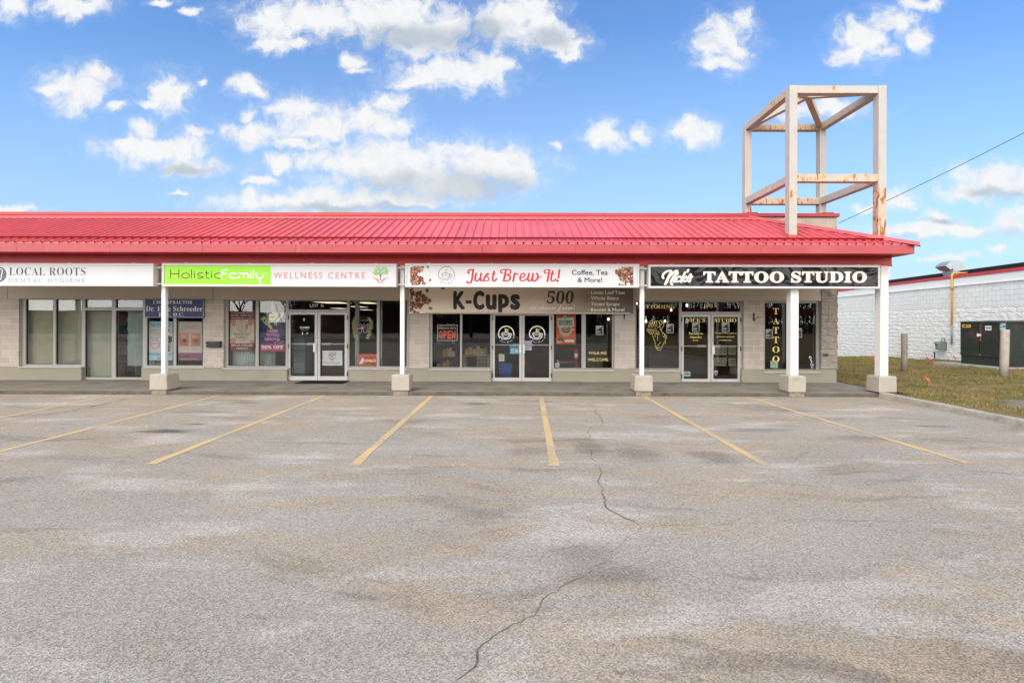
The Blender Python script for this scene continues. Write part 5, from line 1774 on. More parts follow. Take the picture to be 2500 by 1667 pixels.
# orange "every child matters" card
t_ = sheet("poster", "orange card with white lettering and a feather, standing low in the wellness window", "poster", 875, 864.2, 920, 894.4, (204, 88, 48))
a = Art(t_)
a.text("EVERY", 891, 916.4, 870.6, 876, (70, 32, 22), bold=.003)
a.text("CHILD", 890.2, 917.8, 877.2, 883.6, (240, 230, 224), bold=.004)
a.text("MATTERS", 890.2, 916.6, 885, 889.4, (70, 32, 22), bold=.002)
for (x_, y_, l_) in ((884, 876, 8), (886.5, 879, 9), (882, 881, 8.5), (879.6, 884, 5)):
    a.ell(x_, y_ + 2, 2.0, l_ * .75, (226, 222, 218), .25)
a.rect(880, 888, 881, 891, (60, 44, 40))
a.rect(886, 888, 887, 890.6, (60, 44, 40))
a.done()
# butterfly and yellow feather wings hung in the window
wr = empty("butterfly_decoration", (XX(884.9, YP), YP, ZZ(828, YP, 885)), "purple butterfly decoration between pale yellow feather wings in the wellness window", "window decoration")
M_FEATH = paint("pale yellow feather", srgb(176, 170, 120), 0.9, 0.1, var=0.25, vscale=30)
fb = MB()
c8 = lambda x, y: (850 + x / 19.6, 760 + y / 19.6)
rr = random.Random(11)
for k_ in range(420):
    sg = k_ % 2
    tt = rr.random()
    spine = ([(400, 280), (310, 420), (290, 620), (300, 840), (310, 1080), (390, 1280)], [(980, 320), (1080, 460), (1090, 700), (1040, 900), (1010, 1100), (920, 1290)])[sg]
    q = curve2(spine, 8)
    cx_, cy_ = q[min(int(tt * len(q)), len(q) - 1)]
    wd_ = 105 * (0.55 + 0.45 * math.sin(tt * math.pi))
    cx_ += rr.uniform(-wd_, wd_) * .8
    an = rr.uniform(0, math.pi)
    px_, py_ = c8(cx_, cy_ + rr.uniform(-20, 20))
    pell(fb, px_, py_, rr.uniform(1.6, 3.0), rr.uniform(.5, .9), YP + .01, YP + .012 - rr.random() * .03, 0, 6, an)
fb.build("feather_wing", M_FEATH, wr)
a = Art(wr, YP - .012, "butterfly")
PUR, LIL = (92, 50, 84), (196, 178, 190)
for pts in ([(415, 620), (430, 800), (640, 810)], [(960, 600), (930, 800), (720, 810), (860, 640)], [(445, 840), (640, 845), (640, 1010), (500, 1010)], [(740, 850), (905, 850), (890, 1000), (750, 1020)]):
    a.poly([c8(*p) for p in pts], PUR)
for pts in ([(415, 610), (640, 800), (430, 800), (415, 610)], [(950, 590), (720, 800), (930, 810), (955, 600)], [(440, 840), (450, 1000), (590, 1040), (640, 980), (650, 840), (440, 830)], [(910, 850), (890, 1000), (760, 1040), (730, 960), (730, 840)], [(670, 780), (640, 660), (570, 590)], [(690, 780), (740, 620), (800, 590)]):
    a.line([c8(*p) for p in pts], 1.5, LIL, False)
a.ell(*c8(680, 805), 2.6, 2.0, (226, 222, 226))
a.line([c8(*p) for p in [(520, 400), (560, 320), (700, 290), (850, 320)]], .7, (170, 168, 160))
for k_ in range(7):
    a.line([c8(560 + 55 * k_, 400), c8(590 + 55 * k_, 440), c8(610 + 55 * k_, 410), c8(600 + 55 * k_, 470)], .7, (176, 176, 168))
a.done()


# vinyl lettering straight on the glass belongs to its window or door
def on_glass(parent, fn, Y=YG - 0.004, name="lettering"):
    a_ = Art(parent, Y, name)
    fn(a_)
    a_.done()


GW = (214, 210, 200)
on_glass(F2, lambda a: (a.line([(757, 741.5), (756.6, 748), (759.5, 749.4), (762.6, 748.6), (762.8, 741.5)], 1.2, GW), a.text("NIT", 764.5, 776.8, 741.6, 749.2, GW), a.text("6", 783, 790.6, 741, 749.4, GW)))
on_glass(D2a, lambda a: (a.text("CLOSED", 732, 755.6, 797, 802, GW, bold=.003), a.text("MON - FRI", 735, 751, 804.6, 807, (190, 186, 176)), a.text("1", 741, 743.4, 777, 783.4, GW), a.text("1", 737.4, 739.6, 811, 817, GW), a.text("8", 748.4, 752.4, 811.4, 816.8, GW)))
# coffee shop glass
on_glass(D3a, lambda a: cup_logo(a.b, 1235.8, 815, 18.6, a.Y, a.y, a.mi(M_WV), a.mi(M_YEL), 1.7), name="decal")
on_glass(D3b, lambda a: cup_logo(a.b, 1311.4, 815, 18.6, a.Y, a.y, a.mi(M_WV), a.mi(M_YEL), 1.7), name="decal")
t_ = sheet("open_sign", "black card with a white border and orange OPEN lettering in the coffee window", "open sign", 1068, 793.3, 1117, 831.8, (226, 228, 224))
a = Art(t_)
a.rect(1069.3, 794.6, 1115.7, 830.5, (28, 32, 30))
a.text("Come in, we’re", 1071.8, 1113.4, 797.6, 803.8, (214, 220, 216), shear=.25, bold=.0015)
for i, ch_ in enumerate("OPEN"):
    a.text(ch_, 1071.8 + 10.35 * i, 1081.2 + 10.35 * i, 807, 827, (240, 104, 78), bold=.012)
a.done()
t_ = sheet("notice", "blue printed notice beside the pull plates of the coffee door", "notice", 1245, 842.8, 1266.8, 863.8, (96, 176, 214))
a = Art(t_)
a.rect(1246.5, 845.6, 1265, 849, (46, 118, 176))
for i in range(4):
    a.rect(1247.5, 851.5 + 2.9 * i, 1256, 853 + 2.9 * i, (210, 228, 234))
a.rect(1258.5, 852, 1264.5, 861, (220, 232, 236))
a.done()
t_ = sheet("notice", "white typed page taped to the right coffee door", "notice", 1280.7, 832, 1297.8, 854.9, (214, 220, 236))
a = Art(t_)
for i in range(8):
    a.rect(1282.6, 834.8 + 2.35 * i, 1296 - (i * 37 % 5) * .8, 835.7 + 2.35 * i, (120, 132, 170))
a.done()
t_ = sheet("notice", "small cream page low in the left coffee door", "notice", 1217.8, 864.2, 1231.6, 882, (196, 204, 184))
a = Art(t_)
for i in range(4):
    a.rect(1219.5, 867 + 3.2 * i, 1229.5 - i, 868 + 3.2 * i, (140, 148, 132))
a.done()
# orange coffee poster
t_ = sheet("poster", "orange poster with a round coffee cup and a tilted mint tag", "poster", 1357.4, 767, 1405.6, 840, (204, 86, 44))
a = Art(t_)
c9 = lambda L: [(1340 + x / 9.8, 750 + y / 9.8) for x, y in L]
a.ell(1381, 805, 15.8, 15.6, (228, 218, 206))
a.ell(1381, 805, 14.2, 14, (70, 44, 34))
a.ell(1381, 804.4, 13.2, 13, (226, 214, 200))
a.ell(1381.4, 803.4, 11.8, 11.4, (166, 122, 96))
a.ell(1380, 801.6, 6, 5, (184, 140, 112))
a.poly(c9([(535, 520), (605, 520), (605, 550), (540, 552)]), (232, 206, 192))
a.poly(c9([(200, 268), (595, 245), (605, 462), (215, 490)]), (190, 204, 190))
a.ell(*c9([(388, 245)])[0], 4.4, 4.2, (190, 204, 190))
a.ell(*c9([(388, 250)])[0], 2.4, 2.2, (96, 110, 98))
a.text(serif("GO DORRY"), 1363.6, 1397.4, 781.6, 787, (34, 40, 38), bold=.003)
a.text(serif("GO LOCAL!"), 1364, 1398.6, 787.6, 793.6, (34, 40, 38), bold=.003)
a.rect(1370, 795.6, 1397, 796.3, (206, 140, 116))
a.ell(*c9([(275, 770)])[0], 5.4, 4.8, (52, 56, 58))
a.ell(*c9([(275, 770)])[0], 2.2, 2, (112, 124, 132))
a.line(c9([(330, 760), (352, 745)]), 1.4, (52, 56, 58))
a.rect(1378.5, 829.4, 1401.6, 834.8, (222, 222, 208))
a.rect(1360, 832.5, 1372, 836, (220, 170, 150))
a.done()
on_glass(F3, lambda a: (a.text("WALK-INS", 1437, 1480.6, 858.3, 865, M_GOLD), a.text("WELCOME", 1434.6, 1485, 874.3, 881.4, M_GOLD)))

# the same small photo notice taped up six times
NOTES = [(1454.8, 795, 1473, 817.4, "small grey photo notice in the coffee shop's last window"),
         (1627, 790.8, 1644.8, 812.9, "small grey photo notice in the tattoo window beside the gold line drawing"),
         (1690, 787.8, 1707.9, 810, "small grey photo notice on the left tattoo door"),
         (1762.2, 787.4, 1780.6, 809.9, "small grey photo notice on the right tattoo door"),
         (1869.4, 803.6, 1886.7, 826, "small grey photo notice left of the upright gold letters"),
         (1940.2, 801.8, 1957.8, 824, "small grey photo notice half hidden by the thick white post")]
for (x0, y0, x1, y1, lb) in NOTES:
    t_ = sheet("notice", lb, "notice", x0, y0, x1, y1, (226, 224, 224), group="photo notices taped inside the glass")
    a = Art(t_)
    w_, h_ = x1 - x0, y1 - y0
    u = lambda fx_, fy_: (x0 + w_ * fx_, y0 + h_ * fy_)
    a.rect(*u(.08, .40), *u(.92, .95), (112, 108, 110))
    a.rect(*u(.08, .06), *u(.92, .40), (204, 204, 208))
    a.poly([u(.3, .42), u(.55, .22), u(.8, .2), u(.9, .5), u(.6, .6)], (84, 72, 74))
    a.rect(*u(.12, .62), *u(.6, .74), (206, 204, 204))
    a.ell(*u(.84, .14), w_ * .1, h_ * .07, (160, 44, 50))
    a.rect(*u(.62, .66), *u(.9, .9), (74, 70, 74))
    a.done()
# tattoo shop glass
on_glass(F4, lambda a: (a.text(serif("TATTOOING"), 1556.5, 1647.6, 744, 753.4, M_GOLD, spacing=1.02), a.text("UNIT 2", 1720, 1748.6, 742.4, 749.8, M_GOLD)))
on_glass(D4a, lambda a: (a.text(serif("NICK’S"), 1675, 1721.6, 776.6, 786.2, M_GOLD), a.text(serif("Tuesday to"), 1681, 1716.5, 811, 818.4, M_GOLD), a.text(serif("Saturday"), 1685, 1713.6, 820, 826.8, M_GOLD),
                         a.text(serif("11-6"), 1691, 1704, 828.6, 832.4, M_GOLD)))
on_glass(D4b, lambda a: (a.text(serif("STUDIO"), 1744.2, 1797.6, 776.8, 786.4, M_GOLD), a.text(serif("No one under eighteen"), 1745.4, 1798, 811.6, 815.4, M_GOLD),
                         a.text(serif("without parent"), 1749, 1793, 820.4, 824, M_GOLD), a.text(serif("consent"), 1756, 1786, 828.6, 831.6, M_GOLD)))


def rose(a):
    s = lambda L: [(1560 + x / 19.6, 780 + y / 19.6) for x, y in L]
    G_ = M_GOLD
    for L in ([(430, 380), (480, 200), (560, 70), (680, 30), (800, 60), (850, 160), (840, 300), (760, 380)], [(480, 380), (520, 250), (600, 160), (700, 120), (760, 180)], [(560, 390), (600, 300), (680, 230), (760, 240), (800, 300)],
              [(640, 390), (690, 330), (760, 330)], [(510, 150), (600, 260), (560, 360)], [(660, 60), (640, 160), (700, 260)], [(820, 80), (900, 60), (980, 180), (970, 360), (880, 350)],
              [(980, 210), (990, 80), (1080, 30), (1170, 60), (1180, 150), (1090, 210), (990, 215)], [(1040, 150), (1080, 90), (1130, 110), (1090, 160)], [(1060, 220), (1020, 380), (1020, 520)], [(1190, 160), (1180, 300), (1090, 440), (1080, 560)],
              [(360, 480), (460, 450), (600, 480), (740, 470), (860, 450)], [(370, 500), (480, 640), (580, 700), (680, 660), (720, 570), (800, 535), (890, 550), (950, 620), (960, 740)], [(440, 500), (560, 560), (640, 660)], [(500, 470), (620, 540), (690, 600)],
              [(640, 740), (700, 900), (760, 1060), (790, 1250)], [(770, 840), (770, 680), (850, 620), (900, 690), (890, 860), (880, 1000)], [(830, 700), (860, 660), (870, 720)], [(780, 1260), (850, 1400), (950, 1470), (1060, 1390), (1140, 1220), (1220, 1040)],
              [(880, 1270), (960, 1160), (1040, 1090)], [(820, 1300), (900, 1370), (1000, 1330)], [(1060, 560), (1160, 650), (1310, 760), (1320, 860), (1250, 960), (1270, 1060), (1250, 1180)], [(1100, 720), (1180, 660), (1240, 760), (1200, 830), (1120, 780)], [(1200, 760), (1280, 840), (1240, 900)]):
        a.line(s(L), .85, G_)
    a.poly(s([(380, 500), (470, 460), (560, 500), (680, 490), (720, 560), (660, 640), (570, 690), (480, 620)]), (122, 104, 52))


on_glass(F4, rose, name="line_drawing")
on_glass(F5, lambda a: [a.text(serif(c_), 1894.4 - (7 if c_ != 'O' else 8.6), 1894.4 + (7 if c_ != 'O' else 8.6), y0, y0 + 15.2, M_GOLD) for c_, y0 in zip("TATTOO", (752, 775.8, 798.8, 822, 845.4, 868.8))])
t_ = sheet("notice", "pale mint square sticker at the foot of the left tattoo door", "sticker", 1670, 906.6, 1685.4, 918.6, (168, 206, 204))
a = Art(t_)
a.rect(1672, 911, 1683, 914, (70, 96, 100))
a.rect(1676, 908, 1679, 917.4, (110, 140, 144))
a.done()
t_ = empty("shield_sticker", (XX(1747.8, YP), YP, ZZ(917, YP, 1748)), "white and violet shield shaped sticker at the foot of the right tattoo door", "sticker")
a = Art(t_, YP, "paper")
a.poly([(1743.5, 904.6), (1752.2, 904.6), (1752.2, 911), (1750.4, 914.6), (1747.8, 916.6), (1745.2, 914.6), (1743.5, 911)], (206, 204, 222))
a.poly([(1744.3, 909), (1751.4, 909), (1751, 912), (1747.8, 915.4), (1744.7, 912)], (96, 88, 150))
a.done()
t_ = sheet("notice", "pale mint page leaning at the foot of the upright gold letters", "notice", 1881, 880.2, 1899, 898.4, (184, 210, 196))
a = Art(t_)
a.rect(1884, 884, 1896, 885, (120, 150, 140))
a.rect(1884, 888, 1894, 889, (120, 150, 140))
a.done()
# small neon letters in the corner window
nn = empty("neon_sign", (XX(1980, 14.5), 14.5, ZZ(900, 14.5, 1980)), "thin white upright neon lettering low in the corner window", "neon sign")
M_NEON = emit("lit white neon", (0.85, 0.85, 1.0), 0.9)
b = MB()
for i, c_ in enumerate("ATTOO"):
    ptext(b, c_, 1974.5 + i * 1.4, 1981.5 + i * 1.4, 868.5 + i * 6.2, 873.6 + i * 6.2, 14.5, 0, 0)
b.build("lettering", M_NEON, nn)
# framed flash sheets on a rack inside the right tattoo door
for k_, (a0, b0, a1, b1, lb) in enumerate([(1745, 847, 1773.5, 866, "wide pale framed sheet of drawings, upper row, inside the right tattoo door"), (1779, 847, 1797, 865.4, "narrow pale framed sheet of drawings, upper row, inside the right tattoo door"),
                                           (1744, 873.6, 1773.6, 893, "wide cream framed sheet of round drawings, lower row, inside the right tattoo door"), (1779, 874.4, 1797, 892.8, "narrow cream framed sheet of drawings, lower row, inside the right tattoo door")]):
    t_ = sheet("framed_print", lb, "framed print", a0, b0, a1, b1, (150, 148, 128), Y=14.62, th=.02, group="framed drawing sheets inside the tattoo door")
    a = Art(t_, 14.62)
    a.rect(a0 + 1.6, b0 + 1.6, a1 - 1.6, b1 - 1.6, (132, 128, 108))
    rr = random.Random(k_)
    for q in range(6):
        x_, y_ = a0 + 4 + (a1 - a0 - 8) * ((q % 3) / 2), b0 + 5.5 + (b1 - b0 - 11) * (q // 3)
        if k_ >= 2:
            a.ring(x_, y_, 2.1, .9, (70, 64, 54))
        else:
            a.rect(x_ - 1.6, y_ - 2, x_ + 1.6, y_ + 2, (100, 96, 82))
    a.done()

# iron scroll bracket, mailbox, outlet, door mat
sc = empty("scroll_bracket", (XX(1840, YW), YW, ZZ(784, YW, 1840)), "black wrought iron scroll bracket on the block pier right of the tattoo doors", "bracket")
b = MB()
p3 = lambda px, py, y: (P(px, py, YW)[0], y, P(px, py, YW)[1])
b.box(XX(1838.8, YW), XX(1841.4, YW), YW - .018, YW - .001, ZZ(784, YW, 1840), ZZ(763.7, YW, 1840))
b.build("back_plate", M_DARK, sc)
b = MB()
q = [(1841, 767), (1844.5, 764.6), (1848, 767), (1850.6, 771.5), (1854.5, 774.4), (1858, 773), (1858.6, 770), (1856, 768.4)]
b.tube([p3(px, py, YW - .02 - .05 * i) for i, (px, py) in enumerate(curve2(q, 4)) for _ in [0]][:1] + [p3(px, py, YW - .02 - .012 * i) for i, (px, py) in enumerate(curve2(q, 4))], 0.009, 6)
q = [(1841, 781), (1844, 777), (1846, 774), (1848, 776), (1850, 773.5)]
b.tube([p3(px, py, YW - .02 - .012 * i) for i, (px, py) in enumerate(curve2(q, 4))], 0.007, 6)
b.build("scroll", M_DARK, sc)
x0, x1, z0, z1 = XX(502.4, YW - .1), XX(537, YW - .1), ZZ(847.6, YW - .1, 520), ZZ(833, YW - .1, 520)
mb_ = empty("mailbox", ((x0 + x1) / 2, YW, z0), "black metal wall mailbox on the pier beside the navy board", "mailbox")
M_MAIL = paint("black mailbox enamel", srgb(34, 33, 34), 0.4, 0.5, var=0.08)
MB().box(x0 + .008, x1 - .008, YW - .10, YW - .001, z0, z1 - .045).build("body", M_MAIL, mb_, bevel=0.006)
b = MB()
b.add([(x0, YW - .115, z1 - .05), (x1, YW - .115, z1 - .05), (x1, YW - .10, z1 - .012), (x0, YW - .10, z1 - .012), (x0, YW - .002, z1), (x1, YW - .002, z1), (x0, YW - .002, z1 - .044), (x1, YW - .002, z1 - .044)],
      [(0, 1, 2, 3), (3, 2, 5, 4), (0, 6, 7, 1), (0, 3, 4, 6), (1, 7, 5, 2)])
b.build("lid", M_MAIL, mb_)
xm_ = (x0 + x1) / 2
MB().box(xm_ - .012, xm_ + .012, YW - .122, YW - .1155, z1 - .05, z1 - .03).build("emblem", plain("pewter", srgb(120, 118, 116), 0.4), mb_)
x0, x1, z0, z1 = XX(2009, YW), XX(2019, YW), ZZ(868.4, YW, 2014), ZZ(863, YW, 2014)
ot = empty("outlet_box", ((x0 + x1) / 2, YW - .06, z0), "small grey outlet box low on the rough corner pier", "outlet")
MB().box(x0, x1, YW - .085, YW - .03, z0, z1).build("box", plain("weathered grey cover", srgb(92, 88, 84), 0.6), ot, bevel=0.006)
MB().box(x0 + .02, x1 - .03, YW - .091, YW - .0855, z0 + .015, z1 - .015).build("cover", M_DARK, ot)
pts = [G(716, 937.6, ZWALK), G(846, 937.8, ZWALK), G(828, 931.2, ZWALK), G(738, 931.2, ZWALK)]
xa_, xb_, ya_, yb_ = XX(716, 13.45), XX(836, 13.45), 13.5, 14.1
b = MB()
for i in range(24):
    y0 = ya_ + (yb_ - ya_) * i / 24
    y1 = ya_ + (yb_ - ya_) * (i + 1) / 24
    b.box(xa_ + .03, xb_ - .03, y0 + .003, y1 - .003, ZWALK + .004, ZWALK + .014)
b.box(xa_, xb_, ya_ - .03, yb_ + .01, ZWALK + .0005, ZWALK + .005)
mt = b.build("door_mat", paint("black ribbed mat", srgb(30, 29, 29), 0.95, 0.1, var=0.3, vscale=20), None, loc=((xa_ + xb_) / 2, 13.8, ZWALK))
tag(mt, "black ribbed mat on the walk before the wellness doors", "door mat")
# ------------------------------------------------------------------ things standing inside the shops
def blind(px0, px1, pyt, pyb, col, label, Y=14.42, wav=0.0, n=40, lace=False):
    b = MB()
    x0, x1, z0, z1 = XX(px0, Y), XX(px1, Y), ZZ(pyb, Y, (px0 + px1) / 2), ZZ(pyt, Y, (px0 + px1) / 2)
    nz_ = 12
    for i in range(n + 1):
        x = x0 + (x1 - x0) * i / n
        for j in range(nz_ + 1):
            z = z0 + (z1 - z0) * j / nz_
            y = Y + wav * math.sin(i * 1.35 + 0.35 * math.sin(i * .7 + j * .25)) + wav * .4 * mnoise.noise((i * .3, j * .2, 5))
            b.v.append((x + (0.03 * math.sin(j * 3.0) if lace and i == 0 else 0), y, z + (0.025 * math.sin(i * 2.2) if lace and j == 0 else 0)))
    for i in range(n):
        for j in range(nz_):
            o = i * (nz_ + 1) + j
            b.f.append((o, o + nz_ + 1, o + nz_ + 2, o + 1))
            b.m.append(0)
    o = b.build("curtain" if wav else "window_blind", paint("cloth " + label[:12], col, 0.9, 0.1, var=0.1, vscale=3), None, smooth=True, loc=((x0 + x1) / 2, Y, z0))
    return tag(o, label, "curtain" if wav else "blind")


blind(56, 132, 727, 900, srgb(166, 164, 138), "olive grey blind in the leftmost window pane", Y=14.40)
blind(133, 202, 727, 900, srgb(158, 158, 140), "olive grey blind in the second pane from the left", Y=14.40)
blind(205, 275, 727, 928, srgb(170, 172, 156), "pale grey blind behind the tall narrow pane of the dental shop", Y=14.40)
blind(311, 352, 757, 893, srgb(176, 188, 190), "white lace curtain behind the dental shop's door pane", Y=14.52, wav=.035, lace=True)
blind(356, 424, 880, 897, srgb(150, 168, 172), "grey sheer curtain under the pale blue poster", Y=14.55, wav=.02)
blind(568, 626, 850, 896, srgb(170, 184, 180), "pale green sheer curtain under the maroon and cream poster", Y=14.50, wav=.02)
blind(630, 664, 855, 896, srgb(160, 172, 168), "pale sheer curtain under the indigo laser poster", Y=14.50, wav=.02)
# shelf unit in the dental shop
sx0, sx1 = XX(286, 15.2), XX(330, 15.2)
sh = empty("shelf_rack", ((sx0 + sx1) / 2, 15.2, ZWALK), "white shelf rack with files behind the lace curtain", "shelf")
M_SH = plain("white shelf board", srgb(196, 194, 186), 0.6)
for k_ in range(7):
    MB().box(sx0, sx1, 15.2, 15.5, .55 + .24 * k_, .57 + .24 * k_).build("shelf", M_SH, sh)
b = MB()
for x in (sx0 - .02, sx1):
    b.box(x, x + .02, 15.2, 15.5, ZWALK, 2.1)
b.build("side_panel", M_SH, sh)
rr = random.Random(5)
for k_ in range(6):
    b = MB()
    x = sx0 + .02
    while x < sx1 - .06:
        w = rr.uniform(.02, .05)
        b.box(x, x + w - .003, 15.22, 15.45, .571 + .24 * k_, .571 + .24 * k_ + rr.uniform(.12, .2))
        x += w
    b.build("files", plain("file spines", srgb(*rr.choice([(150, 90, 90), (176, 170, 160), (120, 140, 150)])), 0.7), sh)
# interior posts seen through the wellness glass
for px, lb in ((667, "white inner post behind the indigo poster"), (872, "grey inner post behind the feather wings"), (928.5, "pale green inner post beside the last wellness pane"), (1424, "pale inner post behind the coffee shop's wide mullion")):
    x = XX(px, 14.6)
    o = MB().box(x - .055, x + .055, 14.56, 14.67, ZWALK + .003, ZC - .005).build("inner_post", paint("pale inner post", srgb(168, 176, 172), 0.6), None, bevel=.004, loc=(x, 14.6, ZWALK))
    tag(o, lb, "post")


# coffee shop stock: shelves, table, bin, bags
def table(px0, px1, Y, h, col, label):
    x0, x1 = XX(px0, Y), XX(px1, Y)
    t_ = empty("table", ((x0 + x1) / 2, Y, ZWALK), label, "table")
    m_ = paint("wood " + label[:10], col, 0.5, 0.3, var=.15, vscale=6)
    MB().box(x0, x1, Y, Y + .6, h - .04, h).build("table_top", m_, t_, bevel=.005)
    for (x, y) in ((x0 + .04, Y + .04), (x1 - .04, Y + .04), (x0 + .04, Y + .56), (x1 - .04, Y + .56)):
        MB().box(x - .025, x + .025, y - .025, y + .025, ZWALK + .003, h - .041).build("leg", m_, t_)
    return t_


table(1130, 1194, 15.0, .82, srgb(120, 104, 84), "display table behind the second coffee window pane")
table(1360, 1412, 15.0, .62, srgb(150, 104, 60), "low wooden table under the orange coffee poster")
x0, x1 = XX(1062, 15.3), XX(1112, 15.3)
cs = empty("stock_shelf", ((x0 + x1) / 2, 15.3, ZWALK), "dark stock shelf behind the OPEN card", "shelf")
for k_ in range(6):
    MB().box(x0, x1, 15.3, 15.65, .3 + .42 * k_, .325 + .42 * k_).build("shelf", paint("dark shelf", srgb(90, 74, 58), .6), cs)
b = MB()
for x in (x0 - .025, x1):
    b.box(x, x + .025, 15.3, 15.65, ZWALK + .003, 2.5)
b.build("side_panel", paint("dark shelf side", srgb(84, 70, 56), .6), cs)
rr = random.Random(21)
cols = [srgb(*c) for c in ((150, 60, 40), (190, 150, 80), (90, 110, 70), (170, 140, 100), (60, 70, 90), (200, 190, 170), (120, 70, 50))]
MSTOCK = [plain("packet %d" % i, c, .6) for i, c in enumerate(cols)]


def packets(px0, px1, Y, z, n, label, grp=None):
    x0, x1 = XX(px0, Y), XX(px1, Y)
    for k_ in range(n):
        w = (x1 - x0) / n
        x = x0 + w * (k_ + .5)
        h = rr.uniform(.16, .30)
        b = MB()
        v = []
        for zz, sx, sy in ((z, .42, .07), (z + h * .5, .46, .08), (z + h * .86, .40, .05), (z + h, .40, .012)):
            for i, j in ((-1, -1), (1, -1), (1, 1), (-1, 1)):
                v.append((x + i * sx * w, Y + .15 + j * sy, zz))
        b.add(v, [(3, 2, 1, 0), (12, 13, 14, 15)] + [(o + q, o + (q + 1) % 4, o + 4 + (q + 1) % 4, o + 4 + q) for o in (0, 4, 8) for q in range(4)])
        o = b.build("coffee_packet", rr.choice(MSTOCK), None, loc=(x, Y + .15, z))
        tag(o, label, "packet", grp)


for k_ in range(5):
    packets(1064, 1110, 15.3, .326 + .42 * k_, 6, "coffee packet standing on the dark stock shelf behind the OPEN card", "packets on the stock shelf")
packets(1134, 1190, 15.1, .821, 6, "coffee packet standing on the display table in the coffee window", "packets on the display table")
# blue recycling box, wire rack, bottle
x0, x1, z0, z1 = XX(1217.5, 14.9), XX(1250, 14.9), ZWALK + .004, ZZ(888, 14.9, 1233)
rb = empty("recycling_box", ((x0 + x1) / 2, 14.95, z0), "blue plastic box on the floor inside the left coffee door", "box")
b = MB()
v = []
for zz, e in ((z0, .03), (z1 - .04, 0.0), (z1 - .04, -.02), (z1, -.02), (z1, .01), (z0 + .02, .04)):
    for i, j in ((0, 0), (1, 0), (1, 1), (0, 1)):
        v.append((x1 - e if i else x0 + e, 15.22 - e if j else 14.9 + e, zz))
b.add(v, [(3, 2, 1, 0), (20, 21, 22, 23)] + [(o + q, o + (q + 1) % 4, o + 4 + (q + 1) % 4, o + 4 + q) for o in (0, 4, 8, 12, 16) for q in range(4)])
b.build("bin_body", plain("blue plastic", srgb(44, 84, 160), .5), rb)
x0, x1, z0, z1 = XX(1166, 14.7), XX(1200, 14.7), ZZ(884, 14.7, 1180), ZZ(866, 14.7, 1180)
wrk = empty("wire_rack", ((x0 + x1) / 2, 14.7, ZWALK), "pale wire rack low in the second coffee window pane", "rack")
b = MB()
for i in range(11):
    x = x0 + (x1 - x0) * i / 10
    b.tube([(x, 14.7, ZWALK + .003), (x, 14.7, z1)], .006, 5)
for z in (z0, z1, (z0 + z1) / 2):
    b.tube([(x0, 14.7, z), (x1, 14.7, z)], .007, 5)
b.build("grid", plain("pale wire", srgb(170, 164, 154), .5), wrk)
x, z = P(1360, 893, 14.42)
bt = empty("sanitizer_bottle", (x, 14.42, z), "white pump bottle on the sill under the orange coffee poster", "bottle")
zs_ = ZZ(896, 14.42, 1360)
MB().box(x - .07, x + .07, 14.38, 14.46, zs_, zs_ + .13).build("body", plain("white bottle", srgb(206, 214, 212), .4), bt, bevel=.012)
MB().box(x - .045, x + .03, 14.377, 14.3795, zs_ + .05, zs_ + .075).build("label_band", plain("dark label", srgb(50, 60, 66), .5), bt)
MB().tube([(x + .03, 14.42, zs_ + .13), (x + .03, 14.42, zs_ + .19), (x + .03, 14.42, zs_ + .2), (x - .01, 14.42, zs_ + .2)], .012, 8).build("pump", plain("white pump", srgb(226, 226, 222), .4), bt)
x = XX(1407, 14.7)
fe = empty("fire_extinguisher", (x, 14.7, ZZ(882, 14.7, 1407)), "red extinguisher with a white label on the inner post in the coffee window", "extinguisher")
zf = ZZ(880, 14.7, 1407)
MB().tube([(x, 14.7, zf), (x, 14.7, zf + .02), (x, 14.7, zf + .3), (x, 14.7, zf + .36), (x, 14.7, zf + .39)], [.05, .06, .06, .035, .02], 14).build("cylinder", plain("extinguisher red", srgb(170, 30, 30), .35), fe, smooth=True)
MB().tube([(x, 14.7, zf + .1), (x, 14.7, zf + .22)], .0615, 14, cap=False).build("label_band", plain("white band", srgb(220, 218, 214), .5), fe)
MB().box(x - .05, x + .02, 14.69, 14.71, zf + .39, zf + .43).build("lever", M_DARK, fe)
# tattoo shop: counter and chair shapes behind the glass
x0, x1 = XX(1585, 16.4), XX(1655, 16.4)
ct = empty("counter", ((x0 + x1) / 2, 16.4, ZWALK), "dark counter deep inside the tattoo shop", "counter")
MB().box(x0, x1, 16.4, 17.0, ZWALK + .003, 1.0).build("front", paint("dark counter front", srgb(60, 54, 52), .5), ct)
MB().box(x0 - .04, x1 + .04, 16.36, 17.04, 1.001, 1.05).build("counter_top", paint("counter top", srgb(120, 112, 104), .4), ct)
x0, x1 = XX(728, 15.0), XX(752, 15.0)
dr = empty("drawer_cart", ((x0 + x1) / 2, 15.0, ZWALK), "grey blue drawer cart inside the left wellness door", "cart")
MB().box(x0 - .15, x1 - .08, 15.0, 15.5, ZWALK + .05, 1.35).build("body", paint("cart body", srgb(88, 98, 112), .5), dr, bevel=.01)
for k_ in range(6):
    MB().box(x0 - .13, x1 - .10, 14.985, 14.9995, .2 + .19 * k_, .37 + .19 * k_).build("drawer", paint("cart drawer", srgb(112, 124, 138), .45), dr, bevel=.004)

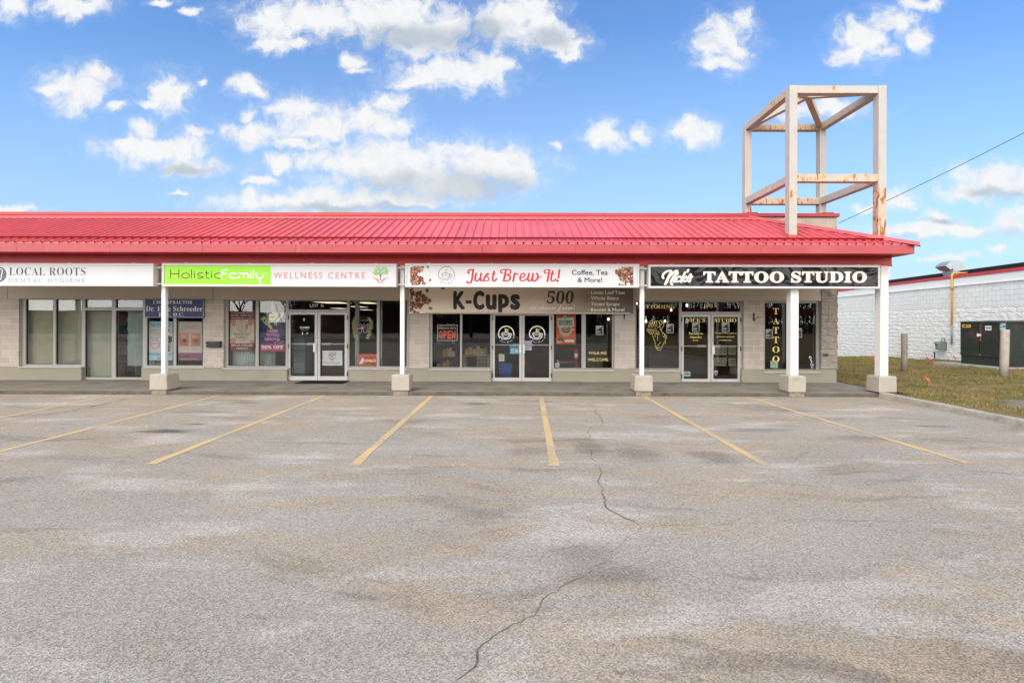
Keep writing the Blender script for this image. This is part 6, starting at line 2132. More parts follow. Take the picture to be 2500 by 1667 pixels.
# ------------------------------------------------------------------ the grass side: lawn, blades, gravel
CTRL = [(9.5, 12, .10), (9.5, 5, .10), (9.5, -5, .10), (9.5, -20, .1), (9.75, 14.2, .07), (9.9, 12.0, .11), (14.15, 17, .13), (15.1, 14.5, .26), (16.6, 16, .36), (19.3, 17.5, .40), (19.85, 21.2, .2), (20.1, 23.4, .06), (21, 30.5, -.32),
        (22.5, 40, -.5), (10, 20, -.02), (10, 30, -.35), (13, 10, .17), (16, 8, .3), (20, 8, .4), (12, 12, .13), (12, 6, .14), (30, 0, .5), (18.6, 12, .42), (12, 24, -.02), (15, 30, -.3), (12, 45, -.5), (30, 20, .4), (40, -20, .4), (12, -10, .12), (16, -15, .2)]
CA = np.array(CTRL)


def hz(x, y):
    x, y = np.asarray(x, float), np.asarray(y, float)
    d2 = (x[..., None] - CA[:, 0]) ** 2 + (y[..., None] - CA[:, 1]) ** 2 + 0.35
    w = 1 / d2 ** 1.6
    return (w * CA[:, 2]).sum(-1) / w.sum(-1)


def ground_pt(px, py, ok=None):
    z = 0.15
    for _ in range(25):
        x, y = G(px, py, z)
        z = 0.5 * z + 0.5 * float(hz(x, y))
    return x, y, float(hz(x, y))


def lawn_mat():
    m_, t, b = new_mat("thin autumn lawn")
    geo = N(t, 'ShaderNodeNewGeometry')
    pos = geo.outputs['Position']
    n1 = N(t, 'ShaderNodeTexNoise', {'Vector': pos, 'Scale': 0.9, 'Detail': 8.0, 'Roughness': 0.65})
    n2 = N(t, 'ShaderNodeTexNoise', {'Vector': pos, 'Scale': 28.0, 'Detail': 5.0, 'Roughness': 0.7})
    c = mixc(t, mapr(t, n1.outputs[0], 0.40, 0.60), srgb(98, 92, 56), srgb(128, 106, 76))
    f = mapr(t, n2.outputs[0], 0.3, 0.7, 0.65, 1.3, False)
    c = mixc(t, 1.0, c, N(t, 'ShaderNodeCombineColor', {0: f, 1: f, 2: f}).outputs[0], 'MULTIPLY')
    # bare gravel beside the kerb
    wv_ = N(t, 'ShaderNodeVectorMath', {0: n1.outputs['Color'], 1: (1.6, 1.6, 0), 2: pos}, operation='MULTIPLY_ADD').outputs[0]
    sub = N(t, 'ShaderNodeVectorMath', {0: wv_, 1: (1 / 1.5, 1 / 0.95, 0), 2: (-(11.9 + .8) / 1.5, -(10.1 + .8) / 0.95, 0)}, operation='MULTIPLY_ADD').outputs[0]
    sub = N(t, 'ShaderNodeVectorMath', {0: sub, 1: (1, 1, 0)}, operation='MULTIPLY').outputs[0]
    l = N(t, 'ShaderNodeVectorMath', {0: sub}, operation='LENGTH').outputs[1]
    vo = N(t, 'ShaderNodeTexVoronoi', {'Vector': pos, 'Scale': 60.0})
    gc = mixc(t, N(t, 'ShaderNodeSeparateColor', {0: vo.outputs['Color']}).outputs[0], srgb(92, 85, 78), srgb(140, 130, 120))
    c = mixc(t, mapr(t, l, 1.1, 0.8), c, gc)
    t.links.new(c, b.inputs['Base Color'])
    b.inputs['Roughness'].default_value = 0.95
    b.inputs['Specular IOR Level'].default_value = 0.1
    bm = N(t, 'ShaderNodeBump', {'Height': n2.outputs[0], 'Strength': 0.7, 'Distance': 0.03})
    t.links.new(bm.outputs[0], b.inputs['Normal'])
    return m_


gx = np.concatenate([np.array([9.44]), np.arange(9.6, 21, .25), np.arange(21.5, 61, 1.5)])
gy = np.concatenate([np.arange(-40, 4, 2.0), np.arange(4, 30, .25), np.arange(30, 70, 2.0)])
X_, Y_ = np.meshgrid(gx, gy)
Z_ = hz(X_, Y_)
b = MB()
nx, ny = len(gx), len(gy)
b.v = [(float(X_[j, i]), float(Y_[j, i]), float(Z_[j, i]) + (0.02 * mnoise.noise((X_[j, i] * 1.7, Y_[j, i] * 1.7, 0)) if i > 0 else 0)) for j in range(ny) for i in range(nx)]
b.f = [(j * nx + i, j * nx + i + 1, (j + 1) * nx + i + 1, (j + 1) * nx + i) for j in range(ny - 1) for i in range(nx - 1)
       if not (gx[i] < 9.72 and gy[j + 1] > 11.9 and gy[j] < 30)]
b.m = [0] * len(b.f)
tag(b.build("lawn", lawn_mat(), smooth=True), kind="structure")


def blade_mat():
    m_, t, b_ = new_mat("grass blades")
    geo = N(t, 'ShaderNodeNewGeometry')
    n1 = N(t, 'ShaderNodeTexNoise', {'Vector': geo.outputs['Position'], 'Scale': 0.8, 'Detail': 5.0, 'Roughness': 0.6})
    cr = N(t, 'ShaderNodeValToRGB', {0: math_(t, 'ADD', math_(t, 'MULTIPLY', geo.outputs['Random Per Island'], 0.55), math_(t, 'MULTIPLY', math_(t, 'SUBTRACT', n1.outputs[0], 0.38), 1.7))})
    e = cr.color_ramp.elements
    e[0].position, e[0].color = 0.15, (*srgb(92, 98, 44), 1)
    e[1].position, e[1].color = 0.95, (*srgb(168, 140, 98), 1)
    for p_, c_ in ((0.4, srgb(116, 114, 58)), (0.65, srgb(142, 122, 78))):
        q = e.new(p_)
        q.color = (*c_, 1)
    t.links.new(cr.outputs[0], b_.inputs['Base Color'])
    b_.inputs['Roughness'].default_value = 0.8
    b_.inputs['Specular IOR Level'].default_value = 0.15
    return m_


NB = 60000
bx_ = rng.uniform(9.5, 20.3, NB)
by_ = rng.uniform(7.0, 27.0, NB)
keep = (bx_ < 19.5 + (by_ - 18) * .13) & ~((((bx_ - 11.9) / 1.5) ** 2 + ((by_ - 10.1) / .95) ** 2 < .8)) & ~((bx_ < 9.85) & (by_ > 11.9))
dens = np.array([0.5 + 0.9 * mnoise.noise((x * .9, y * .9, 2.0)) for x, y in zip(bx_, by_)])
keep &= rng.uniform(0, 1, NB) < dens + 0.35
bx_, by_ = bx_[keep], by_[keep]
bz_ = hz(bx_, by_) - 0.005
n = len(bx_)
an = rng.uniform(0, 2 * np.pi, n)
hh = rng.uniform(.025, .075, n)
ww = rng.uniform(.006, .013, n)
le = rng.uniform(.0, .05, n)
la = rng.uniform(0, 2 * np.pi, n)
V = np.zeros((n, 3, 3))
V[:, 0] = np.stack([bx_ - np.cos(an) * ww, by_ - np.sin(an) * ww, bz_], 1)
V[:, 1] = np.stack([bx_ + np.cos(an) * ww, by_ + np.sin(an) * ww, bz_], 1)
V[:, 2] = np.stack([bx_ + np.cos(la) * le, by_ + np.sin(la) * le, bz_ + hh], 1)
me = bpy.data.meshes.new("grass")
me.from_pydata(V.reshape(-1, 3).tolist(), [], np.arange(n * 3).reshape(-1, 3).tolist())
me.materials.append(blade_mat())
go = bpy.data.objects.new("grass", me)
COL.objects.link(go)
tag(go, "short thin autumn grass with tan patches", "grass", kind="stuff")

# ------------------------------------------------------------------ white block building at the right
WX, WM = 17.1, 0.13
wdir = Vector((WM, 1, 0)).normalized()
wnrm = Vector((-1, WM, 0)).normalized()
wp = lambda y: Vector((WX + WM * y, y, 0))


def wall_y(px):
    k_ = (RGT * 0 + FWD + (px - CX) / F * RGT)
    r_ = k_.x / k_.y
    return WX / (r_ - WM)


nb_ = empty("white_block_building", (*wp(20)[:2], 0), "long white painted block building with a red eave line and black roof screen", "building")
M_WBLK = block_mat("white painted block", srgb(236, 236, 233), srgb(232, 232, 229), srgb(196, 196, 192), msz=0.009, axis='YZ', bump=0.5)
M_WSPL = paint("white painted split-face block", srgb(236, 235, 231), 0.8, 0.25, var=0.05, vscale=4.0, bump=0.1, bscale=40, dirt=srgb(196, 194, 184), dscale=3.0, damt=0.4)
ys_, ye_ = 8.0, 46.0
L_ = (ye_ - ys_) / wdir.y
zr1, zr0, zbd, zsp = 4.03, 3.905, 3.53, 2.54


def wprism(b, z0, z1, d0, d1, mi=0, y0=ys_, y1=ye_):
    """box along the wall between heights, from d0 to d1 metres out from the wall face"""
    p = [wp(y0) + wnrm * d0, wp(y1) + wnrm * d0, wp(y1) + wnrm * d1, wp(y0) + wnrm * d1]
    v = [(q.x, q.y, z) for z in (z0, z1) for q in p]
    b.add(v, [(0, 1, 2, 3), (7, 6, 5, 4), (0, 4, 5, 1), (1, 5, 6, 2), (2, 6, 7, 3), (3, 7, 4, 0)], mi)


b = MB()
wprism(b, zsp, zbd, -0.3, 0.0)
b.build("upper_wall", M_WBLK, nb_)
b = MB()
split_relief(b, wp(ys_), wdir, L_, -0.9, zsp, 0.10, 0.2, 0.8, 0.026, wnrm, 0.012, zstep=0.035)
b.build("split_face_wall", M_WSPL, nb_)
M_WMET = paint("white metal fascia", srgb(238, 238, 237), 0.5, 0.35, var=0.03, vscale=.6)
b = MB()
wprism(b, zbd + .05, zr0, -0.3, 0.02)
b.build("fascia", M_WMET, nb_)
b = MB()
wprism(b, zbd, zbd + .05, -0.3, 0.05)
b.build("trim_bead", M_WMET, nb_)
b = MB()
wprism(b, zr0, zr1, -0.4, 0.06)
b.build("eave_line", paint("red eave trim", srgb(200, 66, 70), .45, .4), nb_, bevel=.01)
b = MB()
wprism(b, zr1 - .05, zr1 + .26, -0.75, -0.55)
b.build("roof_screen", paint("black roof screen", srgb(40, 37, 37), .7, .2, var=.15, vscale=2), nb_)
b = MB()
wprism(b, 3.7, 3.72, -20, -0.3)
b.build("flat_roof", M_FLAT, nb_)
b = MB()
for y in (ys_, ye_):
    p, q = wp(y), wp(y) - wnrm * 20
    b.add([(p.x, p.y, -.9), (q.x, q.y, -.9), (q.x, q.y, 4.0), (p.x, p.y, 4.0)], [(0, 1, 2, 3)])
b.build("end_wall", M_WBLK, nb_)


def wpt(px, py, out=0.0):
    """point on the white wall seen at the photo pixel, moved out from the face"""
    y = wall_y(px)
    x, z = P(px, py, y)
    p = Vector((x, y, z)) + wnrm * out
    return p


# yellow gas riser, meter
gp = empty("gas_pipe", wpt(2329.6, 850, .08), "yellow gas riser pipe with a grey lower end, climbing the white wall", "pipe")
M_YPIPE = paint("yellow pipe paint", srgb(212, 160, 70), .5, .4, var=.08)
M_GPIPE = paint("grey pipe paint", srgb(128, 132, 134), .5, .4, var=.06)
c4p = lambda x, y: (2100 + x / 5.2275, 620 + y / 5.2275)
tp, md, bt_ = wpt(*c4p(1201, 246), .10), wpt(*c4p(1201, 905), .10), wpt(*c4p(1201, 1145), .10)
tp.x, tp.y = md.x, md.y
bt_.x, bt_.y = md.x, md.y
zt_ = tp.z
MB().tube([(md.x, md.y, md.z), (md.x, md.y, zt_ - .06), (md.x + .02, md.y, zt_ - .02), (md.x + .06, md.y, zt_), (md.x + .75, md.y - .05, zt_ + .02)], .036, 10).build("riser", M_YPIPE, gp, smooth=True)
MB().tube([(md.x, md.y, md.z - .001), (md.x, md.y, bt_.z)], .036, 10).build("lower_pipe", M_GPIPE, gp, smooth=True)
cz = wpt(*c4p(1201, 447), .1).z
MB().tube([(md.x, md.y, cz - .03), (md.x, md.y, cz + .03)], .05, 10).build("coupling", plain("brown coupling", srgb(120, 84, 50), .6), gp)
gm = empty("gas_meter", wpt(*c4p(1100, 1215), .2), "grey gas meter with bent pipes low on the white wall", "gas meter")
M_METER = paint("grey green meter enamel", srgb(104, 116, 112), .5, .4, var=.08)
m0, m1 = wpt(*c4p(1038, 1215), .22), wpt(*c4p(1170, 1120), .22)
cx_, cy_, cz_ = (m0.x + m1.x) / 2, (m0.y + m1.y) / 2, (m0.z + m1.z) / 2
hw, hh_ = abs(P(c4p(1170, 0)[0], 830, cy_)[0] - P(c4p(1038, 0)[0], 830, cy_)[0]) / 2, abs(m1.z - m0.z) / 2
b = MB()
n_ = 20
v = []
for zz, k_ in ((cz_ - hh_, .80), (cz_ - hh_ * .85, .97), (cz_ + hh_ * .7, 1.0), (cz_ + hh_, .9)):
    for i in range(n_):
        a_ = 2 * math.pi * i / n_
        ca, sa = math.cos(a_), math.sin(a_)
        v.append((cx_ + math.copysign(abs(ca) ** .6, ca) * hw * k_, cy_ + math.copysign(abs(sa) ** .6, sa) * .11 * k_, zz))
b.add(v, [tuple(range(n_))[::-1], tuple(range(3 * n_, 4 * n_))] + [(o * n_ + i, o * n_ + (i + 1) % n_, (o + 1) * n_ + (i + 1) % n_, (o + 1) * n_ + i) for o in range(3) for i in range(n_)])
b.build("meter_body", M_METER, gm)
q3 = lambda x, y, dy=0.0: Vector((P(*c4p(x, y), cy_)[0], cy_ + dy, P(*c4p(x, y), cy_)[1]))
MB().tube([q3(1040, 1150), q3(1036, 1090), q3(1046, 1074), q3(1060, 1070), q3(1076, 1078), q3(1082, 1100), q3(1082, 1130)], .022, 8).build("inlet_pipe", M_GPIPE, gm, smooth=True)
MB().tube([q3(965, 1143), q3(972, 1143), q3(1010, 1143), q3(1016, 1143)], [.02, .1, .1, .03], 16).tube([q3(1010, 1145), q3(1040, 1148)], .022, 8).build("regulator", M_METER, gm, smooth=True)
MB().tube([q3(1138, 1122), q3(1138, 1045), q3(1160, 1040), q3(1166, 1050), q3(1166, 1122)], .02, 8).build("valve_pipe", plain("rust brown fitting", srgb(126, 96, 70), .7), gm)
MB().tube([q3(1166, 1140), q3(1200, 1138)], .024, 8).build("outlet_pipe", M_GPIPE, gm)
sp0 = wpt(*c4p(1025, 1352), .25)
zs_ = wpt(*c4p(1025, 1252), .25).z
ps = MB().tube([(sp0.x, sp0.y, sp0.z - .05), (sp0.x, sp0.y, zs_)], .022, 8).tube([(sp0.x, sp0.y, zs_ - .06), (sp0.x, sp0.y, zs_ - .02)], .045, 8).build("pipe_stub", plain("dark pipe", srgb(78, 80, 78), .6), None, loc=(sp0.x, sp0.y, sp0.z))
tag(ps, "thin dark pipe stub standing in the grass under the gas meter", "pipe")

# galvanized gooseneck hood on the white building's roof
yh = wall_y(2330) + .4
hd = empty("roof_vent", (XX(2335, yh), yh, 3.72), "galvanized gooseneck hood on the white building's roof", "roof vent")
M_GALV = paint("galvanized sheet", srgb(150, 158, 164), .42, .5, var=.12, vscale=5, metal=.35)
qh = lambda x, y: P(*c4p(x, y), yh)
prof_o = [qh(*p) for p in [(1340, 250), (1338, 160), (1322, 118), (1285, 95), (1235, 85), (1180, 88), (1130, 112), (1088, 152)]]
prof_i = [qh(*p) for p in [(1188, 250), (1188, 205), (1190, 195), (1188, 190), (1183, 186), (1178, 186), (1172, 190), (1160, 202)]]
b = MB()
y0, y1 = yh - .0, yh + .55
n_ = len(prof_o)
v = [(x, y0, z) for x, z in prof_o] + [(x, y0, z) for x, z in prof_i] + [(x, y1, z) for x, z in prof_o] + [(x, y1, z) for x, z in prof_i]
f = []
for i in range(n_ - 1):
    f += [(i, i + 1, n_ + i + 1, n_ + i), (2 * n_ + i + 1, 2 * n_ + i, 3 * n_ + i, 3 * n_ + i + 1), (i + 1, i, 2 * n_ + i, 2 * n_ + i + 1), (n_ + i, n_ + i + 1, 3 * n_ + i + 1, 3 * n_ + i)]
b.add(v, f)
b.add([(prof_o[-1][0] + .03, y0 + .01, prof_o[-1][1] + .0), (prof_i[-1][0] + .02, y0 + .01, prof_i[-1][1]), (prof_i[-1][0] + .02, y1 - .01, prof_i[-1][1]), (prof_o[-1][0] + .03, y1 - .01, prof_o[-1][1])], [(0, 1, 2, 3)])
b.build("hood", M_GALV, hd)
MB().box(prof_i[0][0] + .03, prof_o[0][0] - .03, y0 + .03, y1 - .03, 3.72, prof_o[0][1] - .002).build("curb", M_GALV, hd)
# grey duct end seen beside the last post
yd = wall_y(2168) + 1.0
x0, x1 = XX(2160, yd), XX(2172.8, yd)
dz0, dz1 = 3.72, ZZ(648, yd, 2168)
o = empty("roof_duct", ((x0 + x1) / 2, yd, dz0), "pale grey duct stack on the white building's roof, beside the last white post", "duct")
MB().box(x0, x1, yd, yd + .4, dz0, dz1).build("duct", paint("pale grey duct", srgb(176, 182, 186), .5, .4), o)
MB().box(x0 - .03, x1 + .03, yd - .03, yd + .43, dz1 + .0005, dz1 + .06).build("duct_cap", M_GALV, o)

# ------------------------------------------------------------------ green transformer cabinets on a pad
M_TRG = paint("dark green cabinet enamel", srgb(44, 51, 46), .5, .35, var=.1, vscale=2, dirt=srgb(112, 76, 46), dscale=2.2, damt=.45)
M_TRR = rusty("brown rust run", srgb(108, 66, 44), 1.0)
tx, ty, tz = XX(2452, 16.0), 16.0, 0.40
zT = ZZ(783.2, 16.0, 2452)
d_l = 17.55 - 16.0
tr = empty("transformer_box", (tx + 1, ty + .8, tz), "dark green steel transformer cabinet with rust streaks and white stickers in the grass", "transformer")
zd = tz + 0.30
b = MB()
b.box(tx + .003, tx + 1.0, ty + .003, ty + d_l - .003, tz, zd - .015)
b.build("skirt", M_TRG, tr, bevel=.01)
b = MB()
b.box(tx + .01, tx + 1.0, ty + .01, ty + d_l - .01, zd - .014, zT - .06)
b.build("body", M_TRG, tr)
gapy = ty + d_l * .545
for (a_, c_) in ((ty + .0, gapy - .012), (gapy + .012, ty + d_l)):
    MB().box(tx - .022, tx + .0085, a_ + .006, c_ - .006, zd, zT - .065).build("door", M_TRG, tr, bevel=.006)
MB().box(tx - .003, tx + .0095, gapy - .0115, gapy + .0115, zd + .02, zT - .07).build("door_gap", M_DARK, tr)
MB().box(tx - .026, tx - .0225, gapy - .09, gapy - .016, zd + .55, zT - .07).build("rust_streak", M_TRR, tr)
b = MB()
b.add([(tx - .05, ty - .04, zT - .0645), (tx + 1.03, ty - .04, zT - .0645), (tx + 1.03, ty + d_l + .03, zT - .0645), (tx - .05, ty + d_l + .03, zT - .0645), (tx - .02, ty - .02, zT - .02), (tx + 1.0, ty - .02, zT + .015), (tx + 1.0, ty + d_l, zT + .015), (tx - .02, ty + d_l, zT - .02)],
      [(3, 2, 1, 0), (4, 5, 6, 7), (0, 1, 5, 4), (1, 2, 6, 5), (2, 3, 7, 6), (3, 0, 4, 7)])
b.build("lid", M_TRG, tr)
MB().box(tx + .02, tx + .36, ty - .012, ty - .0005, zd - .2, zT - .08).build("front_panel", M_TRG, tr, bevel=.004)
MB().box(tx + .52, tx + 2.4, ty + .12, ty + 1.3, tz, zT - .16).build("radiator_tank", M_TRG, tr, bevel=.02)


def side_sticker(y0, y1, z0, z1, col, marks, nm="sticker"):
    o_ = MB().box(tx - .0265, tx - .0228, y0, y1, z0, z1).build(nm, plain("sticker", srgb(*col), .5), tr)
    b_ = MB()
    for (u0, v0, u1, v1) in marks:
        b_.box(tx - .0275, tx - .0267, y1 + (y0 - y1) * u0, y1 + (y0 - y1) * u1, z1 + (z0 - z1) * v0, z1 + (z0 - z1) * v1)
    if marks:
        b_.build("sticker_print", plain("sticker print", srgb(40, 60, 80), .5), o_)


yy = lambda px: XX(2452, 16.0) / ((px - 1250) / 1150 + .0)          # depth on the side face x = tx
side_sticker(yy(2363.5), yy(2343), zT - .24, zT - .13, (216, 176, 46), [(.2, .2, .5, .8), (.55, .3, .9, .5)], "warning_sticker")
side_sticker(yy(2413.8), yy(2398.5), zT - .33, zT - .17, (214, 216, 220), [(.1, .4, .9, .6)])
side_sticker(yy(2448), yy(2434.5), zT - .31, zT - .07, (176, 204, 216), [(.5, .4, .95, .6), (.1, .1, .3, .2), (.1, .3, .3, .4), (.1, .5, .3, .6), (.1, .7, .3, .8)])
side_sticker(yy(2389), yy(2378), zd + .72, zd + .80, (222, 222, 222), [], "white_tag")
MB().tube([(tx - .03, gapy - .05, zd + .06), (tx - .045, gapy - .05, zd + .06)], .022, 10).build("bolt", plain("steel bolt", srgb(150, 148, 142), .4), tr)
MB().box(tx - .06, tx - .0228, gapy + .02, gapy + .045, zd + .7, zd + .82).build("door_handle", plain("pale handle", srgb(206, 196, 190), .5), tr)
pad = MB().box(tx - .55, tx + 2.8, ty - .28, ty + d_l + .6, -.2, tz - .002).build("pad", M_KERB, None, bevel=.02, loc=(tx + 1, ty + .8, tz - .1))
tag(pad, "flat concrete pad under the green transformer cabinet", "concrete pad")


def bollard(px, pyt, pyb, Y, dia, label, mat, lean=0.0):
    x, z0 = P(px, pyb, Y)
    z1 = ZZ(pyt, Y, px)
    b = MB()
    r_ = dia / 2
    b.tube([(x, Y, z0 - .1), (x + lean * .3, Y, z0 + (z1 - z0) * .3), (x + lean, Y, z1 - .03), (x + lean, Y, z1 - .008), (x + lean, Y, z1)], [r_, r_, r_, r_ * .95, r_ * .8], 20)
    o_ = b.build("bollard", mat, None, loc=(x, Y, z0))
    for p_ in o_.data.polygons:
        p_.use_smooth = abs(p_.normal.z) < .5
    tag(o_, label, "bollard", "weathered bollards in the grass")


bollard(2207.5, 813.6, 907, 17.0, .19, "slim grey brown bollard in the grass right of the last white post", paint("weathered wood bollard", srgb(138, 128, 116), .9, .1, var=.15, vscale=6, dirt=srgb(90, 80, 68), dscale=3, damt=.6, streak=True))
bollard(2450.6, 804.6, 917, 14.5, .21, "thick pale concrete bollard before the green transformer cabinet", paint("concrete bollard", srgb(168, 160, 148), .9, .15, var=.12, vscale=5, bump=.3, bscale=40, dirt=srgb(112, 102, 92), dscale=3, damt=.6), lean=.04)

# utility marker flags
FL = [(68, 1255, 'y', "pale yellow marker flag by the white wall, farthest left"), (165, 1322, 'r', "red marker flag at the left edge of the last white post"), (473, 1257, 'y', "yellow marker flag by the white wall, left of the slim bollard"),
      (834, 1277, 'y', "yellow marker flag by the white wall, left of the gas meter"), (857, 1332, 'r', "red marker flag just under a yellow one, left of the gas meter"), (927, 1376, 'r', "red marker flag low in the grass, left of the dark pipe stub"),
      (1204, 1322, 'r', "red marker flag at the left side of the green transformer cabinet"), (858, 1600, 'o', "bright orange marker flag alone in the near grass")]
FM = {'y': plain("yellow flag", srgb(216, 172, 70), .6), 'r': plain("red flag", srgb(206, 70, 52), .6), 'o': plain("orange flag", srgb(238, 92, 34), .6)}
for i, (cx_, cy_, c_, lb) in enumerate(FL):
    px, py = c4p(cx_, cy_)
    x, y, z = ground_pt(px, py + (19 if c_ == 'o' else 11))
    yw = (WX + WM * y)
    if x > yw - .15:
        y = wall_y(px) - .25
        x = XX(px, y)
        z = float(hz(x, y))
    zc = ZZ(py, y, px)
    if zc < z + .1:
        zc = z + .1
    t_ = empty("marker_flag", (x, y, z), lb, "flag", "utility marker flags in the grass")
    MB().tube([(x + .03, y, z - .02), (x + .02, y, zc - .05), (x - .05, y, zc + .10)], .004, 5).build("wire", M_GPIPE, t_)
    s_ = .085
    b = MB()
    rr = random.Random(i)
    pts = [(x - .05 + .012 * k_ + s_ * .35 * k_ / 2, y + .02 * math.sin(k_ * 1.4 + i), zc + .10 - .055 * k_) for k_ in range(4)]
    v = []
    for k_ in range(5):
        u = k_ / 4
        v += [(x - .05 + .13 * u, y + .015 * math.sin(u * 6 + i), zc + .10 - .12 * u - .01 * math.sin(u * 5)), (x - .07 + .11 * u + .02, y + .02 * math.sin(u * 5 + i + 1), zc + .03 - .13 * u)]
    for k_ in range(4):
        b.add([v[2 * k_], v[2 * k_ + 1], v[2 * k_ + 3], v[2 * k_ + 2]], [(0, 1, 2, 3)])
    b.build("flag_cloth", FM[c_], t_)

# service wire from the corner of the block parapet to a pole beyond the frame
x0, z0 = P(2047, 545, 14.8)
x1, z1 = P(2760, 187, 11.0)
b = MB()
b.tube([(x0 + (x1 - x0) * t, 14.8 + (11.0 - 14.8) * t, z0 + (z1 - z0) * t - .25 * 4 * t * (1 - t) * .35) for t in [i / 24 for i in range(25)]], .009, 6)
o = b.build("service_wire", plain("dark cable", srgb(70, 72, 78), .6), None, loc=(x0, 14.8, z0))
tag(o, "thin dark overhead wire rising from the block parapet to the right", "wire")

# litter along the walk
rr = random.Random(4)
b = MB()
for k_ in range(150):
    x = rr.uniform(-14, 9.2)
    y = YK - abs(rr.gauss(0, .14)) - .02
    if k_ % 5 == 0:
        x, y = rr.uniform(-9, 9), rr.uniform(3, 11.5)
    if k_ > 105:
        x, y = 9.24 - abs(rr.gauss(0, .1)), rr.uniform(9.5, 11.9)
    s_ = rr.uniform(.008, .022)
    a_ = rr.uniform(0, 6.28)
    v = [(x + s_ * math.cos(a_ + q * 1.57) * (1 if q % 2 else .55), y + s_ * math.sin(a_ + q * 1.57) * (1 if q % 2 else .55), .006 + rr.uniform(0, .01)) for q in range(4)]
    b.add(v, [(0, 1, 2, 3)], rr.choice([0, 0, 1, 2]))
lt = b.build("leaf_litter", [plain("brown leaf", srgb(104, 62, 38), .8), plain("tan leaf", srgb(150, 116, 80), .8), plain("grey grit", srgb(170, 166, 160), .8)])
tag(lt, "bits of dry leaf and grit along the kerb and over the lot", "litter", kind="stuff")

# ------------------------------------------------------------------ across the road, behind the photographer: what the glass reflects
def bare_tree(x, y, h, seed, label):
    t_ = empty("bare_tree", (x, y, 0), label, "tree", "bare trees across the road")
    r_ = random.Random(seed)
    tr_, cr_ = MB(), MB()
    p = Vector((x, y, 0))
    top = Vector((x + r_.uniform(-.3, .3), y, h * .42))
    tr_.tube([p, p.lerp(top, .5) + Vector((r_.uniform(-.1, .1), 0, 0)), top], [h * .022, h * .017, h * .014], 7)

    def grow(p_, d, l, r0, dep_):
        q_ = p_ + d * l
        cr_.tube([p_, p_.lerp(q_, .5) + Vector((r_.uniform(-.06, .06) * l, r_.uniform(-.06, .06) * l, 0)), q_], [r0, r0 * .8, r0 * .6], 4, cap=False)
        if dep_ == 0:
            return
        for _ in range(r_.choice([2, 3, 3])):
            nd = (d + Vector((r_.uniform(-.8, .8), r_.uniform(-.8, .8), r_.uniform(-.1, .6)))).normalized()
            grow(p_.lerp(q_, r_.uniform(.6, 1.0)), nd, l * r_.uniform(.6, .8), r0 * .6, dep_ - 1)

    for k_ in range(5):
        a_ = k_ * 1.257 + r_.uniform(-.3, .3)
        grow(top + Vector((0, 0, -h * .05 * k_ * .5)), Vector((math.cos(a_) * .7, math.sin(a_) * .7, 1)).normalized(), h * .22, h * .010, 4)
    m_ = M_BARK
    tr_.build("trunk", m_, t_)
    cr_.build("crown", m_, t_)


M_BARK = paint("grey bark", srgb(74, 66, 58), .9, .1, var=.2, vscale=6)
for i, (x, y, h) in enumerate([(-34, -30, 8.5), (-30, -34, 9), (-26, -31, 8), (-17, -30, 8.5), (-13.5, -33, 9), (-5, -27, 9), (0.5, -33, 10), (5.0, -28, 8), (9.5, -31, 9), (19, -30, 9.5), (30, -28, 9), (40, -33, 9)]):
    bare_tree(x, y, h, 40 + i, "bare tree across the road, reflected faintly in the shop glass")
sb_ = empty("roadside_shop", (-60, -42, 0), "low olive grey shop across the road, reflected in the dental shop's panes", "building")
MB().box(-78, -42, -52, -42, -.05, 3.2).build("wall", paint("olive render", srgb(128, 124, 100), .9, .1), sb_)
MB().box(-78.3, -41.7, -52.3, -41.7, 3.201, 3.4).build("roof", M_FLAT, sb_)
b = MB()
for k_ in range(7):
    b.box(-76 + 4.4 * k_, -73.4 + 4.4 * k_, -41.99, -41.9, .6, 2.2)
b.build("window", plain("dark shop glass", srgb(50, 54, 56), .2), sb_)
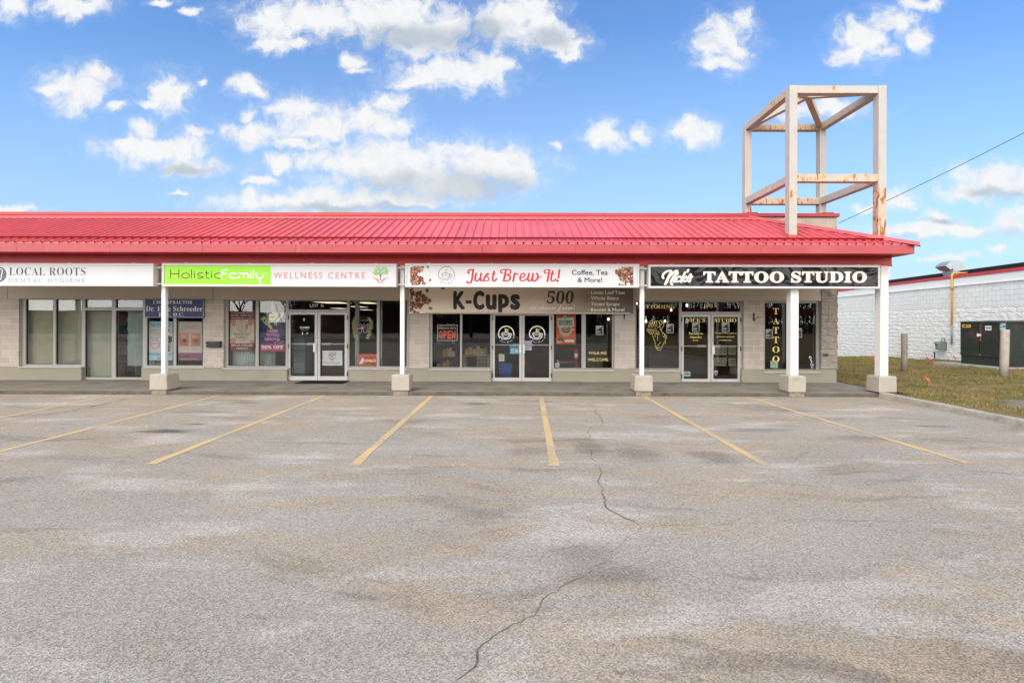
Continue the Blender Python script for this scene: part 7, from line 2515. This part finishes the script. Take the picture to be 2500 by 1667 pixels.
MB().box(-64, -52, -41.96, -41.8, 2.4, 3.0).build("sign_band", paint("red shop band", srgb(190, 60, 44), .5), sb_)
cn = empty("fuel_canopy", (26, -36, 0), "red edged fuel canopy across the road, reflected in the tattoo shop's glass", "canopy")
MB().box(14, 42, -44, -36, 2.9, 3.8).build("canopy_roof", paint("canopy red", srgb(168, 26, 28), .4, .4), cn)
for (x, y) in ((16, -38), (27.5, -38), (39, -38), (16, -42), (39, -42)):
    MB().box(x - .2, x + .2, y - .2, y + .2, 0, 2.899).build("canopy_post", M_WHITE, cn)
rd = MB().add([(-200, -24, .012), (200, -24, .012), (200, -14, .012), (-200, -14, .012)], [(3, 2, 1, 0)][:0] + [(0, 3, 2, 1)])
rd.f = [(0, 1, 2, 3)]
tag(rd.build("road", paint("dark asphalt road", srgb(96, 95, 96), .9, .1, var=.1)), kind="structure")

# bare wood beyond the road: thin upright stems and twigs
nw = 11000
wx = np.where(rng.uniform(0, 1, nw) < .8, rng.uniform(-37, 14, nw), rng.uniform(14, 70, nw))
wy = rng.uniform(-60, -48, nw)
wh = rng.uniform(0.5, 1.0, nw) ** .5 * rng.uniform(5.5, 12.5, nw)
z0w = np.where(rng.uniform(0, 1, nw) < .45, 0.0, wh * rng.uniform(.2, .6, nw))
ln_ = rng.normal(0, .22, nw) * (wh - z0w)
hw = rng.uniform(.03, .11, nw)
V = np.zeros((nw, 3, 3))
V[:, 0] = np.stack([wx - hw, wy, z0w], 1)
V[:, 1] = np.stack([wx + hw, wy, z0w], 1)
V[:, 2] = np.stack([wx + ln_, wy + rng.normal(0, .5, nw), wh], 1)
me = bpy.data.meshes.new("bare_wood")
me.from_pydata(V.reshape(-1, 3).tolist(), [], np.arange(nw * 3).reshape(-1, 3).tolist())
me.materials.append(paint("grey brown twigs", srgb(70, 64, 56), .95, .05, var=.3, vscale=.6))
o = bpy.data.objects.new("bare_wood", me)
COL.objects.link(o)
tag(o, "grey bare wood across the road, a dark band in the shop glass", "wood", kind="stuff")
